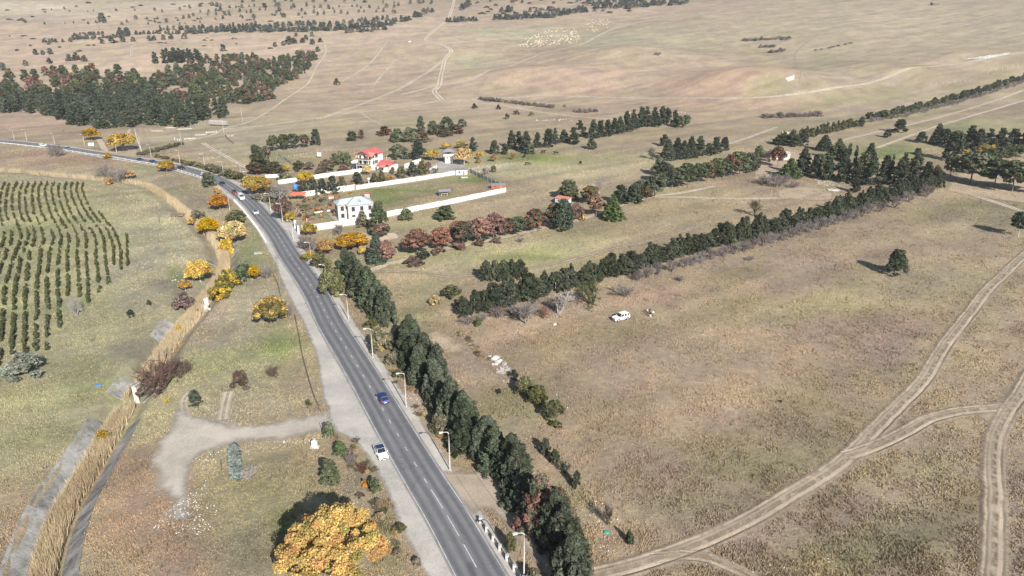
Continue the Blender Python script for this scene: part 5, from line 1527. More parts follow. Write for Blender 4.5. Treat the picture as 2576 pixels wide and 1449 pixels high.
for i, p in enumerate(fill([(384, 150), (420, 140), (480, 140), (505, 152), (505, 164), (470, 156), (430, 164), (395, 166)], 24, 6.5, 12)):
    plant_xy('fir', 'dark', p[0], p[1], rng.uniform(9, 12), rng.uniform(7, 9), 'dark conifer in the small far clump above the mixed wood', 'conifers of the small far clump', 2)
ISO = [(520, 149, 14), (546, 148, 13), (562, 129, 18), (562, 148, 12), (590, 146, 13), (610, 145, 14), (692, 118, 12), (713, 115, 12), (727, 112, 22), (740, 110, 16), (762, 108, 14), (786, 112, 15),
       (806, 107, 12), (800, 131, 14), (785, 92, 13), (770, 100, 13), (745, 92, 11), (90, 138, 15), (108, 138, 12), (127, 137, 16), (125, 160, 15), (65, 166, 15), (8, 177, 20), (175, 154, 18), (192, 152, 20),
       (213, 155, 17), (282, 109, 18), (310, 106, 14), (258, 110, 13), (335, 105, 13), (376, 103, 14), (388, 102, 13), (412, 100, 14), (430, 99, 15), (258, 54, 22), (264, 58, 12), (465, 98, 16)]
for i, (u, v, h) in enumerate(ISO):
    plant('lowpine', 'farpine' if i % 4 else 'mixed', u, v, h, 'lone pine with its own shadow on the far left slope', h * 0.95, 'lone pines on the far left slope', 2)

# far belts
BELT = [((100, 108), (178, 106), 6, 10), ((178, 102), (330, 93), 18, 10), ((185, 93), (262, 86), 9, 9), ((300, 88), (326, 90), 5, 16), ((340, 86), (470, 84), 13, 9), ((470, 86), (560, 80), 13, 13), ((400, 78), (560, 72), 12, 10),
        ((560, 81), (700, 80), 18, 14), ((700, 80), (860, 77), 22, 13), ((560, 72), (720, 68), 14, 12), ((720, 66), (860, 66), 14, 12), ((860, 75), (985, 63), 16, 14), ((985, 63), (1090, 30), 12, 14),
        ((860, 62), (980, 50), 10, 12), ((868, 83), (976, 76), 12, 11), ((1124, 58), (1200, 52), 11, 12), ((1244, 50), (1400, 43), 22, 15), ((1400, 40), (1480, 28), 10, 13), ((1330, 30), (1480, 26), 9, 11),
        ((1500, 24), (1730, 10), 22, 16), ((1480, 15), (1620, 4), 12, 14), ((1160, 28), (1185, 12), 5, 15), ((1260, 34), (1290, 30), 3, 16)]
nf = 0
for (a, b, n, h) in BELT:
    for i in range(n):
        t = (i + rng.random()) / n
        plant('lowpine' if rng.random() < 0.7 else 'cypress', 'farpine', lerp(a[0], b[0], t), lerp(a[1], b[1], t) + rng.uniform(-2.2, 2.2), h * rng.uniform(0.75, 1.3), 'dark green pine in the tree belts across the far slope', h * rng.uniform(0.8, 1.2), 'pines of the far tree belts', 2)
        nf += 1
# scattered small pines on the top slope (as seen, in loose rows)
def joined(items, name, mat, label, cat):
    """many small plants as one real mesh"""
    Vs, Fs, Ts, o = [], [], [], 0
    for (me, x, y, z, w, h, tn) in items:
        nv = len(me.vertices); co = np.empty(nv * 3, np.float32); me.vertices.foreach_get('co', co); co = co.reshape(-1, 3)
        lv = np.empty(len(me.loops), np.int32); me.loops.foreach_get('vertex_index', lv)
        tc = np.empty(nv * 4, np.float32); me.color_attributes['tint'].data.foreach_get('color', tc); tc = tc.reshape(-1, 4)[:, :3]
        a = rng.uniform(0, 6.28); v = co.copy(); c, sn = math.cos(a), math.sin(a)
        v[:, 0], v[:, 1] = (co[:, 0] * c - co[:, 1] * sn) * w + x, (co[:, 0] * sn + co[:, 1] * c) * w + y; v[:, 2] = co[:, 2] * h + z
        Vs.append(v); Fs.append(lv.reshape(-1, 4) + o); Ts.append(tc * np.array(tn)); o += nv
    ob = link(bpy.data.objects.new(name, mesh_np(name, np.concatenate(Vs), np.concatenate(Fs), mat, tint=np.concatenate(Ts))))
    return tag(ob, label, cat, kind='stuff')
items = []
for (v, u0, u1, n, h) in ((6, 600, 1100, 16, 9), (18, 470, 700, 14, 9), (20, 700, 1000, 16, 9), (30, 500, 720, 12, 9), (33, 740, 1010, 13, 8), (42, 480, 800, 14, 9), (50, 340, 640, 11, 8), (12, 1000, 1100, 5, 10), (60, 60, 520, 13, 7), (28, 100, 480, 9, 6), (4, 1200, 1480, 10, 9), (72, 380, 560, 6, 7)):
    for i in range(n):
        u = lerp(u0, u1, (i + rng.random()) / n); vv = v + rng.uniform(-4, 4); hp = h * rng.uniform(0.7, 1.4)
        x, y, z, s = ground_at(u, vv); hm = height_of(hp, vv, s); g = rng.uniform(0.75, 1.3)
        items.append((crown('lowpine', 'farpine', rng.randrange(3), 2), x, y, z, hm * rng.uniform(0.7, 1.1), hm, (g, g, g) if rng.random() < 0.75 else (1.5 * g, 1.1 * g, g)))
joined(items, 'scattered_pines', LM['farpine'], 'loose rows of small scattered pines on the farthest slope', 'pines')
# grey scrub far away
for i in range(60):
    u, v = rng.uniform(0, 700), rng.choice([rng.uniform(8, 60), rng.uniform(84, 130)])
    plant('bush', 'scrub', u, v, rng.uniform(2.5, 5), 'low grey scrub tuft on the far left slope', rng.uniform(6, 16), 'low grey scrub on the far left slope', 2)
for i in range(36):
    plant('bush', 'red' if i % 3 == 0 else 'scrub', rng.uniform(1190, 1600), rng.uniform(2, 36), rng.uniform(4, 7), 'low reddish grey scrub tuft at the top of the far slope', rng.uniform(10, 22), 'low scrub at the top of the far slope', 2)
# hedge strips on the right
L = px_path([(1958, 358), (2010, 350), (2070, 338), (2120, 326), (2166, 316)], 1.0)
for i, p in enumerate(along(L, 30, 0.9)):
    plant_xy('slim', 'olive' if i % 2 else 'wind', p[0], p[1], rng.uniform(5, 7.5), rng.uniform(3.5, 5), '%s dark leaning tree of the short strip above the grove, from its left end' % ordinal(i), 'trees of the short strip above the grove', 2)
L = px_path([(2186, 302), (2260, 288), (2340, 268), (2420, 247), (2500, 222), (2600, 192)], 1.0)
for i, p in enumerate(along(L, 58, 1.4)):
    plant_xy('bush', 'wind' if i % 3 else 'olive', p[0], p[1], rng.uniform(4.0, 6.5), rng.uniform(6, 9), 'dark bush in the long hedge strip at the right', 'dark bushes of the long right hedge strip', 2)
for i, p in enumerate(along(px_path([(2186, 308), (2260, 296), (2340, 277), (2420, 256), (2500, 231), (2600, 201)], 1.0), 50, 1.2)):
    plant_xy('bare', 'bare', p[0], p[1], rng.uniform(2.5, 4.2), rng.uniform(4, 6), 'grey leafless shrub edging the long hedge strip at the right', 'grey shrubs of the long right hedge strip', 2)
for (a, b, n, h, w, lb) in (((1205, 251), (1395, 272), 34, 10, 14, 'grey leafless shrub in the hedge line across the open pasture'), ((1445, 283), (1502, 282), 11, 9, 12, 'grey leafless shrub in the short hedge line left of the conifer row'),
                            ((1915, 297), (2066, 292), 20, 13, 18, 'grey leafless shrub in the thicket below the knolls'), ((1870, 104), (1990, 98), 16, 8, 16, 'grey leafless shrub in the thicket behind the knolls'),
                            ((1912, 119), (1952, 118), 6, 7, 12, 'grey leafless shrub in the small thicket between the knolls'), ((1938, 133), (1975, 130), 5, 10, 14, 'grey leafless shrub in the lower thicket between the knolls'),
                            ((2050, 128), (2140, 110), 7, 5, 12, 'low shrub on the rim of the right knoll')):
    for i in range(n):
        t = (i + rng.random()) / n
        plant('bare' if rng.random() < 0.6 else 'bush', 'bare' if rng.random() < 0.8 else 'scrub', lerp(a[0], b[0], t), lerp(a[1], b[1], t) + rng.uniform(-1.5, 1.5), h * rng.uniform(0.7, 1.2), lb, w * rng.uniform(0.8, 1.3), lb.replace('grey leafless shrub', 'shrubs').replace('low shrub', 'shrubs'), 2)
# shrub verge above the upper road
for (a, b, n, h, lb) in (((350, 392), (456, 366), 17, 10, 'low grey green shrub of the upper verge strip'), ((392, 396), (470, 412), 8, 9, 'low grey green shrub beside the upper road lamp'), ((462, 414), (520, 426), 9, 12, 'low grey green shrub before the road bend'), ((528, 430), (606, 452), 13, 17, 'grey green shrub along the road bend')):
    for i in range(n):
        t = (i + rng.random()) / n
        plant('bush', 'scrub' if i % 2 else 'olive', lerp(a[0], b[0], t), lerp(a[1], b[1], t) + rng.uniform(-2, 2), h * rng.uniform(0.7, 1.2), lb, h * rng.uniform(1.4, 2.0), lb.replace('shrub', 'shrubs', 1), 2)

L = px_path([(868, 1100), (905, 1140), (945, 1205), (975, 1268), (1005, 1340), (1040, 1420)], 1.0)
for i, p in enumerate(along(L, 34, 0.9)):
    plant_xy('bare' if i % 3 else 'bush', ['straw', 'scrub', 'purple', 'olive'][i % 4], p[0] - 1.2, p[1], rng.uniform(0.5, 1.4), rng.uniform(1.0, 2.2), 'dry knee high weed clump at the inner edge of the gravel lay-by', 'weed clumps along the gravel edge', 1)
L = px_path([(922, 760), (944, 830), (974, 900), (1024, 975), (1076, 1060), (1116, 1130)], 1.0)
for i, p in enumerate(along(L, 30, 0.9)):
    plant_xy('bare' if i % 3 else 'bush', ['straw', 'scrub', 'scrub', 'olive'][i % 4], p[0], p[1], rng.uniform(0.5, 1.5), rng.uniform(1.0, 2.6), 'low scrub clump on the bank between road lamps and hedge', 'scrub clumps on the bank below the hedge', 1)
L = px_path([(1152, 836), (1178, 858), (1200, 880), (1222, 906)], 1.0)
for i, p in enumerate(along(L, 16, 0.5)):
    plant_xy('bush' if i % 2 else 'bare', ['scrub', 'straw', 'purple'][i % 3], p[0], p[1], rng.uniform(0.3, 0.8), rng.uniform(1.0, 2.2), 'low dry weed clump in the shallow ditch at the brown field edge', 'weed clumps in the shallow field ditch', 2)
# garden bushes between the compound walls
for i, p in enumerate(fill([(762, 560), (860, 548), (850, 505), (905, 478), (770, 498), (740, 520)], 34, 2.6, 30)):
    if 0.4 < rng.random() < 0.5: continue
    plant_xy('bush', rng.choice(['scrub', 'straw', 'olive', 'purple', 'scrub', 'orange']), p[0], p[1], rng.uniform(0.9, 2.2), rng.uniform(1.6, 3), 'low dry garden shrub in the plot beside the grey roofed house', 'garden shrubs beside the grey roofed house', 2)

# ---- orchard rows
ys = [-62, 0, 150, 330, 480, 700, 900, 1150]
ROWS = [[40, 12, -4, 34, -16, -110, None, None], [80, 55, 45, 90, 45, -35, -50, -75], [132, 100, 95, 160, 115, 45, 30, 5], [176, 150, 150, 215, 170, 120, 110, 95], [222, 195, 200, 265, 225, 200, 190, 190], [270, 245, 255, 330, 310, 280, 280, 275],
        [316, 290, 310, 400, 375, 355, 365, 350], [362, 340, 375, 460, 445, 437, 450, 450], [410, 390, 430, 515, 510, 515, None, None], [458, 440, 480, 580, 580, 600, None, None], [505, 490, 530, 645, 650, 665, None, None],
        [548, 535, 590, 710, 725, 750, None, None], [590, 580, 645, 770, 795, 820, None, None], [628, 625, 690, 825, 860, None, None, None], [None, None, 740, 875, 915, None, None, None], [None, None, None, 955, 965, None, None, None]]
LIM = {8: 790, 9: 800, 10: 850, 11: 760, 12: 700, 13: 590, 14: 590, 15: 565, 7: 1060, 6: 1215, 5: 1225, 4: 1220, 3: 1240, 0: 640}
sap = []
for r, xs in enumerate(ROWS):
    P = [(x / 3.0, 483 + y / 3.0) for x, y in zip(xs, ys) if x is not None and y <= LIM.get(r, 1400)]
    if r in LIM and P:
        k = [i for i, x in enumerate(xs) if x is not None and ys[i] <= LIM[r]][-1]
        nx = xs[k + 1] if k + 1 < len(xs) and xs[k + 1] is not None else xs[k]
        f = (LIM[r] - ys[k]) / max(1, (ys[k + 1] - ys[k]) if k + 1 < len(ys) else 100)
        P.append(((xs[k] + (nx - xs[k]) * f) / 3.0, 483 + LIM[r] / 3.0))
    elif r not in LIM: P.append((P[-1][0] - 6, P[-1][1] + 60))
    P = [p for i, p in enumerate(P) if i == 0 or abs(p[1] - P[i - 1][1]) > 4]
    if len(P) < 2: continue
    L = px_path(P, 1.0)
    a = np.concatenate([[0], np.cumsum(np.linalg.norm(np.diff(L, axis=0), axis=1))])
    s = 0.0; runs = rng.uniform(6, 20)
    while s < a[-1]:
        x = np.interp(s, a, L[:, 0]); y = np.interp(s, a, L[:, 1])
        b = (y + 0.0)
        vv = CY + F * ((CAM_H / 1.0) * CP - y * SP) / (y * CP + CAM_H * SP)
        gapz = 562 < vv < 584 and rng.random() < 0.55
        if not gapz and rng.random() > (0.10 if y < 230 else 0.22):
            sap.append((x + rng.gauss(0, 0.13), y + rng.gauss(0, 0.13), r))
        s += 1.3 if y < 260 else 2.1
        runs -= 1
        if runs < 0:
            s += rng.uniform(1.5, 5); runs = rng.uniform(6, 20)
sap.sort(key=lambda p: p[1])
for (x, y, r) in sap[:296]:
    plant_xy('sapling', 'sapling', x, y, rng.uniform(0.9, 1.9), rng.uniform(0.75, 1.3), 'young bushy dark green sapling in the near part of the orchard rows', 'saplings of the near orchard rows', 1)
items = []
for (x, y, r) in sap[296:]:
    g = rng.uniform(0.75, 1.3); items.append((crown('sapling', 'sapling', rng.randrange(3), 2), x, y, gz(x, y), rng.uniform(0.7, 1.15), rng.uniform(0.9, 1.9), (g, g, g)))
joined(items, 'orchard_saplings', LM['sapling'], 'rows of young dark green saplings in the far part of the orchard', 'saplings')
# ------------------------------------------------------------------ materials for built things
WHITE = simple('white_render', (0.70, 0.685, 0.66), 0.85, 0.2, var=0.10, scale=0.7)
WHITE2 = simple('stained_white_wall', (0.72, 0.69, 0.65), 0.9, 0.15, var=0.14, scale=0.5)
GREYWALL = simple('grey_white_render', (0.50, 0.49, 0.48), 0.85, 0.2, var=0.07, scale=0.6)
REDROOF = simple('red_metal_roof', (0.54, 0.13, 0.125), 0.5, 0.35, var=0.16, scale=0.8)
SALMON = simple('salmon_roof', (0.62, 0.235, 0.18), 0.6, 0.3, var=0.10, scale=0.8)
ORROOF = simple('orange_red_roof', (0.55, 0.16, 0.10), 0.6, 0.3, var=0.12, scale=0.8)
ZINC = simple('zinc_roof', (0.46, 0.50, 0.51), 0.45, 0.4, var=0.10, scale=0.5)
GREYROOF = simple('grey_slate_roof', (0.27, 0.27, 0.275), 0.7, 0.25, var=0.14, scale=0.8)
GLASS = simple('dark_window_glass', (0.035, 0.04, 0.05), 0.12, 0.6, var=0.1)
CARGLASS = simple('car_glass', (0.022, 0.028, 0.042), 0.08, 0.7, var=0.1)
FRAME = simple('brown_window_frame', (0.20, 0.15, 0.12), 0.7, 0.25)
WOOD = simple('weathered_wood', (0.16, 0.13, 0.10), 0.9, 0.15, var=0.2, scale=3)
BROWNDOOR = simple('brown_metal_gate', (0.36, 0.165, 0.095), 0.6, 0.3, var=0.12)
STONE = simple('white_stone', (0.54, 0.515, 0.475), 0.9, 0.15, var=0.15, scale=2)
STONE2 = simple('grey_stone', (0.42, 0.40, 0.365), 0.92, 0.15, var=0.2, scale=2)
POLE = simple('concrete_pole', (0.46, 0.44, 0.41), 0.9, 0.15, var=0.1, scale=2)
LAMPWHITE = simple('lamp_head_white', (0.62, 0.62, 0.61), 0.5, 0.35, var=0.04)
GALV = simple('galvanised_steel', (0.50, 0.50, 0.49), 0.5, 0.4, 0.3, var=0.1)
BLACK = simple('black_rubber', (0.022, 0.022, 0.024), 0.85, 0.2, var=0.1)
GREYFENCE = simple('grey_sheet_fence', (0.27, 0.285, 0.29), 0.6, 0.3, var=0.1)
BLUE = simple('blue_plastic', (0.06, 0.22, 0.60), 0.45, 0.4, var=0.06)
REDBRICK = simple('reddish_boards', (0.33, 0.12, 0.08), 0.8, 0.2, var=0.15)
PINKSTONE = simple('pinkish_stone', (0.60, 0.50, 0.46), 0.9, 0.15, var=0.14, scale=1.5)

def gpos(u, v):
    x, y, z, s = ground_at(u, v); return np.array((x, y, z))

# ------------------------------------------------------------------ houses
class Facade:
    """a wall plane: origin (bottom corner), along direction, outward normal"""
    def __init__(s, o, d): s.o = np.array(o, float); s.d = np.array((d[0], d[1], 0.0)) / np.hypot(d[0], d[1]); s.n = np.array((s.d[1], -s.d[0], 0))
    def p(s, a, z, out=0.0): return s.o + s.d * a + s.n * out + np.array((0, 0, z))

def window(fc, a, z, w, h, parent, cross=True, frame=FRAME, name='window', fw=0.1):
    b = MB()
    for (a0, a1, z0, z1) in ((a - w / 2, a + w / 2, z, z + fw), (a - w / 2, a + w / 2, z + h - fw, z + h), (a - w / 2, a - w / 2 + fw, z + fw, z + h - fw), (a + w / 2 - fw, a + w / 2, z + fw, z + h - fw)) + (((a - 0.035, a + 0.035, z + fw, z + h - fw),) if cross else ()):
        q = [fc.p(a0, z0, -0.02), fc.p(a1, z0, -0.02), fc.p(a1, z0, 0.07), fc.p(a0, z0, 0.07)]
        b.hexa(q + [p + np.array((0, 0, z1 - z0)) for p in q])
    f = b.obj(name, frame, parent)
    g = MB(); g.poly([fc.p(a - w / 2 + fw, z + fw, 0.012), fc.p(a + w / 2 - fw, z + fw, 0.012), fc.p(a + w / 2 - fw, z + h - fw, 0.012), fc.p(a - w / 2 + fw, z + h - fw, 0.012)], [(0, 1, 2, 3)])
    g.obj('pane', GLASS, f)
    return f

def L2W(o, ex, ey):
    ex = np.array((ex[0], ex[1])) / np.hypot(*ex[:2]); ey = np.array((ey[0], ey[1])) / np.hypot(*ey[:2])
    return lambda x, y, z: np.array((o[0] + ex[0] * x + ey[0] * y, o[1] + ex[1] * x + ey[1] * y, o[2] + z))

def pbox(b, T, x0, x1, y0, y1, z0, z1, mi=0):
    b.hexa([T(x0, y0, z0), T(x1, y0, z0), T(x1, y1, z0), T(x0, y1, z0), T(x0, y0, z1), T(x1, y0, z1), T(x1, y1, z1), T(x0, y1, z1)], mi)

def slab_roof(b, P, th=0.12):
    """a sloping sheet given by 3 or 4 corner points, with thickness"""
    P = [np.array(p) for p in P]; n = np.cross(P[1] - P[0], P[2] - P[0]); n /= np.linalg.norm(n)
    if n[2] < 0: P = P[::-1]; n = -n
    k = len(P); Q = [p - n * th for p in P]
    b.poly(P + Q, [tuple(range(k)), tuple(range(2 * k - 1, k - 1, -1))] + [(i, k + i, k + (i + 1) % k, (i + 1) % k) for i in range(k)])

def parts_roof(parent, name, mat, faces, th=0.12):
    b = MB()
    for f in faces: slab_roof(b, f, th)
    return b.obj(name, mat, parent)

# grey roofed house by the road
def grey_house():
    A = gpos(878, 557)
    e = at_z(941.4, 511.7, A[2] + 6.3); ex = e[:2] - at_z(876.6, 518.0, A[2] + 6.3)[:2]
    Lx = min(np.hypot(*ex), 11.0); ex = ex / np.hypot(*ex); ey = np.array((-ex[1], ex[0]))
    T = L2W(A, ex, ey); D = 9.5; H = 6.2
    t = empty('house', tuple(A)); tag(t, 'two storey grey white house with a pale zinc hipped roof', 'house')
    t.matrix_world.translation = A
    def W(b, nm, m): 
        for i in range(len(b.v)): b.v[i] = tuple(np.array(b.v[i]) - A)
        return b.obj(nm, m, t)
    T0 = L2W((0, 0, 0), ex, ey)
    b = MB(); pbox(b, T0, 0, Lx, 0, D, -0.3, H); pbox(b, T0, -3.4, 0.003, 2.6, D - 0.6, -0.3, H - 0.006); b.obj('wall', GREYWALL, t)
    b = MB(); pbox(b, T0, -0.06, Lx + 0.06, -0.06, D + 0.06, 2.95, 3.12); b.obj('string_course', GREYWALL, t)
    o = 0.5; z = H; pk = H + 2.1
    a0, a1, a2, a3 = T0(-o, -o, z), T0(Lx + o, -o, z), T0(Lx + o, D + o, z), T0(-o, D + o, z)
    r0, r1 = T0(Lx * 0.38, D * 0.5, pk), T0(Lx * 0.62, D * 0.5, pk)
    rf = parts_roof(t, 'roof', ZINC, [(a0, a1, r1, r0), (a1, a2, r1), (a2, a3, r0, r1), (a3, a0, r0)])
    w0, w1, w2, w3 = T0(-3.9, 2.1, z), T0(2.2, 2.1, z + 0.02), T0(2.2, D - 0.1, z + 0.02), T0(-3.9, D - 0.1, z)
    wr0, wr1 = T0(-1.6, D * 0.5 + 0.6, z + 1.5), T0(3.0, D * 0.5 + 0.6, z + 1.75)
    parts_roof(t, 'wing_roof', ZINC, [(w0, w1, wr1, wr0), (w2, w3, wr0, wr1), (w3, w0, wr0)])
    b = MB(); pbox(b, T0, Lx * 0.5 - 0.45, Lx * 0.5 + 0.45, 0.9, 2.6, H + 0.55, H + 1.35); b.obj('dormer', ZINC, t)
    f = Facade(T0(0, 0, 0), ex)
    window(Facade(T0(Lx * 0.5 - 0.5, 0.9, 0), ex), 0.5, H + 0.72, 0.6, 0.5, t, False)
    for a in (0.2, 0.53, 0.85):
        window(f, Lx * a, 3.75, 1.25, 1.75, t)
    window(f, Lx * 0.2, 1.55, 1.3, 0.8, t); window(f, Lx * 0.56, 0.9, 1.25, 1.5, t); window(f, Lx * 0.85, 0.9, 1.25, 1.5, t)
    g = Facade(T0(0, 2.6, 0), -ey)
    window(g, 1.3, 3.7, 1.6, 1.9, t); window(g, 1.3, 0.6, 1.6, 2.2, t)
    g2 = Facade(T0(-3.4, 2.6, 0), ex)
    window(g2, 1.7, 3.7, 1.3, 1.8, t); window(g2, 1.7, 0.9, 1.3, 1.7, t)
    g3 = Facade(T0(-3.4, D - 0.6, 0), -ey)
    for a in (1.6, 4.6): window(g3, a, 3.7, 1.2, 1.6, t); window(g3, a, 0.9, 1.2, 1.6, t)
    b = MB(); b.tube([T0(-0.1, -0.1, 0), T0(-0.1, -0.1, H)], 0.06, 6); b.obj('drainpipe', FRAME, t)
    return t
grey_house()

def red_house():
    A = gpos(938, 429)
    exv = gpos(986, 413)[:2] - A[:2]; ex = exv / np.hypot(*exv); ey = np.array((-ex[1], ex[0])); Lx = 9.6; D = 8.5; H = 8.0
    T0 = L2W((0, 0, 0), ex, ey)
    t = empty('house', tuple(A)); tag(t, 'white three storey house with a bright red gabled roof', 'house')
    b = MB(); pbox(b, T0, 0, Lx, 0, D, -0.3, H)
    for x in (0.0, Lx - 0.01):     # gable triangles
        b.poly([T0(x, 0, H), T0(x, D, H), T0(x, D * 0.5, H + 1.9), T0(x + 0.01, 0, H), T0(x + 0.01, D, H), T0(x + 0.01, D * 0.5, H + 1.9)], [(0, 2, 1), (3, 4, 5)])
    b.obj('wall', WHITE, t)
    o = 0.6; k = 1.9 / (D / 2)
    rf = parts_roof(t, 'roof', REDROOF, [(T0(-2.6, -o, H - o * k), T0(Lx + o, -o, H - o * k), T0(Lx + o, D / 2, H + 1.9), T0(-2.6, D / 2, H + 1.9)),
                                         (T0(Lx + o, D + o, H - o * k), T0(-2.6, D + o, H - o * k), T0(-2.6, D / 2, H + 1.9), T0(Lx + o, D / 2, H + 1.9))])
    # front gable over the balcony
    parts_roof(t, 'gable_roof', SALMON, [(T0(-2.8, -2.0, H - 0.5), T0(0.6, -2.0, H + 0.95), T0(0.6, 2.8, H + 1.25), T0(-2.8, 2.2, H - 0.3)), (T0(4.2, -1.6, H - 0.45), T0(0.6, -2.0, H + 0.95), T0(0.6, 2.8, H + 1.25), T0(4.2, 1.2, H + 0.2))])
    b = MB(); pbox(b, T0, Lx * 0.45, Lx * 0.45 + 0.5, D / 2 - 0.25, D / 2 + 0.25, H + 1.4, H + 2.9); b.obj('chimney', REDBRICK, rf)
    b = MB(); pbox(b, T0, -2.4, -0.003, 0.4, D - 0.5, 2.5, 2.72); pbox(b, T0, -2.4, -0.003, 0.4, D - 0.5, 5.2, 5.42); b.obj('balcony', WHITE2, t)
    b = MB()
    for y in (0.5, D * 0.5, D - 0.6):
        pbox(b, T0, -2.35, -2.1, y, y + 0.25, -0.2, H - 0.5)
    b.obj('balcony_posts', WHITE, t)
    b = MB(); pbox(b, T0, -2.40, -2.34, 0.4, D - 0.5, 5.42, 6.3); pbox(b, T0, -2.40, -2.34, 0.4, D - 0.5, 2.72, 3.5); b.obj('railing', FRAME, t)
    f = Facade(T0(0, 0, 0), ex)
    for a in (0.09, 0.17, 0.32, 0.40, 0.48): window(f, Lx * a, 5.9, 0.62, 1.35, t, False)
    for a in (0.24, 0.32, 0.40, 0.48): window(f, Lx * a, 3.1, 0.62, 1.6, t, False)
    window(f, Lx * 0.10, 2.9, 1.1, 2.0, t)
    g = Facade(T0(0, D, 0), -ey)
    for a in (1.5, 4.2, 6.8): window(g, a, 5.5, 1.1, 1.9, t); window(g, a, 2.8, 1.1, 1.9, t); window(g, a, 0.2, 1.2, 2.0, t)
red_house()

def low_red_house():
    A = gpos(980, 434); exv = gpos(1018, 421)[:2] - A[:2]; ex = exv / np.hypot(*exv); ey = np.array((-ex[1], ex[0])); Lx = 7.8; D = 7.5; H = 3.3
    T0 = L2W((0, 0, 0), ex, ey)
    t = empty('house', tuple(A)); tag(t, 'low white annexe with red gabled roofs beside the tall red roofed house', 'house')
    b = MB(); pbox(b, T0, 0, Lx, 0, D, -0.2, H); b.obj('wall', WHITE, t)
    b = MB(); b.poly([T0(0.2, 0.0, H), T0(Lx, 0, H), T0(Lx * 0.52, 0, H + 1.7), T0(0.2, 0.12, H), T0(Lx, 0.12, H), T0(Lx * 0.52, 0.12, H + 1.7)], [(0, 1, 2), (5, 4, 3)]); b.obj('gable_boards', REDBRICK, t)
    o = 0.5
    parts_roof(t, 'roof', REDROOF, [(T0(-o, -o, H - 0.2), T0(Lx * 0.52, -o, H + 1.85), T0(Lx * 0.52, D, H + 1.85), T0(-o, D, H - 0.2)), (T0(Lx + o, -o, H - 0.2), T0(Lx * 0.52, -o, H + 1.85), T0(Lx * 0.52, D, H + 1.85), T0(Lx + o, D, H - 0.2))])
    parts_roof(t, 'porch_roof', SALMON, [(T0(-3.4, 1.2, H - 0.4), T0(-1.4, 0.8, H + 1.1), T0(1.6, 3.6, H + 1.1), T0(-3.0, 4.6, H - 0.3)), (T0(0.4, -0.6, H - 0.1), T0(-1.4, 0.8, H + 1.1), T0(1.6, 3.6, H + 1.1), T0(1.6, 1.0, H + 0.4))])
    b = MB(); pbox(b, T0, -2.9, -2.7, 1.4, 1.6, -0.2, H - 0.4); pbox(b, T0, -0.6, -0.4, -0.4, -0.2, -0.2, H); b.obj('porch_posts', WHITE, t)
    b = MB(); b.tube([T0(Lx - 0.6, D - 1.2, H + 0.4), T0(Lx - 0.6, D - 1.2, H + 3.0)], 0.22, 8); b.obj('chimney', STONE2, t)
    f = Facade(T0(0, D, 0), -ey); window(f, D * 0.5, 0.9, 1.4, 1.4, t)
    window(Facade(T0(0, 0, 0), ex), Lx * 0.28, 1.1, 0.9, 1.0, t)
low_red_house()

def tower_house():
    A = gpos(1120, 411); ex = np.array((0.97, 0.24)); ey = np.array((-ex[1], ex[0])); w = 4.2; D = 4.2
    T0 = L2W((0, 0, 0), ex, ey)
    t = empty('house', tuple(A)); tag(t, 'small white two storey tower house with grey roof and open upper porch', 'house')
    b = MB(); pbox(b, T0, 0, w, 0, D, -0.3, 3.9); b.obj('wall', WHITE, t)
    b = MB(); pbox(b, T0, -1.0, w + 0.8, -0.9, D + 0.3, 3.9, 4.08); b.obj('porch_floor', WHITE2, t)
    b = MB(); pbox(b, T0, 0.5, w - 0.5, 0.9, D - 0.2, 4.08, 6.2); b.obj('upper_room', GREYWALL, t)
    for (x, y) in ((-0.85, -0.75), (w + 0.55, -0.75), (-0.85, D), (w + 0.55, D), (w / 2, -0.75)):
        b = MB(); pbox(b, T0, x, x + 0.16, y, y + 0.16, 4.08, 6.3); b.obj('porch_post', WOOD, t)
    b = MB(); pbox(b, T0, -0.9, w + 0.7, -0.82, -0.76, 4.08, 4.95); pbox(b, T0, -0.92, -0.86, -0.75, D + 0.2, 4.08, 4.95); b.obj('railing', WHITE2, t)
    a = [T0(-1.6, -1.5, 6.25), T0(w + 1.4, -1.5, 6.25), T0(w + 1.4, D + 1.0, 6.25), T0(-1.6, D + 1.0, 6.25)]; p = T0(w / 2 - 0.4, D / 2, 7.5); p2 = T0(w / 2 + 0.4, D / 2, 7.5)
    parts_roof(t, 'roof', GREYROOF, [(a[0], a[1], p2, p), (a[1], a[2], p2), (a[2], a[3], p, p2), (a[3], a[0], p)])
    f = Facade(T0(0, 0, 0), ex); window(f, 1.35, 2.5, 0.7, 0.7, t, False); window(f, 2.9, 2.5, 0.7, 0.7, t, False)
    window(Facade(T0(0.5, 0.9, 0), ex), 1.5, 4.6, 1.2, 1.2, t); window(Facade(T0(0, D, 0), -ey), 2.0, 0.3, 1.1, 2.0, t)
tower_house()

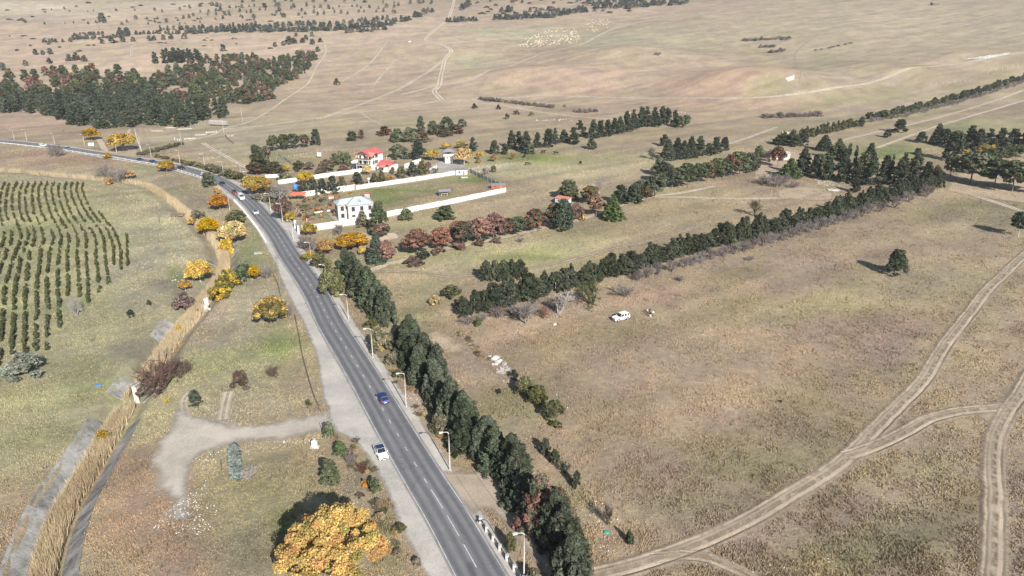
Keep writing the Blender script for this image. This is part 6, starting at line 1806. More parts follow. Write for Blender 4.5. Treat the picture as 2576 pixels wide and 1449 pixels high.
def hut(label, u, v, ex, w, D, H, wallm, roofm, rise=0.6, over=0.35, cat='hut', name='hut', open_=False, mono=False):
    A = gpos(u, v); ex = np.array(ex) / np.hypot(*ex); ey = np.array((-ex[1], ex[0])); T0 = L2W((0, 0, 0), ex, ey)
    t = empty(name, tuple(A)); tag(t, label, cat)
    if open_:
        for (x, y) in ((0.05, 0.05), (w - 0.2, 0.05), (0.05, D - 0.2), (w - 0.2, D - 0.2)):
            b = MB(); pbox(b, T0, x, x + 0.15, y, y + 0.15, -0.1, H); b.obj('post', wallm, t)
    else:
        b = MB(); pbox(b, T0, 0, w, 0, D, -0.2, H); b.obj('wall', wallm, t)
        window(Facade(T0(0, 0, 0), ex), w * 0.3, H * 0.42, min(0.9, w * 0.25), H * 0.36, t)
        b = MB(); pbox(b, T0, w * 0.62, w * 0.62 + min(0.85, w * 0.25), -0.05, 0.02, 0, H * 0.8); b.obj('door', BROWNDOOR, t)
    o = over
    if mono: parts_roof(t, 'roof', roofm, [(T0(-o, -o, H + 0.02), T0(w + o, -o, H + 0.02), T0(w + o, D + o, H + rise), T0(-o, D + o, H + rise))])
    else: parts_roof(t, 'roof', roofm, [(T0(-o, -o, H - 0.05), T0(w + o, -o, H - 0.05), T0(w + o, D / 2, H + rise), T0(-o, D / 2, H + rise)), (T0(-o, D + o, H - 0.05), T0(w + o, D + o, H - 0.05), T0(w + o, D / 2, H + rise), T0(-o, D / 2, H + rise))])
    return t, T0
hut('small hut with salmon red roof and pale blue wall among the pines', 1396, 512, (0.83, -0.56), 6.2, 2.8, 2.5, simple('pale_blue_wall', (0.45, 0.52, 0.56), 0.85, 0.2), SALMON, 0.45, 0.3, mono=True)
hut('open shelter with an orange red roof near the blue tank', 733, 506, (1, 0.1), 5.6, 3.6, 2.6, WOOD, ORROOF, 0.9, 0.4, 'shelter', 'shelter', True)
hut('narrow red roofed kiosk behind the grey roofed house', 918, 500, (1, 0.1), 1.9, 1.9, 2.2, WHITE2, simple('brown_red_roof', (0.30, 0.11, 0.10), 0.7, 0.25), 0.7, 0.25, 'kiosk', 'kiosk')
t, T0 = hut('grey roofed open shelter with a workbench by the white wall', 1106, 494, (1, 0.22), 4.6, 3.0, 2.2, WOOD, GREYROOF, 0.5, 0.4, 'shelter', 'shelter', True)
b = MB(); pbox(b, T0, 0.6, 3.8, 0.9, 1.9, 0.7, 0.85); pbox(b, T0, 0.8, 1.0, 1.0, 1.8, -0.1, 0.7); pbox(b, T0, 3.4, 3.6, 1.0, 1.8, -0.1, 0.7); b.obj('bench', simple('pine_boards', (0.55, 0.43, 0.24), 0.8, 0.2), t)
b = MB(); pbox(b, T0, -0.3, -0.22, -0.2, 2.6, 0.0, 1.9); o = b.obj('tarpaulin', BLUE, None); o.location = t.location; tag(o, 'blue tarpaulin hung on the side of the grey open shelter', 'tarpaulin')
hut('dark lean-to with red boards in the corner of the walled field', 1236, 476, (1, 0.2), 6.5, 2.4, 1.8, REDBRICK, GREYROOF, 0.3, 0.2, 'shed', 'shed', mono=True)
hut('white flat roofed shed in the corner of the field wall', 1147, 441, (1, 0.19), 5.6, 4.0, 2.5, WHITE, GREYROOF, 0.06, 0.15, 'shed', 'shed', mono=True)
hut('tiny red roofed animal hutch against the white garden wall', 827, 500, (1, 0.1), 2.0, 1.3, 1.2, WHITE2, REDROOF, 0.3, 0.15, 'hutch', 'hutch')
hut('tiny grey hut far away on the top right slope', 2346, 14, (1, 0.1), 13, 8, 4.5, WOOD, GREYROOF, 1.5, 0.4)
hut('ruined white walled building hidden in the trees left of the grove', 1938, 400, (0.95, -0.2), 10, 5, 3.2, WHITE2, simple('bleached_roof', (0.55, 0.50, 0.45), 0.9, 0.2), 0.5, 0.2, 'ruin', 'ruined_house', mono=True)
hut('pale grey shed at the edge of the fenced plot', 571, 343, (0.95, -0.3), 3.6, 2.2, 1.6, STONE2, GREYROOF, 0.2, 0.2, 'shed', 'shed', mono=True)

# long grey wagon by the plantation
def wagon():
    A = gpos(527, 316); ex = gpos(571, 318)[:2] - A[:2]; ex /= np.hypot(*ex); ey = np.array((-ex[1], ex[0])); T0 = L2W((0, 0, 0), ex, ey)
    t = empty('wagon', tuple(A)); tag(t, 'long grey boarded wagon standing by the plantation fence', 'wagon')
    b = MB(); pbox(b, T0, 0, 13.5, 0, 2.7, 0.9, 3.3); b.obj('body', simple('grey_boards', (0.36, 0.34, 0.31), 0.9, 0.15, var=0.18, scale=1.2), t)
    parts_roof(t, 'roof', simple('pale_grey_roof', (0.52, 0.50, 0.47), 0.8, 0.2), [(T0(-0.1, -0.1, 3.3), T0(13.6, -0.1, 3.3), T0(13.6, 1.35, 3.65), T0(-0.1, 1.35, 3.65)), (T0(-0.1, 2.8, 3.3), T0(13.6, 2.8, 3.3), T0(13.6, 1.35, 3.65), T0(-0.1, 1.35, 3.65))])
    for k in range(9):
        b = MB(); pbox(b, T0, 0.8 + k * 1.45, 0.86 + k * 1.45, -0.05, -0.003, 0.9, 3.3); b.obj('rib', FRAME, t)
    for x in (1.6, 11.6):
        for y in (0.1, 2.3):
            b = MB(); b.tube([T0(x, y, 0.45), T0(x, y + 0.3, 0.45)], 0.45, 10); b.obj('wheel', BLACK, t)
wagon()

# ------------------------------------------------------------------ walls: each bay of a wall is a panel
def panel_wall(label, P, hgt, bay, mat, th=0.22, step=0.0, cap=None, gaps=()):
    pts = [gpos(*p) for p in P]
    t = empty('boundary_wall', tuple(pts[0])); tag(t, label, 'wall'); o = pts[0]; k = 0
    for a, b_ in zip(pts[:-1], pts[1:]):
        d = b_[:2] - a[:2]; L = np.hypot(*d); d /= L; n = max(1, int(round(L / bay))); nrm = np.array((d[1], -d[0]))
        for i in range(n):
            k += 1
            if k in gaps: continue
            s0, s1 = L * i / n, L * (i + 1) / n - 0.04
            zb = min(gz(*(a[:2] + d * s0)), gz(*(a[:2] + d * s1))); dz = step * (k % 2)
            q = [a[:2] + d * s0 - nrm * th / 2, a[:2] + d * s1 - nrm * th / 2, a[:2] + d * s1 + nrm * th / 2, a[:2] + d * s0 + nrm * th / 2]
            q = [(p[0] - o[0], p[1] - o[1]) for p in q]
            m = MB(); m.hexa([(p[0], p[1], zb - 0.25 - o[2]) for p in q] + [(p[0], p[1], zb + hgt + dz - o[2]) for p in q]); m.obj('wall_panel', mat, t)
            c = a[:2] + d * (s1 + 0.02)
            m = MB(); w = th * 0.9
            m.box(c[0] - o[0] - w, c[0] - o[0] + w, c[1] - o[1] - w, c[1] - o[1] + w, zb - 0.25 - o[2], zb + hgt + 0.12 - o[2]); m.obj('pier', cap or mat, t)
    return t
panel_wall('long stepped white wall along the lower side of the walled field', [(974, 545), (1272, 483)], 2.0, 5.1, WHITE, step=0.12)
panel_wall('white wall along the upper side of the walled field', [(862, 482), (1148, 439)], 1.9, 5.4, WHITE, step=0.1, gaps=())
panel_wall('flaking white wall along the garden trees beside the grey roofed house', [(748, 497), (893, 476)], 2.2, 4.2, WHITE2, step=0.05)
panel_wall('white wall between the upper garden and the dark tree row', [(700, 464), (910, 434)], 2.0, 5.0, WHITE, step=0.06)
panel_wall('stained white front wall below the grey roofed house', [(760, 582), (800, 579), (905, 563)], 2.4, 5.5, WHITE2, step=0.0)
panel_wall('low pale wall beside the red roofed annexe', [(1018, 424), (1058, 408)], 2.0, 4.0, WHITE, step=0.3)
panel_wall('low stone garden wall along the roadside of the compound', [(742, 525), (772, 556)], 0.9, 3.5, simple('tan_wall', (0.45, 0.36, 0.28), 0.9, 0.15))
panel_wall('low white kerb wall across the garden plot', [(790, 537), (845, 529)], 0.6, 3.0, WHITE2)
panel_wall('white painted wall hidden behind the upper garden trees', [(668, 448), (700, 446)], 1.6, 2.0, WHITE2)
panel_wall('pale crumbling wall beside the courtyard', [(1082, 436), (1098, 428)], 2.4, 3.2, WHITE2)
panel_wall('low pale wall behind the tall red roofed house', [(882, 411), (914, 405)], 1.3, 3.0, WHITE2)
# grey sheet fence closing the walled field on the right
def sheet_fence():
    P = [gpos(1181, 434), gpos(1257, 470)]; o = P[0]
    t = empty('sheet_fence', tuple(o)); tag(t, 'grey sheet metal fence closing the walled field on the right', 'fence')
    d = P[1][:2] - P[0][:2]; L = np.hypot(*d); d /= L; n = 8; nr = np.array((d[1], -d[0]))
    for i in range(n + 1):
        c = d * L * i / n; z = gz(*(o[:2] + c)) - o[2]
        b = MB(); b.box(c[0] - 0.09, c[0] + 0.09, c[1] - 0.09, c[1] + 0.09, z - 0.2, z + 2.2); b.obj('post', STONE2, t)
        if i < n:
            e = d * L * (i + 1) / n; z2 = gz(*(o[:2] + e)) - o[2]; b = MB(); m = 12
            for j in range(m):        # folded sheet
                p0 = c + (e - c) * ((j + 0.02) / m) + nr * (0.04 if j % 2 else -0.04); p1 = c + (e - c) * ((j + 1) / m) + nr * (-0.04 if j % 2 else 0.04)
                b.poly([(p0[0], p0[1], z - 0.1), (p1[0], p1[1], z - 0.1), (p1[0], p1[1], z2 + 1.95), (p0[0], p0[1], z + 1.95)], [(0, 1, 2, 3)])
            b.obj('sheet', GREYFENCE, t)
sheet_fence()
# brown gate in the upper wall, white gate piers at the roadside
def gate():
    A = gpos(892, 478); B = gpos(906, 475); t = empty('gate', tuple(A)); tag(t, 'brown metal gate in the white wall above the grey roofed house', 'gate')
    d = (B - A)[:2]; L = np.hypot(*d); d /= L
    for i in range(2):
        b = MB(); T0 = L2W((0, 0, 0), d, (-d[1], d[0])); pbox(b, T0, i * L / 2 + 0.05, (i + 1) * L / 2 - 0.03, -0.05, 0.05, 0.1, 2.3); b.obj('leaf', BROWNDOOR, t)
gate()
for i, (u, v) in enumerate(((744, 574), (752, 588))):
    A = gpos(u, v); t = empty('gate_pier', tuple(A)); tag(t, ['tall white gate pier at the roadside, farther one', 'tall white gate pier at the roadside, nearer one'][i], 'gate pier')
    b = MB(); b.box(-0.35, 0.35, -0.35, 0.35, -0.2, 3.2); b.obj('shaft', WHITE, t); b = MB(); b.box(-0.45, 0.45, -0.45, 0.45, 3.2, 3.4); b.obj('cap', GREYROOF, t)
A = gpos(748, 581); t = empty('gate', tuple(A)); tag(t, 'dark metal entrance gate between the two white piers', 'gate')
d = gpos(752, 588)[:2] - gpos(744, 574)[:2]; L = np.hypot(*d); d /= L
for i in range(9):
    c = d * (i - 4) * L / 10; b = MB(); b.box(c[0] - 0.05, c[0] + 0.05, c[1] - 0.05, c[1] + 0.05, 0.1, 2.4); b.obj('bar', FRAME, t)
b = MB(); b.beam((-d[0] * L * 0.45, -d[1] * L * 0.45, 1.3), (d[0] * L * 0.45, d[1] * L * 0.45, 1.3), 0.06, 0.12); b.obj('rail', FRAME, t)

# small things in the gardens
def blue_tank():
    A = gpos(744, 484); t = empty('water_tank', tuple(A)); tag(t, 'blue barrel water tank on a stand behind the red shelter', 'water tank')
    for x in (-0.7, 0.7):
        for y in (-0.7, 0.7):
            b = MB(); b.box(x - 0.06, x + 0.06, y - 0.06, y + 0.06, -0.1, 1.5); b.obj('stand_leg', FRAME, t)
    b = MB(); b.box(-0.9, 0.9, -0.9, 0.9, 1.5, 1.6); b.obj('platform', WOOD, t)
    b = MB(); b.tube([(0, 0, 1.6), (0, 0, 1.75), (0, 0, 3.3), (0, 0, 3.6), (0, 0, 3.75)], [0.95, 1.05, 1.05, 0.8, 0.3], 16); b.obj('barrel', BLUE, t, True)
blue_tank()
def white_tank():
    A = gpos(804, 397); t = empty('water_tank', tuple(A)); tag(t, 'white square water tank on legs above the upper garden', 'water tank')
    b = MB(); b.box(-1.0, 1.0, -0.9, 0.9, 0.9, 2.9); b.obj('tank', WHITE, t)
    b = MB(); b.tube([(0, 0, 2.9), (0, 0, 3.05)], 0.3, 10); b.obj('lid', GREYROOF, t)
    for x in (-0.85, 0.85):
        for y in (-0.7, 0.7):
            b = MB(); b.box(x - 0.06, x + 0.06, y - 0.06, y + 0.06, -0.1, 0.9); b.obj('leg', FRAME, t)
white_tank()
def globe_lamp():
    A = gpos(928, 463); t = empty('garden_lamp', tuple(A)); tag(t, 'white globe lamp on a post between the garden trees', 'lamp')
    b = MB(); b.tube([(0, 0, 0), (0, 0, 1.9)], [0.25, 0.16], 8); b.obj('post', WHITE, t)
    me = bpy.data.meshes.new('globe'); bm = bmesh.new(); bmesh.ops.create_uvsphere(bm, u_segments=14, v_segments=8, radius=0.62); bm.to_mesh(me); bm.free(); me.materials.append(WHITE); o = link(bpy.data.objects.new('globe', me), t); o.location = (0, 0, 2.45)
globe_lamp()
A = gpos(770, 504); t = empty('trampoline', tuple(A)); tag(t, 'small round blue trampoline beside the red roofed shelter', 'trampoline')
b = MB(); b.tube([(0, 0, 0.62), (0, 0, 0.68)], 1.0, 18); b.obj('mat', BLUE, t)
for k in range(4):
    b = MB(); b.tube([(0.9 * math.cos(k * 1.57), 0.9 * math.sin(k * 1.57), -0.05), (0.9 * math.cos(k * 1.57), 0.9 * math.sin(k * 1.57), 0.62)], 0.04, 6); b.obj('leg', GALV, t)
A = gpos(784, 555); t = empty('garden_well', tuple(A)); tag(t, 'low brick coloured well head on the lawn of the grey roofed house', 'well')
b = MB(); b.box(-0.9, 0.9, -0.7, 0.7, -0.1, 0.5); b.obj('curb', REDBRICK, t); b = MB(); b.box(-1.0, 1.0, -0.8, 0.8, 0.5, 0.58); b.obj('lid', WOOD, t)

# concrete slab lying, white sheets: small flat things that stand out
def slab(u, v, sx, sy, h, mat, label, rz=0.2, cat='slab', name='concrete_slab'):
    A = gpos(u, v); b = MB(); b.box(-sx / 2, sx / 2, -sy / 2, sy / 2, -0.1, h)
    o = b.obj(name, mat); o.location = A; o.rotation_euler = (0.02, 0.03, rz); return tag(o, label, cat)
slab(1168, 447, 3.4, 1.6, 0.35, STONE, 'white slab lying on the grass under the wall shed')
slab(2097, 479, 5.5, 2.6, 0.4, STONE, 'bright white heap at the bend of the field track', -0.1, 'heap', 'white_heap')
slab(1976, 335, 4.5, 2.0, 0.9, STONE, 'white covered object on the grass above the grove', -0.3, 'cover', 'white_cover')
slab(2523, 407, 2.6, 1.4, 0.25, WHITE, 'white slab on the ground under the umbrella pines', 0.3)
slab(230, 366, 3.0, 2.4, 1.6, WHITE, 'white block standing on the grass above the upper road', 0.4, 'block', 'white_block')
slab(1395, 817, 0.9, 0.6, 0.4, STONE, 'small pale stone at the foot of the tall grey bare tree', 0.5, 'stone', 'stone')
slab(1030, 106, 3.5, 2.5, 1.6, STONE, 'white dot like boulder at the end of the pasture path', 0.4, 'boulder', 'boulder')
def boulder_mesh(seed, mat, sq=1.0):
    R = np.random.default_rng(seed); me = bpy.data.meshes.new('boulder'); bm = bmesh.new(); bmesh.ops.create_icosphere(bm, subdivisions=2, radius=0.5)
    for vtx in bm.verts:
        k = 1 + 0.28 * (R.random() - 0.5) + 0.25 * math.sin(vtx.co.x * 7 + seed) * math.cos(vtx.co.y * 6)
        vtx.co *= k; vtx.co.z *= sq
        vtx.co.x = math.copysign(min(abs(vtx.co.x), 0.45), vtx.co.x)
    bm.to_mesh(me); bm.free(); me.materials.append(mat); return me
ROCKS = [boulder_mesh(k, STONE if k % 2 else STONE2, 0.6) for k in range(5)]
def rock(u, v, d, label, k=0, sx=1.0, sz=1.0, mat=None, name='stone', cat='stone', rz=None):
    A = gpos(u, v); o = link(bpy.data.objects.new(name, ROCKS[k % 5])); o.location = A + np.array((0, 0, d * 0.12 * sz)); o.scale = (d * sx, d, d * sz); o.rotation_euler = (0, 0, rng.uniform(0, 6) if rz is None else rz)
    return tag(o, label, cat)
for i, (u, v, d, sx, lb) in enumerate(((1246, 903, 2.6, 1.5, 'largest white concrete lump of the rubble in the field corner'), (1252, 912, 2.0, 1.2, 'white lump below the largest one in the field rubble'), (1232, 897, 1.5, 1.3, 'small white lump left of the largest one in the field rubble'),
                                       (1248, 917, 1.7, 1.3, 'white lump in the middle of the field rubble'), (1269, 916, 1.5, 1.6, 'flat pale lump right of the field rubble'), (1259, 908, 1.4, 1.0, 'angular white lump right of the largest one'), (1240, 917, 1.2, 1.2, 'lowest left lump of the field rubble'),
                                       (1262, 930, 1.3, 1.4, 'pale lump in the grey scatter below the field rubble'), (1272, 932, 1.1, 1.2, 'grey lump at the right of the scatter below the rubble'))):
    rock(u, v, d * 0.72, lb, 2 * i + 1, sx)
def scatter(P, n, size, mat, label, name='rubble', seed=1, cat='rubble'):
    pts = fill(P, n, 0.25, seed); Vs = []; Fs = []; R = np.random.default_rng(seed); o = 0
    base = np.array([(-.5, -.5, 0), (.5, -.5, 0), (.5, .5, 0), (-.5, .5, 0), (-.35, -.4, .6), (.4, -.3, .5), (.3, .4, .7), (-.4, .3, .5)]); q = np.array([(4, 5, 6, 7), (0, 1, 5, 4), (1, 2, 6, 5), (2, 3, 7, 6), (3, 0, 4, 7)])
    for p in pts:
        s = size * R.uniform(0.4, 1.4); a = R.uniform(0, 6.28); v = base * (s * R.uniform(0.7, 1.6), s, s * 0.7); c, sn = math.cos(a), math.sin(a)
        v = np.stack([v[:, 0] * c - v[:, 1] * sn + p[0], v[:, 0] * sn + v[:, 1] * c + p[1], v[:, 2] + gz(*p)], 1); Vs.append(v); Fs.append(q + o); o += 8
    ob = link(bpy.data.objects.new(name, mesh_np(name, np.concatenate(Vs), np.concatenate(Fs), mat)))
    return tag(ob, label, cat, kind='stuff')
scatter([(1252, 927), (1266, 920), (1283, 926), (1279, 936), (1262, 941), (1247, 936)], 60, 0.3, STONE2, 'grey white stone scatter below the field rubble', seed=2)
scatter([(1265, 955), (1280, 954), (1292, 960), (1280, 965), (1266, 961)], 14, 0.24, STONE2, 'small pale stones beside the dark broom bush', seed=3)
LIT = simple('white_litter', (0.78, 0.78, 0.77), 0.8, 0.2, var=0.06)
scatter([(380, 1325), (410, 1295), (440, 1270), (480, 1240), (512, 1255), (500, 1290), (540, 1330), (500, 1345), (430, 1345)], 190, 0.14, LIT, 'white litter strewn thickly at the end of the trodden spur', 'litter', 4, 'litter')
scatter([(480, 1150), (560, 1125), (540, 1200), (490, 1240), (560, 1330), (540, 1270), (510, 1200)], 70, 0.12, LIT, 'scattered white litter on the grass beside the trodden spur', 'litter', 5, 'litter')
scatter([(700, 1112), (790, 1100), (800, 1112), (720, 1118)], 26, 0.14, LIT, 'white scraps along the lower edge of the spur', 'litter', 6, 'litter')
scatter([(480, 1020), (640, 1030), (600, 1070), (470, 1050)], 60, 0.18, STONE, 'pale stones on the upper edge of the spur', 'pebbles', 7, 'stones')
scatter([(420, 695), (470, 690), (470, 715), (430, 712)], 10, 0.4, STONE, 'white scraps on the green patch left of the reeds', 'litter', 8, 'litter')
scatter([(340, 660), (400, 640), (390, 700), (330, 740)], 14, 0.3, STONE2, 'pale stones on the slope below the orchard', 'pebbles', 9, 'stones')
scatter([(1300, 975), (1345, 985), (1450, 1000), (1440, 1035), (1330, 1010)], 40, 0.16, LIT, 'white scraps around the broom bushes', 'litter', 10, 'litter')
scatter([(1450, 1250), (1510, 1240), (1580, 1330), (1520, 1400), (1470, 1330)], 60, 0.14, LIT, 'white scraps in the field corner beside the hedge', 'litter', 11, 'litter')
scatter([(1720, 1410), (2100, 1400), (2140, 1449), (1740, 1449)], 34, 0.14, LIT, 'white scraps in the grass at the lower right', 'litter', 12, 'litter')
scatter([(1700, 850), (2300, 700), (2450, 760), (2100, 1000)], 26, 0.14, LIT, 'white scraps lost in the brown field', 'litter', 13, 'litter')
scatter([(2420, 150), (2482, 148), (2530, 138), (2545, 133), (2480, 140)], 130, 1.2, STONE, 'white chalk rubble on the far right slope', seed=14)
scatter([(1978, 197), (1998, 189), (1996, 200), (1984, 205)], 50, 1.0, STONE, 'white stones beside the knoll track', seed=15)
scatter([(1170, 425), (1290, 408), (1300, 416), (1200, 436)], 130, 0.45, STONE2, 'grey rubble on the ground right of the pale yellow tree', seed=16)
scatter([(1350, 300), (1450, 298), (1450, 304), (1350, 306)], 40, 0.6, STONE, 'pale stones on the bare strip behind the conifer row', seed=17)
scatter([(1740, 282), (1505 + 0, 282), (1505, 286), (1740, 284)], 30, 0.6, STONE, 'pale stones below the short hedge line', seed=18)
scatter([(1020, 960), (1046, 990), (1080, 1050), (1060, 1060), (1030, 1000)], 40, 0.22, STONE2, 'pale stones on the bank between lamp and hedge', seed=19)
scatter([(2050, 450), (2110, 458), (2120, 470), (2060, 466)], 60, 0.5, STONE2, 'pale building rubble in front of the dark grove', seed=20)
A = gpos(247, 970); b = MB(); b.box(-0.6, 0.6, -0.25, 0.25, 0, 0.25); o = b.obj('plastic_sheet', BLUE); o.location = A; o.rotation_euler = (0, 0, 0.5); tag(o, 'small blue plastic sheet on the slope beside the reeds', 'sheet')
A = gpos(1526, 1340); b = MB(); b.box(-0.35, 0.35, -0.25, 0.25, 0, 0.2); o = b.obj('plastic_bag', simple('green_plastic', (0.05, 0.42, 0.30), 0.5, 0.3)); o.location = A; tag(o, 'small turquoise plastic bag in the field corner', 'bag')
A = gpos(1963, 1011); b = MB(); b.tube([(0, 0, 0.05), (0, 0, 0.25)], 0.4, 12); o = b.obj('old_tyre', BLACK); o.location = A; tag(o, 'black old tyre lying in the brown field', 'tyre')

# memorial stone, ruined gate, pale figure like rock, culvert beam
def memorial():
    A = gpos(792, 1126); t = empty('memorial_stone', tuple(A), 0.06, (0.8, 0.8, 0.8)); tag(t, 'white memorial stone on a plinth beside the spur mouth', 'memorial')
    b = MB(); b.box(-1.05, 1.05, -0.55, 0.55, -0.1, 0.22); b.obj('plinth', STONE, t)
    b = MB(); b.hexa([(-0.72, -0.22, 0.22), (0.72, -0.22, 0.22), (0.72, 0.25, 0.22), (-0.72, 0.25, 0.22), (-0.66, -0.15, 1.85), (0.66, -0.15, 1.85), (0.66, 0.2, 1.85), (-0.66, 0.2, 1.85)]); b.obj('slab', STONE, t)
    b = MB(); b.box(-0.28, 0.28, -0.13, 0.16, 1.85, 2.15); b.obj('crest', STONE, t)
    b = MB(); b.box(-0.5, 0.5, -0.215, -0.19, 0.75, 1.35); b.obj('plaque', WHITE, t)
memorial()
def ruined_gate():
    A = gpos(346, 1012); t = empty('ruined_gate', tuple(A), 0.35); tag(t, 'ruined white stone gate frame under the purple thicket', 'ruin')
    b = MB(); b.hexa([(-0.45, -0.4, -0.3), (0.5, -0.4, -0.3), (0.5, 0.5, -0.3), (-0.45, 0.5, -0.3), (-0.5, -0.35, 3.9), (0.3, -0.35, 3.7), (0.3, 0.4, 3.7), (-0.5, 0.4, 3.9)]); b.obj('pier', PINKSTONE, t)
    b = MB(); b.beam((-0.4, 0.1, 3.95), (2.6, 1.2, 4.5), 0.7, 0.4); b.beam((0.3, 0, 3.3), (3.2, 0.7, 3.4), 0.5, 0.3); b.obj('lintel', STONE2, t)
    b = MB(); b.box(4.0, 4.8, 0.6, 1.2, -0.3, 1.6); b.obj('stump', PINKSTONE, t)
    b = MB(); b.box(2.0, 3.1, -0.9, -0.3, -0.2, 0.4); b.obj('fallen_block', STONE, t)
ruined_gate()
def pale_rocks():
    A = gpos(519, 782); t = empty('white_monument', tuple(A), -0.5); tag(t, 'pale weathered stone figure like ruin at the gully rim', 'ruin')
    me = boulder_mesh(11, STONE, 1.4); o = link(bpy.data.objects.new('upper_block', me), t); o.scale = (1.5, 1.3, 2.1); o.location = (0.1, 0.4, 2.6)
    me = boulder_mesh(12, STONE, 1.0); o = link(bpy.data.objects.new('lower_block', me), t); o.scale = (2.2, 1.9, 2.4); o.location = (-0.2, 0, 0.8)
    me = boulder_mesh(13, STONE2, 0.7); o = link(bpy.data.objects.new('side_block', me), t); o.scale = (2.0, 1.2, 1.2); o.location = (1.3, -0.2, 0.9)
pale_rocks()
A = gpos(430, 548); B = gpos(478, 544); b = MB(); b.beam((0, 0, 1.2), (B - A) + np.array((0, 0, 1.2)), 0.5, 0.45); o = b.obj('pipe_bridge', simple('rusty_beam', (0.19, 0.14, 0.11), 0.85, 0.2)); o.location = A; tag(o, 'dark beam bridging the reed gully', 'bridge')
slab(650, 637, 2.6, 1.6, 0.3, STONE2, 'flat grey slab on the grass inside the road bend', 0.2)

# ------------------------------------------------------------------ street lamps and poles
def lamp(u, v, hpx, label, arm=(-1, 0), cat='street lamp', kind='lamp'):
    x, y, z, s = ground_at(u, v); h = height_of(hpx, v, s)
    t = empty('street_lamp' if kind == 'lamp' else 'utility_pole', (x, y, z)); tag(t, label, cat, 'street lamps along the road' if kind == 'lamp' else 'utility poles')
    b = MB(); b.tube([(0, 0, -0.2), (0, 0, h * 0.72), (0, 0, h - 0.25)], [0.115, 0.095, 0.07], 8); b.obj('pole', POLE if kind == 'lamp' else WOOD if kind == 'wood' else POLE, t, True)
    a = np.array(arm, float); a /= np.hypot(*a)
    if kind == 'lamp':
        b = MB(); b.tube([(0, 0, h - 0.3), (a[0] * 0.25, a[1] * 0.25, h + 0.05), (a[0] * 1.0, a[1] * 1.0, h + 0.2)], [0.07, 0.06, 0.05], 6); b.obj('arm', LAMPWHITE, t, True)
        b = MB(); c = a * 1.0; e = a * 1.7; n = np.array((-a[1], a[0]))
        q = [c - n * 0.14, e - n * 0.18, e + n * 0.18, c + n * 0.14]
        b.hexa([(p[0], p[1], h + 0.13) for p in q] + [(p[0], p[1], h + 0.30) for p in q]); hd = b.obj('lamp_head', LAMPWHITE, t)
    else:
        b = MB(); n = np.array((-a[1], a[0])); b.beam((-n[0] * 0.9, -n[1] * 0.9, h - 0.55), (n[0] * 0.9, n[1] * 0.9, h - 0.55), 0.1, 0.12); b.obj('crossarm', WOOD, t)
        for k in (-0.75, 0, 0.75):
            b = MB(); b.tube([(n[0] * k, n[1] * k, h - 0.5), (n[0] * k, n[1] * k, h - 0.28)], 0.05, 6); b.obj('insulator', LAMPWHITE, t)
    return np.array((x, y, z + h))
tops = []
for i, (u, v, h, lb) in enumerate(((1318, 1462, 122, 'street lamp at the bottom behind the white guard posts'), (1132, 1184, 97, 'street lamp beside the dirt apron, opposite the white saloon'), (1022, 1024, 85, 'street lamp on the bank beside the blue car'),
                                   (938, 900, 73, 'street lamp beside the grey olive scrub'), (877, 806, 65, 'street lamp at the gap below the upper hedge section'), (822, 722, 56, 'street lamp standing in the large olive shrub'),
                                   (783, 655, 45, 'street lamp by the orange roadside tree'), (738, 604, 50, 'street lamp at the compound gate'), (712, 564, 52, 'street lamp before the rusty brown tree'), (682, 537, 50, 'pale lamp pole half hidden by roadside bushes'),
                                   (625, 470, 38, 'street lamp inside the yellow green roadside tree'), (607, 446, 36, 'street lamp just above the road bend'), (563, 444, 37, 'street lamp above the dark pine at the bend'), (516, 425, 37, 'street lamp above the white car in the bend'))):
    tops.append(lamp(u, v, h, lb, (-0.92, -0.35)))
for (u, v, h, lb) in ((453, 411, 34, 'thin lamp pole above the black off-roader'), (381, 398, 35, 'lamp pole at the edge of the green verge shrubs'), (294, 386, 33, 'lamp pole in front of the wide yellow tree'), (213, 366, 28, 'lamp pole beside the white block'),
                      (138, 363, 27, 'lamp pole above the road, second from the left edge'), (68, 355, 29, 'lamp pole above the road, nearest the left edge'), (36, 352, 26, 'faint lamp pole at the left edge of the road')):
    lamp(u, v, h, lb, (-0.3, -0.95))
for (u, v, h, lb) in ((355, 380, 46, 'tall concrete pole at the road junction'), (457, 366, 42, 'concrete pole at the end of the verge shrubs'), (564, 341, 44, 'concrete pole beside the wagon'), (610, 306, 42, 'concrete pole with a reddish top by the pale dirt road'),
                      (578, 529, 47, 'white pole leaning on the road bank'), (552, 82, 16, 'tiny pole in the far tree belt'), (862, 73, 15, 'tiny pole at the right end of the far tree belt'), (1434 - 0, 62, 4, 'tiny stake on the far slope')):
    lamp(u, v, h, lb, (-0.2, -0.9), 'pole', 'pole')
for (u, v, h, lb) in ((401, 560, 43, 'dark wooden pole on the slope left of the reeds'), (97, 625, 42, 'dark wooden pole standing in the orchard'), (83, 600, 34, 'second thin wooden stake in the orchard')):
    lamp(u, v, h, lb, (-0.2, -0.9), 'pole', 'wood')
CABLE = simple('black_cable', (0.03, 0.03, 0.03), 0.7, 0.2)
names = ['bottom', 'second', 'third', 'fourth', 'fifth', 'sixth', 'seventh']
for i in range(6):
    a, c = tops[i] - (0, 0, 0.5), tops[i + 1] - (0, 0, 0.5); pts = []
    for k in range(9):
        f = k / 8; p = a + (c - a) * f; p = p - np.array((0, 0, 3.0 * f * (1 - f))); pts.append(p)
    b = MB(); b.tube(pts, 0.022, 4, cap=False); o = b.obj('power_cable', CABLE); tag(o, 'thin black cable strung from the %s to the %s street lamp' % (names[i], names[i + 1]), 'cable')

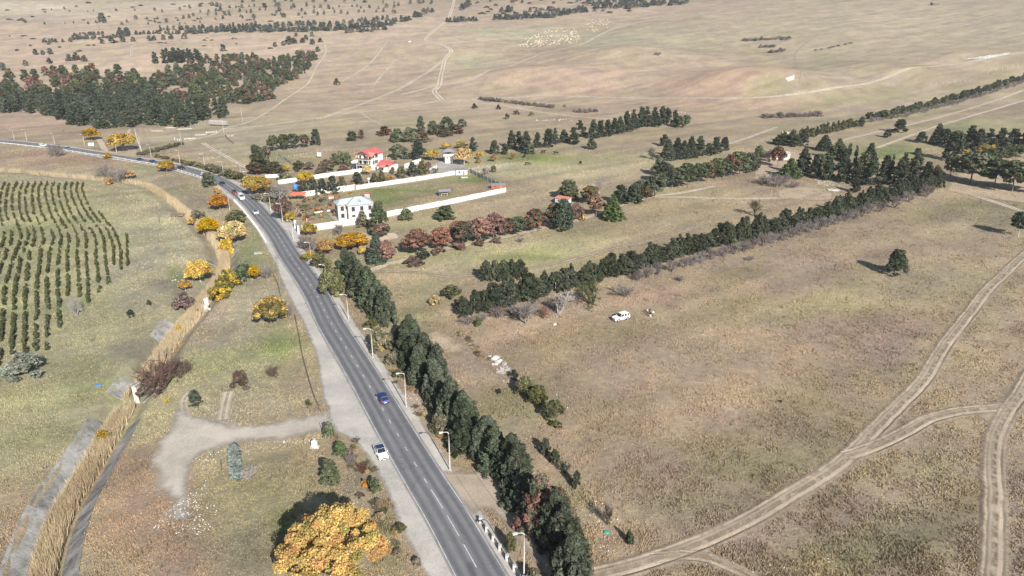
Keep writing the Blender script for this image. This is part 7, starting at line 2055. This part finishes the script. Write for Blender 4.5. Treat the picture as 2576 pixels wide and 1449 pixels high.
# ------------------------------------------------------------------ guard rails, posts and wire fences
def guard(label, P, sp, hgt, rail, post_mat, pw=0.16, rails=(0.6,), rail_mat=None, name='guard_rail'):
    L = px_path(P, 1.0); a = np.concatenate([[0], np.cumsum(np.linalg.norm(np.diff(L, axis=0), axis=1))]); n = int(a[-1] / sp)
    o = np.array((L[0][0], L[0][1], gz(*L[0]))); t = empty(name, tuple(o)); tag(t, label, 'guard rail' if 'rail' in name else 'fence'); prev = None; d, nn = frame(L)
    for i in range(n + 1):
        s = a[-1] * i / n; x, y = np.interp(s, a, L[:, 0]), np.interp(s, a, L[:, 1]); p = np.array((x, y, gz(x, y))) - o
        b = MB(); b.box(p[0] - pw / 2, p[0] + pw / 2, p[1] - pw / 2, p[1] + pw / 2, p[2] - 0.2, p[2] + hgt); b.obj('post', post_mat, t)
        if prev is not None and rail:
            b = MB()
            for rz in rails: b.beam(prev + (0, 0, rz), p + (0, 0, rz), rail[0], rail[1])
            b.obj('rail', rail_mat or post_mat, t)
        prev = p
RAILM = simple('pale_guard_rail', (0.66, 0.64, 0.60), 0.6, 0.3, var=0.08)
guard('long pale guard rail along the lower side of the upper road', [(-60, 357), (0, 361.5), (124, 374.5), (248, 392.5), (284, 398), (375, 413), (420, 422)], 6.0, 0.9, (0.09, 0.34), RAILM, 0.2, (0.72,))
guard('pale guard rail between the yellow bush and the dark pine', [(448, 429.5), (482, 440), (516, 452), (540, 462)], 4.0, 0.9, (0.09, 0.34), RAILM, 0.2, (0.72,))
guard('row of white concrete guard posts along the road bend', [(590, 506), (612, 530), (626, 548), (642, 568), (656, 588), (669, 609)], 1.7, 0.85, (0.10, 0.18), WHITE2, 0.34, (0.45,), STONE2)
guard('guard rail with white posts at the bottom beside the road', [(1209, 1314), (1252, 1375), (1306, 1452), (1330, 1490)], 2.3, 0.95, (0.10, 0.24), STONE, 0.50, (0.62,), simple('dark_rail', (0.16, 0.15, 0.14), 0.7, 0.3))
RUST = simple('rusty_fence', (0.13, 0.105, 0.085), 0.9, 0.15, var=0.2)
guard('leaning dark wire fence beside the gravel lay-by', [(743, 800), (753, 850), (762, 900), (775, 950), (790, 1000), (803, 1030)], 2.2, 1.3, (0.025, 0.03), RUST, 0.09, (0.5, 0.9, 1.2), name='wire_fence')
guard('upper piece of dark wire fence beside the lay-by', [(689, 698), (700, 722), (706, 748)], 2.4, 1.3, (0.025, 0.03), RUST, 0.09, (0.5, 0.9, 1.2), name='wire_fence')
guard('thin post fence along the top of the upper garden', [(664, 406), (720, 398), (780, 390), (833, 380)], 3.4, 1.6, (0.03, 0.03), STONE2, 0.13, (0.8, 1.4), name='post_fence')
guard('grey mesh fence running down through the upper garden', [(700, 392), (720, 405), (740, 420)], 2.6, 1.5, (0.04, 0.5), GREYFENCE, 0.10, (0.6, 1.2), name='mesh_fence')
guard('old picket line on the pasture left of the pine cluster', [(910, 288), (930, 302), (950, 312), (968, 322)], 2.6, 1.5, (0.04, 0.05), STONE2, 0.16, (0.9,), name='picket_fence')
guard('thin fence in front of the plantation', [(340, 330), (400, 331), (455, 328), (500, 316), (525, 310)], 3.6, 1.8, (0.03, 0.03), STONE2, 0.15, (0.9, 1.5), name='post_fence')
guard('pale fence from the road junction up to the plantation', [(357, 383), (350, 366), (345, 350), (340, 332)], 3.0, 1.8, (0.03, 0.03), POLE, 0.16, (0.9, 1.5), name='post_fence')
guard('curved dark fence of the plot below the grey wagon', [(566, 342), (574, 352), (588, 363)], 1.2, 1.4, (0.03, 0.10), RUST, 0.10, (0.5, 1.0), name='picket_fence')
guard('row of pale stakes on the far right pasture', [(2340, 214), (2390, 210), (2440, 205)], 7, 1.8, (0.03, 0.03), POLE, 0.22, (1.0,), name='post_fence')
guard('tall pale stakes of a fence at the right above the hedge strip', [(2484, 186), (2492, 180), (2525, 175), (2560, 168)], 9, 3.0, None, POLE, 0.25, (), name='post_fence')
for i, (u, v, h, rz) in enumerate(((840, 1094, 30, 0.3), (845, 1110, 28, -0.2), (856, 1130, 30, 0.1), (862, 1145, 26, 0.25), (812, 1088, 26, 0.5), (538, 1152, 16, 0.1), (557, 1188, 30, 0.05), (742, 1375, 30, 0.0))):
    x, y, z, s = ground_at(u, v); hh = height_of(h, v, s); b = MB(); b.tube([(0, 0, -0.1), (0.12 * hh * math.sin(rz * 7), 0.05 * hh, hh)], [0.07, 0.05], 6); o = b.obj('wooden_stake', WOOD); o.location = (x, y, z)
    tag(o, ['dark stake under the green tree at the spur mouth', 'dark stake leaning behind the green tree', 'dark stake beside the little green bush tree', 'short stake below the green bush tree', 'pair like dark stake at the road end of the spur', 'short stake on the littered grass', 'thin tall stake left of the blue cypress', 'thin stake left of the huge golden tree'][i], 'stake')
for i, (u, v) in enumerate(((440, 352), (447, 354), (452, 355), (466, 353), (478, 352), (520, 336), (545, 334))):
    A = gpos(u, v); b = MB(); b.box(-0.25, 0.25, -0.2, 0.2, -0.1, 1.5); o = b.obj('concrete_post', POLE); o.location = A; tag(o, '%s white concrete post on the grass in front of the plantation, from the left' % ordinal(i), 'post')
for i, (u, v, L, a) in enumerate(((430, 322, 7, 0.15), (465, 325, 9, 0.35), (505, 340, 7, 0.25), (480, 349, 6, 0.3), (530, 333, 6, 0.3), (395, 330, 8, 0.0))):
    A = gpos(u, v); b = MB(); b.box(-L / 2, L / 2, -0.3, 0.3, -0.1, 0.45); o = b.obj('concrete_kerb', POLE); o.location = A; o.rotation_euler = (0, 0, a); tag(o, '%s pale kerb piece lying before the plantation fence' % ordinal(i), 'kerb')
# ------------------------------------------------------------------ vehicles
def paintm(name, col, rough=0.28, spec=0.5): return simple(name, col, rough, spec, var=0.03)
PW = paintm('white_car_paint', (0.80, 0.80, 0.79)); PBLUE = paintm('blue_car_paint', (0.02, 0.065, 0.26)); PBLACK = paintm('black_car_paint', (0.015, 0.016, 0.022)); PNAVY = paintm('navy_car_paint', (0.02, 0.04, 0.10))
PRED = paintm('dark_red_car_paint', (0.20, 0.02, 0.025)); PSILV = paintm('silver_car_paint', (0.55, 0.56, 0.57)); PTEAL = paintm('teal_car_paint', (0.06, 0.16, 0.22))
RIM = simple('alloy_rim', (0.62, 0.62, 0.62), 0.35, 0.5, 0.5, var=0.05); TRIM = simple('black_trim', (0.03, 0.03, 0.032), 0.6, 0.3); HEADL = simple('headlight_glass', (0.72, 0.74, 0.76), 0.15, 0.6, var=0.03); TAILL = simple('tail_light', (0.40, 0.015, 0.015), 0.3, 0.5, var=0.05); PLATE = simple('number_plate', (0.78, 0.78, 0.76), 0.5, 0.3, var=0.02)

def car(label, cat, xy, heading, L, Wd, H, paint_, style='saloon', roof=None, name='car', parked=None):
    """front of the car points along heading (dx, dy)"""
    x, y = xy; d = np.array(heading) / np.hypot(*heading)
    onroad = seg_dist(np.array([x]), np.array([y]), ROAD[::2])[0] < 3.7
    z = gz(x, y) + (float(lift(y)) + 0.09 if onroad else float(lift(y)) + 0.02)
    t = empty(name, (x, y, z), math.atan2(d[1], d[0])); tag(t, label, cat)
    w = Wd / 2; h0 = 0.22 if style != 'suv' else 0.32
    # stations along the length: x, half width, belt height
    hood = {'saloon': 0.50, 'hatch': 0.52, 'suv': 0.58, 'van': 0.50}[style] * H + 0.10; belt = {'saloon': 0.60, 'hatch': 0.60, 'suv': 0.61, 'van': 0.56}[style] * H
    st = [(L * 0.5, w * 0.72, hood * 0.72), (L * 0.47, w * 0.90, hood * 0.90), (L * 0.40, w * 0.98, hood), (L * 0.16, w, belt), (0, w, belt), (-L * 0.30, w, belt + 0.02), (-L * 0.42, w * 0.97, belt), (-L * 0.48, w * 0.90, belt * 0.93), (-L * 0.5, w * 0.80, belt * 0.78)]
    b = MB(); k = 8
    for (sx, hw, zt_) in st:
        b.v += [(sx, -hw * 0.93, h0), (sx, -hw, h0 + 0.18), (sx, -hw, zt_ * 0.80), (sx, -hw * 0.92, zt_), (sx, hw * 0.92, zt_), (sx, hw, zt_ * 0.80), (sx, hw, h0 + 0.18), (sx, hw * 0.93, h0)]
    for i in range(len(st) - 1):
        for j in range(k):
            a, c = i * k + j, i * k + (j + 1) % k; b.f.append([a, a + k, c + k, c]); b.m.append(0)
    b.f.append([7, 6, 5, 4, 3, 2, 1, 0][::-1]); b.m.append(0); b.f.append([(len(st) - 1) * k + j for j in range(k)][::-1]); b.m.append(0)
    b.obj('body', paint_, t)
    # cabin
    cx = {'saloon': (0.20, 0.06, -0.20, -0.34), 'hatch': (0.20, 0.06, -0.32, -0.45), 'suv': (0.17, 0.07, -0.40, -0.47), 'van': (0.34, 0.22, -0.45, -0.49)}[style]
    f0, f1, r1, r0 = [L * q for q in cx]; wb, wr = w * 0.92, w * 0.76; zb = belt - 0.02; zr = H
    B = [(f0, -wb, zb), (f0, wb, zb), (r0, wb, zb), (r0, -wb, zb)]; Tt = [(f1, -wr, zr - 0.04), (f1, wr, zr - 0.04), (r1, wr, zr - 0.02), (r1, -wr, zr - 0.02)]
    b = MB(); b.poly(B + Tt, [(0, 1, 5, 4), (1, 2, 6, 5), (2, 3, 7, 6), (3, 0, 4, 7)]); b.obj('cabin', paint_, t)
    b = MB(); b.hexa([(p[0], p[1], p[2] - 0.03) for p in (Tt[3], Tt[0], Tt[1], Tt[2])] + [(p[0] * 0.97, p[1] * 0.9, p[2] + 0.05) for p in (Tt[3], Tt[0], Tt[1], Tt[2])]); b.obj('roof', roof or paint_, t)
    def pane(q, name, ins=0.12, out=0.015):
        q = [np.array(p) for p in q]; c = sum(q) / 4; n = np.cross(q[1] - q[0], q[2] - q[0]); n /= np.linalg.norm(n)
        if np.dot(n, c - np.array((0, 0, zb * 0.8))) < 0: n = -n
        bb = MB(); bb.poly([p + (c - p) * ins + n * out for p in q], [(0, 1, 2, 3)]); bb.obj(name, CARGLASS, t)
    pane([B[0], B[1], Tt[1], Tt[0]], 'windscreen', 0.08); 
    if style != 'van': pane([B[2], B[3], Tt[3], Tt[2]], 'rear_window', 0.14)
    mid = lambda p, q, f: tuple(np.array(p) + (np.array(q) - np.array(p)) * f)
    for (i0, i1) in ((0, 3), (1, 2)):
        cuts = (0.0, 0.47, 0.53, 1.0) if style != 'suv' else (0.0, 0.36, 0.40, 0.70)
        if style == 'van': cuts = (0.0, 0.30, 0.30, 0.30)
        for (a, c) in ((cuts[0], cuts[1]), (cuts[2], cuts[3])):
            if c - a > 0.02: pane([mid(B[i0], B[i1], a), mid(B[i0], B[i1], c), mid(Tt[i0], Tt[i1], c), mid(Tt[i0], Tt[i1], a)], 'side_window', 0.14)
        if style == 'suv': pane([mid(B[i0], B[i1], 0.76), mid(B[i0], B[i1], 0.97), mid(Tt[i0], Tt[i1], 0.97), mid(Tt[i0], Tt[i1], 0.76)], 'side_window', 0.16)
    R = 0.34 if style != 'suv' else 0.40
    for sx in (L * 0.31, -L * 0.29):
        for sy in (-1, 1):
            o = MB(); o.tube([(sx, sy * (w - 0.16), R), (sx, sy * (w + 0.015), R)], R, 16); wh = o.obj('wheel', BLACK, t)
            o = MB(); o.tube([(sx, sy * (w + 0.015), R), (sx, sy * (w + 0.03), R)], R * 0.66, 12); o.obj('rim', RIM, wh)
            o = MB()
            for q in range(9):      # arch lip
                a0, a1 = math.pi * q / 9, math.pi * (q + 1) / 9
                o.beam((sx + (R + 0.07) * math.cos(a0), sy * (w + 0.005), R + (R + 0.07) * math.sin(a0)), (sx + (R + 0.07) * math.cos(a1), sy * (w + 0.005), R + (R + 0.07) * math.sin(a1)), 0.04, 0.05)
            o.obj('wheel_arch', TRIM, t)
    for sy in (-1, 1):
        o = MB(); o.hexa([(L * 0.455, sy * w * 0.55, hood * 0.66), (L * 0.49, sy * w * 0.55, hood * 0.66), (L * 0.475, sy * w * 0.90, hood * 0.66), (L * 0.43, sy * w * 0.96, hood * 0.66), (L * 0.455, sy * w * 0.55, hood * 0.86), (L * 0.488, sy * w * 0.55, hood * 0.80), (L * 0.474, sy * w * 0.92, hood * 0.84), (L * 0.43, sy * w * 0.985, hood * 0.88)]); o.obj('headlight', HEADL, t)
        o = MB(); o.box(-L * 0.502, -L * 0.47, min(sy * w * 0.58, sy * w * 0.92), max(sy * w * 0.58, sy * w * 0.92), belt * 0.68, belt * 0.88); o.obj('tail_light', TAILL, t)
        o = MB(); o.box(f0 * 0.86 - 0.08, f0 * 0.86 + 0.08, min(sy * (w + 0.02), sy * (w + 0.2)), max(sy * (w + 0.02), sy * (w + 0.2)), belt - 0.02, belt + 0.14); o.obj('mirror', paint_, t)
    o = MB(); o.box(L * 0.47, L * 0.508, -w * 0.66, w * 0.66, h0 + 0.02, h0 + 0.2); o.box(-L * 0.508, -L * 0.47, -w * 0.75, w * 0.75, h0 + 0.02, h0 + 0.2); o.obj('bumper', TRIM, t)
    o = MB(); o.box(L * 0.49, L * 0.506, -w * 0.40, w * 0.40, hood * 0.55, hood * 0.74); o.obj('grille', TRIM, t)
    o = MB(); o.box(-L * 0.512, -L * 0.50, -0.27, 0.27, belt * 0.5, belt * 0.5 + 0.13); o.obj('plate', PLATE, t)
    o = MB(); o.box(L * 0.508, L * 0.512, -0.27, 0.27, h0 + 0.06, h0 + 0.17); o.obj('plate', PLATE, t)
    if style == 'suv':
        for sy in (-1, 1):
            o = MB(); o.beam((f1 - 0.2, sy * wr * 0.86, zr + 0.09), (r1 + 0.1, sy * wr * 0.86, zr + 0.09), 0.05, 0.05); o.obj('roof_rail', GALV if roof is None else TRIM, t)
    return t

def road_car(u, v, off, away, *a, **k):
    s = road_s(u, v); p, d = on_road(s, off)
    return p, (d if away else -d)
# white off-roader in the brown field
A, B = gpos(1544.2, 804.5), gpos(1568.8, 798.5); d = (A - B)[:2]; d /= np.hypot(*d); c = (A + B)[:2] / 2 + np.array((d[1], -d[0])) * -0.85
car('white off-road car parked on the brown field near three people', 'car', c, d, 4.85, 1.93, 1.82, PW, 'suv')
# road direction runs away from the camera: + offset is the right-hand lane
p, d = road_car(964, 1012, 1.75, True); p = gpos(963.5, 1008)[:2]
car('bright blue hatchback driving away in the right lane', 'car', p, d, 4.3, 1.8, 1.5, PBLUE, 'hatch', roof=PNAVY)
p, d = road_car(958, 1145, -4.6, False); p = gpos(958, 1143)[:2]
car('white saloon with a dark roof on the gravel edge of the left lane', 'car', p, d, 4.75, 1.85, 1.45, PW, 'saloon', roof=PNAVY)
for (u, v, off, away, lb, pm, stl, L, Wd, H, cat, rf) in ((637, 541, -1.7, False, 'silver white off-road car coming down the bend towards the camera', PSILV, 'suv', 4.7, 1.9, 1.8, 'car', PTEAL), (598, 503, -1.6, False, 'white van coming down the road bend', PW, 'van', 5.3, 2.0, 2.3, 'van', None),
                                                   (577, 489, -1.7, False, 'dark red car with a black roof behind the white van', PRED, 'hatch', 4.2, 1.78, 1.5, 'car', PBLACK), (552, 466, -1.7, False, 'black car in the bend beside the dark pine', PBLACK, 'saloon', 4.6, 1.82, 1.45, 'car', None),
                                                   (509, 444, -1.7, False, 'white car on the upper road before the dark pine', PW, 'hatch', 4.4, 1.8, 1.5, 'car', None), (459, 426, -1.7, False, 'black off-road car on the upper road', PBLACK, 'suv', 4.8, 1.92, 1.85, 'car', None),
                                                   (390, 410, -1.6, False, 'navy off-road car beside the yellow bush on the upper road', PNAVY, 'suv', 4.5, 1.85, 1.75, 'car', None), (360, 404, -0.9, False, 'dark navy saloon, left of the navy off-road car', PNAVY, 'saloon', 4.6, 1.82, 1.45, 'car', None),
                                                   (169, 376.5, -0.6, False, 'teal car with a white bonnet at the grey bush on the upper road', PTEAL, 'hatch', 4.3, 1.8, 1.5, 'car', PSILV), (106, 369.5, -1.7, False, 'white car nearest the left edge of the upper road', PW, 'suv', 4.6, 1.85, 1.7, 'car', None)):
    p, d = road_car(u, v, off, away)
    car(lb, cat, p, d, L, Wd, H, pm, stl, roof=rf, name='van' if stl == 'van' else 'car')
car('dark car parked behind the white wall left of the red roofed house', 'car', gpos(893, 424)[:2], (1, 0.15), 4.4, 1.8, 1.5, PBLACK, 'hatch')

# ------------------------------------------------------------------ people
SKIN = simple('skin', (0.42, 0.26, 0.19), 0.7, 0.3, var=0.04); HAIR = simple('dark_hair', (0.025, 0.02, 0.018), 0.8, 0.2)
CW = simple('white_cloth', (0.78, 0.77, 0.76), 0.9, 0.1, var=0.04); CB = simple('black_cloth', (0.02, 0.02, 0.024), 0.9, 0.1); CP_ = simple('pale_pink_cloth', (0.72, 0.60, 0.57), 0.9, 0.1, var=0.04); CJ = simple('navy_cloth', (0.04, 0.05, 0.09), 0.9, 0.1)
def person(u, v, label, top, trousers, face, pose=0.0, hgt=1.76):
    x, y, z, s = ground_at(u, v); k = hgt / 1.76
    J = {'pel': (0, 0, 0.95), 'sp': (0, 0.01, 1.15), 'ch': (0, 0.02, 1.38), 'nk': (0, 0.01, 1.52), 'hd': (0, -0.02, 1.62), 'cr': (0, -0.02, 1.72)}
    V = []; E = []; Rr = []; ix = {}
    def add(n, p, r): ix[n] = len(V); V.append(tuple(c * k for c in p)); Rr.append(r)
    for n, r in (('pel', 0.155), ('sp', 0.145), ('ch', 0.165), ('nk', 0.06), ('hd', 0.095), ('cr', 0.08)): add(n, J[n], r)
    E += [('pel', 'sp'), ('sp', 'ch'), ('ch', 'nk'), ('nk', 'hd'), ('hd', 'cr')]
    for sd, s_ in (('l', 1), ('r', -1)):
        fw = 0.10 * s_ * (1 if pose >= 0 else -1)
        add('hip' + sd, (0.10 * s_, 0, 0.88), 0.105); add('kn' + sd, (0.115 * s_, -0.03 + fw * 0.4, 0.48), 0.068); add('an' + sd, (0.12 * s_, 0.03 + fw, 0.09), 0.045); add('to' + sd, (0.135 * s_, -0.14 + fw, 0.035), 0.04)
        add('sh' + sd, (0.20 * s_, 0.02, 1.42), 0.065); bend = 0.28 if (pose > 0.5 or s_ > 0) and pose else 0.02
        add('el' + sd, (0.27 * s_, 0.05, 1.13), 0.046); add('wr' + sd, (0.25 * s_ - 0.12 * s_ * (bend > 0.1), -0.04 - bend, 0.90 + bend * 0.7), 0.034); add('ha' + sd, (0.245 * s_ - 0.14 * s_ * (bend > 0.1), -0.09 - bend * 1.15, 0.83 + bend * 0.8), 0.036)
        E += [('pel', 'hip' + sd), ('hip' + sd, 'kn' + sd), ('kn' + sd, 'an' + sd), ('an' + sd, 'to' + sd), ('ch', 'sh' + sd), ('sh' + sd, 'el' + sd), ('el' + sd, 'wr' + sd), ('wr' + sd, 'ha' + sd)]
        for q in range(4):
            base = V[ix['ha' + sd]]; wr = V[ix['wr' + sd]]; dv = np.array(base) - np.array(wr); dv /= np.linalg.norm(dv)
            add('f%s%d' % (sd, q), tuple((np.array(base) + dv * (0.07 + 0.008 * (q % 3)) + np.array((0, 0.022 * (q - 1.5), 0))) / k), 0.009); E.append(('ha' + sd, 'f%s%d' % (sd, q)))
        add('t' + sd, tuple((np.array(V[ix['ha' + sd]]) + np.array((-0.03 * s_, -0.035, 0.0))) / k), 0.011); E.append(('ha' + sd, 't' + sd))
    me = bpy.data.meshes.new('body'); me.from_pydata(V, [(ix[a], ix[b]) for a, b in E], []); o = bpy.data.objects.new('person', me); COL.objects.link(o)
    m = o.modifiers.new('skin', 'SKIN'); m.use_smooth_shade = True
    sk = me.skin_vertices[0].data
    for i, r in enumerate(Rr): sk[i].radius = (r * k, r * k)
    sk[ix['pel']].use_root = True
    su = o.modifiers.new('sub', 'SUBSURF'); su.levels = 1; su.render_levels = 1
    dg = bpy.context.evaluated_depsgraph_get(); nm = bpy.data.meshes.new_from_object(o.evaluated_get(dg)); bpy.data.objects.remove(o)
    nm.materials.clear()
    for q in (SKIN, top, trousers, BLACK, HAIR): nm.materials.append(q)
    for f in nm.polygons:
        c = f.center / k; arm = abs(c.x) > 0.17 and c.z > 0.75
        f.material_index = (4 if c.z > 1.66 or (c.z > 1.58 and c.y > 0.03) else 0) if c.z > 1.50 else ((0 if c.z < 1.0 and (c.y < -0.06 or c.z < 0.9) else 1) if arm else (1 if c.z > 0.93 else (2 if c.z > 0.08 else 3)))
        f.use_smooth = True
    o = link(bpy.data.objects.new('person', nm)); o.location = (x, y, z); o.rotation_euler = (0, 0, face); tag(o, label, 'person')
    # face: nose, eyes
    b = MB(); b.hexa([(-0.015, -0.115, 1.60), (0.015, -0.115, 1.60), (0.012, -0.10, 1.60), (-0.012, -0.10, 1.60), (-0.008, -0.10, 1.65), (0.008, -0.10, 1.65), (0.008, -0.09, 1.65), (-0.008, -0.09, 1.65)]); b.obj('nose', SKIN, o).scale = (k, k, k)
    return o
person(1636.5, 799, 'person in black jacket and white trousers standing nearest the camera', CB, CW, 2.6, 0.4, 1.80)
person(1642, 795.5, 'person in white shirt and dark trousers, right one of the three in the field', CW, CJ, 1.2, 1.0, 1.78)
person(1628, 790, 'person in pale pink shirt, left one of the three in the field', CP_, CJ, -1.3, 0.3, 1.72)
person(1634, 789, 'person in dark clothes standing between the two pale shirts', CJ, CB, 0.0, 0.0, 1.76)
person(1545, 64, 'lone shepherd standing right of the sheep flock', CJ, CB, 0.4, 0.0, 1.85)
# ------------------------------------------------------------------ animals
COWB = simple('dark_brown_hide', (0.055, 0.035, 0.025), 0.8, 0.2, var=0.15); COWK = simple('black_hide', (0.02, 0.018, 0.018), 0.8, 0.2); WOOL = simple('cream_wool', (0.66, 0.56, 0.45), 0.95, 0.1, var=0.08); WOOLG = simple('grey_wool', (0.14, 0.13, 0.125), 0.95, 0.1); 
def beast(mat, kind, graze=True):
    """side-on quadruped grown over a skeleton; nose along +x"""
    c = kind == 'cow'; V = []; E = []; R = []
    def add(p, r): V.append(p); R.append(r); return len(V) - 1
    if c:
        sp = [add((-0.85, 0, 1.15), 0.26), add((-0.35, 0, 1.08), 0.34), add((0.2, 0, 1.08), 0.36), add((0.65, 0, 1.15), 0.30)]
        nk = add((1.05, 0, 1.0 if graze else 1.35), 0.18); hd = add((1.35, 0, 0.45 if graze else 1.42), 0.13); mz = add((1.5, 0, 0.2 if graze else 1.28), 0.09); legs = ((-0.8, 0.2), (0.62, 0.2)); lr = 0.085; ht = 0.75; tail = [(-1.02, 0, 1.2), (-1.08, 0, 0.6)]
    else:
        sp = [add((-0.42, 0, 0.62), 0.19), add((-0.1, 0, 0.62), 0.24), add((0.22, 0, 0.63), 0.24), add((0.42, 0, 0.66), 0.17)]
        nk = add((0.58, 0, 0.62 if graze else 0.78), 0.10); hd = add((0.74, 0, 0.36 if graze else 0.84), 0.08); mz = add((0.82, 0, 0.2 if graze else 0.78), 0.05); legs = ((-0.36, 0.12), (0.34, 0.12)); lr = 0.04; ht = 0.42; tail = [(-0.55, 0, 0.62), (-0.58, 0, 0.42)]
    for a, b in zip(sp[:-1], sp[1:]): E.append((a, b))
    E += [(sp[-1], nk), (nk, hd), (hd, mz)]
    for (lx, ly), root in zip(legs, (sp[0], sp[3])):
        for s in (-1, 1):
            hk = lx - (0.12 if root == sp[0] else 0.0) * ht
            a = add((lx, s * ly, ht * 0.95), lr * 1.6); m = add((hk, s * ly, ht * 0.48), lr * 0.85); f = add((lx, s * ly, 0.02), lr * 0.8); E += [(root, a), (a, m), (m, f)]
    t0 = add(tail[0], lr * 0.5); t1 = add(tail[1], lr * 0.4); E += [(sp[0], t0), (t0, t1)]
    for s in (-1, 1):
        e = add((V[hd][0] - 0.05, s * (0.24 if c else 0.14), V[hd][2] + 0.1), 0.03); E.append((hd, e))
    me = bpy.data.meshes.new(kind); me.from_pydata(V, E, []); o = bpy.data.objects.new(kind, me); COL.objects.link(o); o.modifiers.new('skin', 'SKIN'); sk = me.skin_vertices[0].data
    for i, r in enumerate(R): sk[i].radius = (r, r)
    sk[1].use_root = True
    if c: o.modifiers.new('sub', 'SUBSURF').render_levels = 1
    dg = bpy.context.evaluated_depsgraph_get(); nm = bpy.data.meshes.new_from_object(o.evaluated_get(dg)); bpy.data.objects.remove(o); nm.materials.clear(); nm.materials.append(mat)
    return nm
cm = [beast(COWB, 'cow'), beast(COWK, 'cow', False)]
for i, (u, v, k, rz, lb) in enumerate(((1327, 416, 0, 0.1, 'brown cow with a pale flank grazing on the open grass'), (1460, 414, 1, -1.3, 'dark brown cow alone on the right of the pasture'), (1367, 386, 1, 0.3, 'black cow below the conifer row'), (1399, 389, 1, 2.9, 'black cow, rightmost of those below the conifer row'), (1319, 397, 1, 1.2, 'dark cow on the bright green strip'))):
    A = gpos(u, v); o = link(bpy.data.objects.new('cow', cm[k])); o.location = A; o.rotation_euler = (0, 0, rz); o.scale = (1.25,) * 3; tag(o, lb, 'cow')
sm = [beast(WOOL, 'sheep'), beast(WOOL, 'sheep', False), beast(WOOLG, 'sheep')]
FL = [[(1305, 117), (1330, 122), (1400, 114), (1450, 106), (1462, 98), (1455, 86), (1445, 72), (1400, 72), (1370, 80), (1340, 92), (1318, 100)], [(1475, 62), (1490, 50), (1530, 50), (1538, 58), (1530, 72), (1500, 84), (1478, 80)]]
for j, P in enumerate(FL):
    for i, p in enumerate(fill(P, 205 if j == 0 else 40, 2.1, 60 + j)):
        g = 2 if rng.random() < 0.04 else rng.randrange(2)
        o = link(bpy.data.objects.new('sheep', sm[g])); o.location = (p[0], p[1], gz(*p)); o.rotation_euler = (0, 0, rng.gauss(0.3, 0.9)); o.scale = (1.55,) * 3
        if g == 2: tag(o, 'dark grey sheep among the cream coloured flock', 'sheep', 'dark sheep of the flock')
        else: tag(o, 'cream woolled sheep grazing in the %s flock on the far pasture' % ('large dense' if j == 0 else 'small looser right hand'), 'sheep', 'sheep of the large flock' if j == 0 else 'sheep of the small right hand flock')

# ------------------------------------------------------------------ air
def haze():
    m, nt, nd, lk = new_mat('haze_air')
    v = nd.new('ShaderNodeVolumePrincipled')
    v.inputs['Color'].default_value = (0.86, 0.90, 0.96, 1); v.inputs['Density'].default_value = 0.00012; v.inputs['Anisotropy'].default_value = 0.2
    o = nd.new('ShaderNodeOutputMaterial'); lk.new(v.outputs[0], o.inputs['Volume'])
    b = MB(); b.box(-5200, 5200, -600, 3900, -14, 320)
    h = b.obj('haze', m); h['kind'] = 'stuff'; h['label'] = 'thin pale air fading the far slopes'
haze()
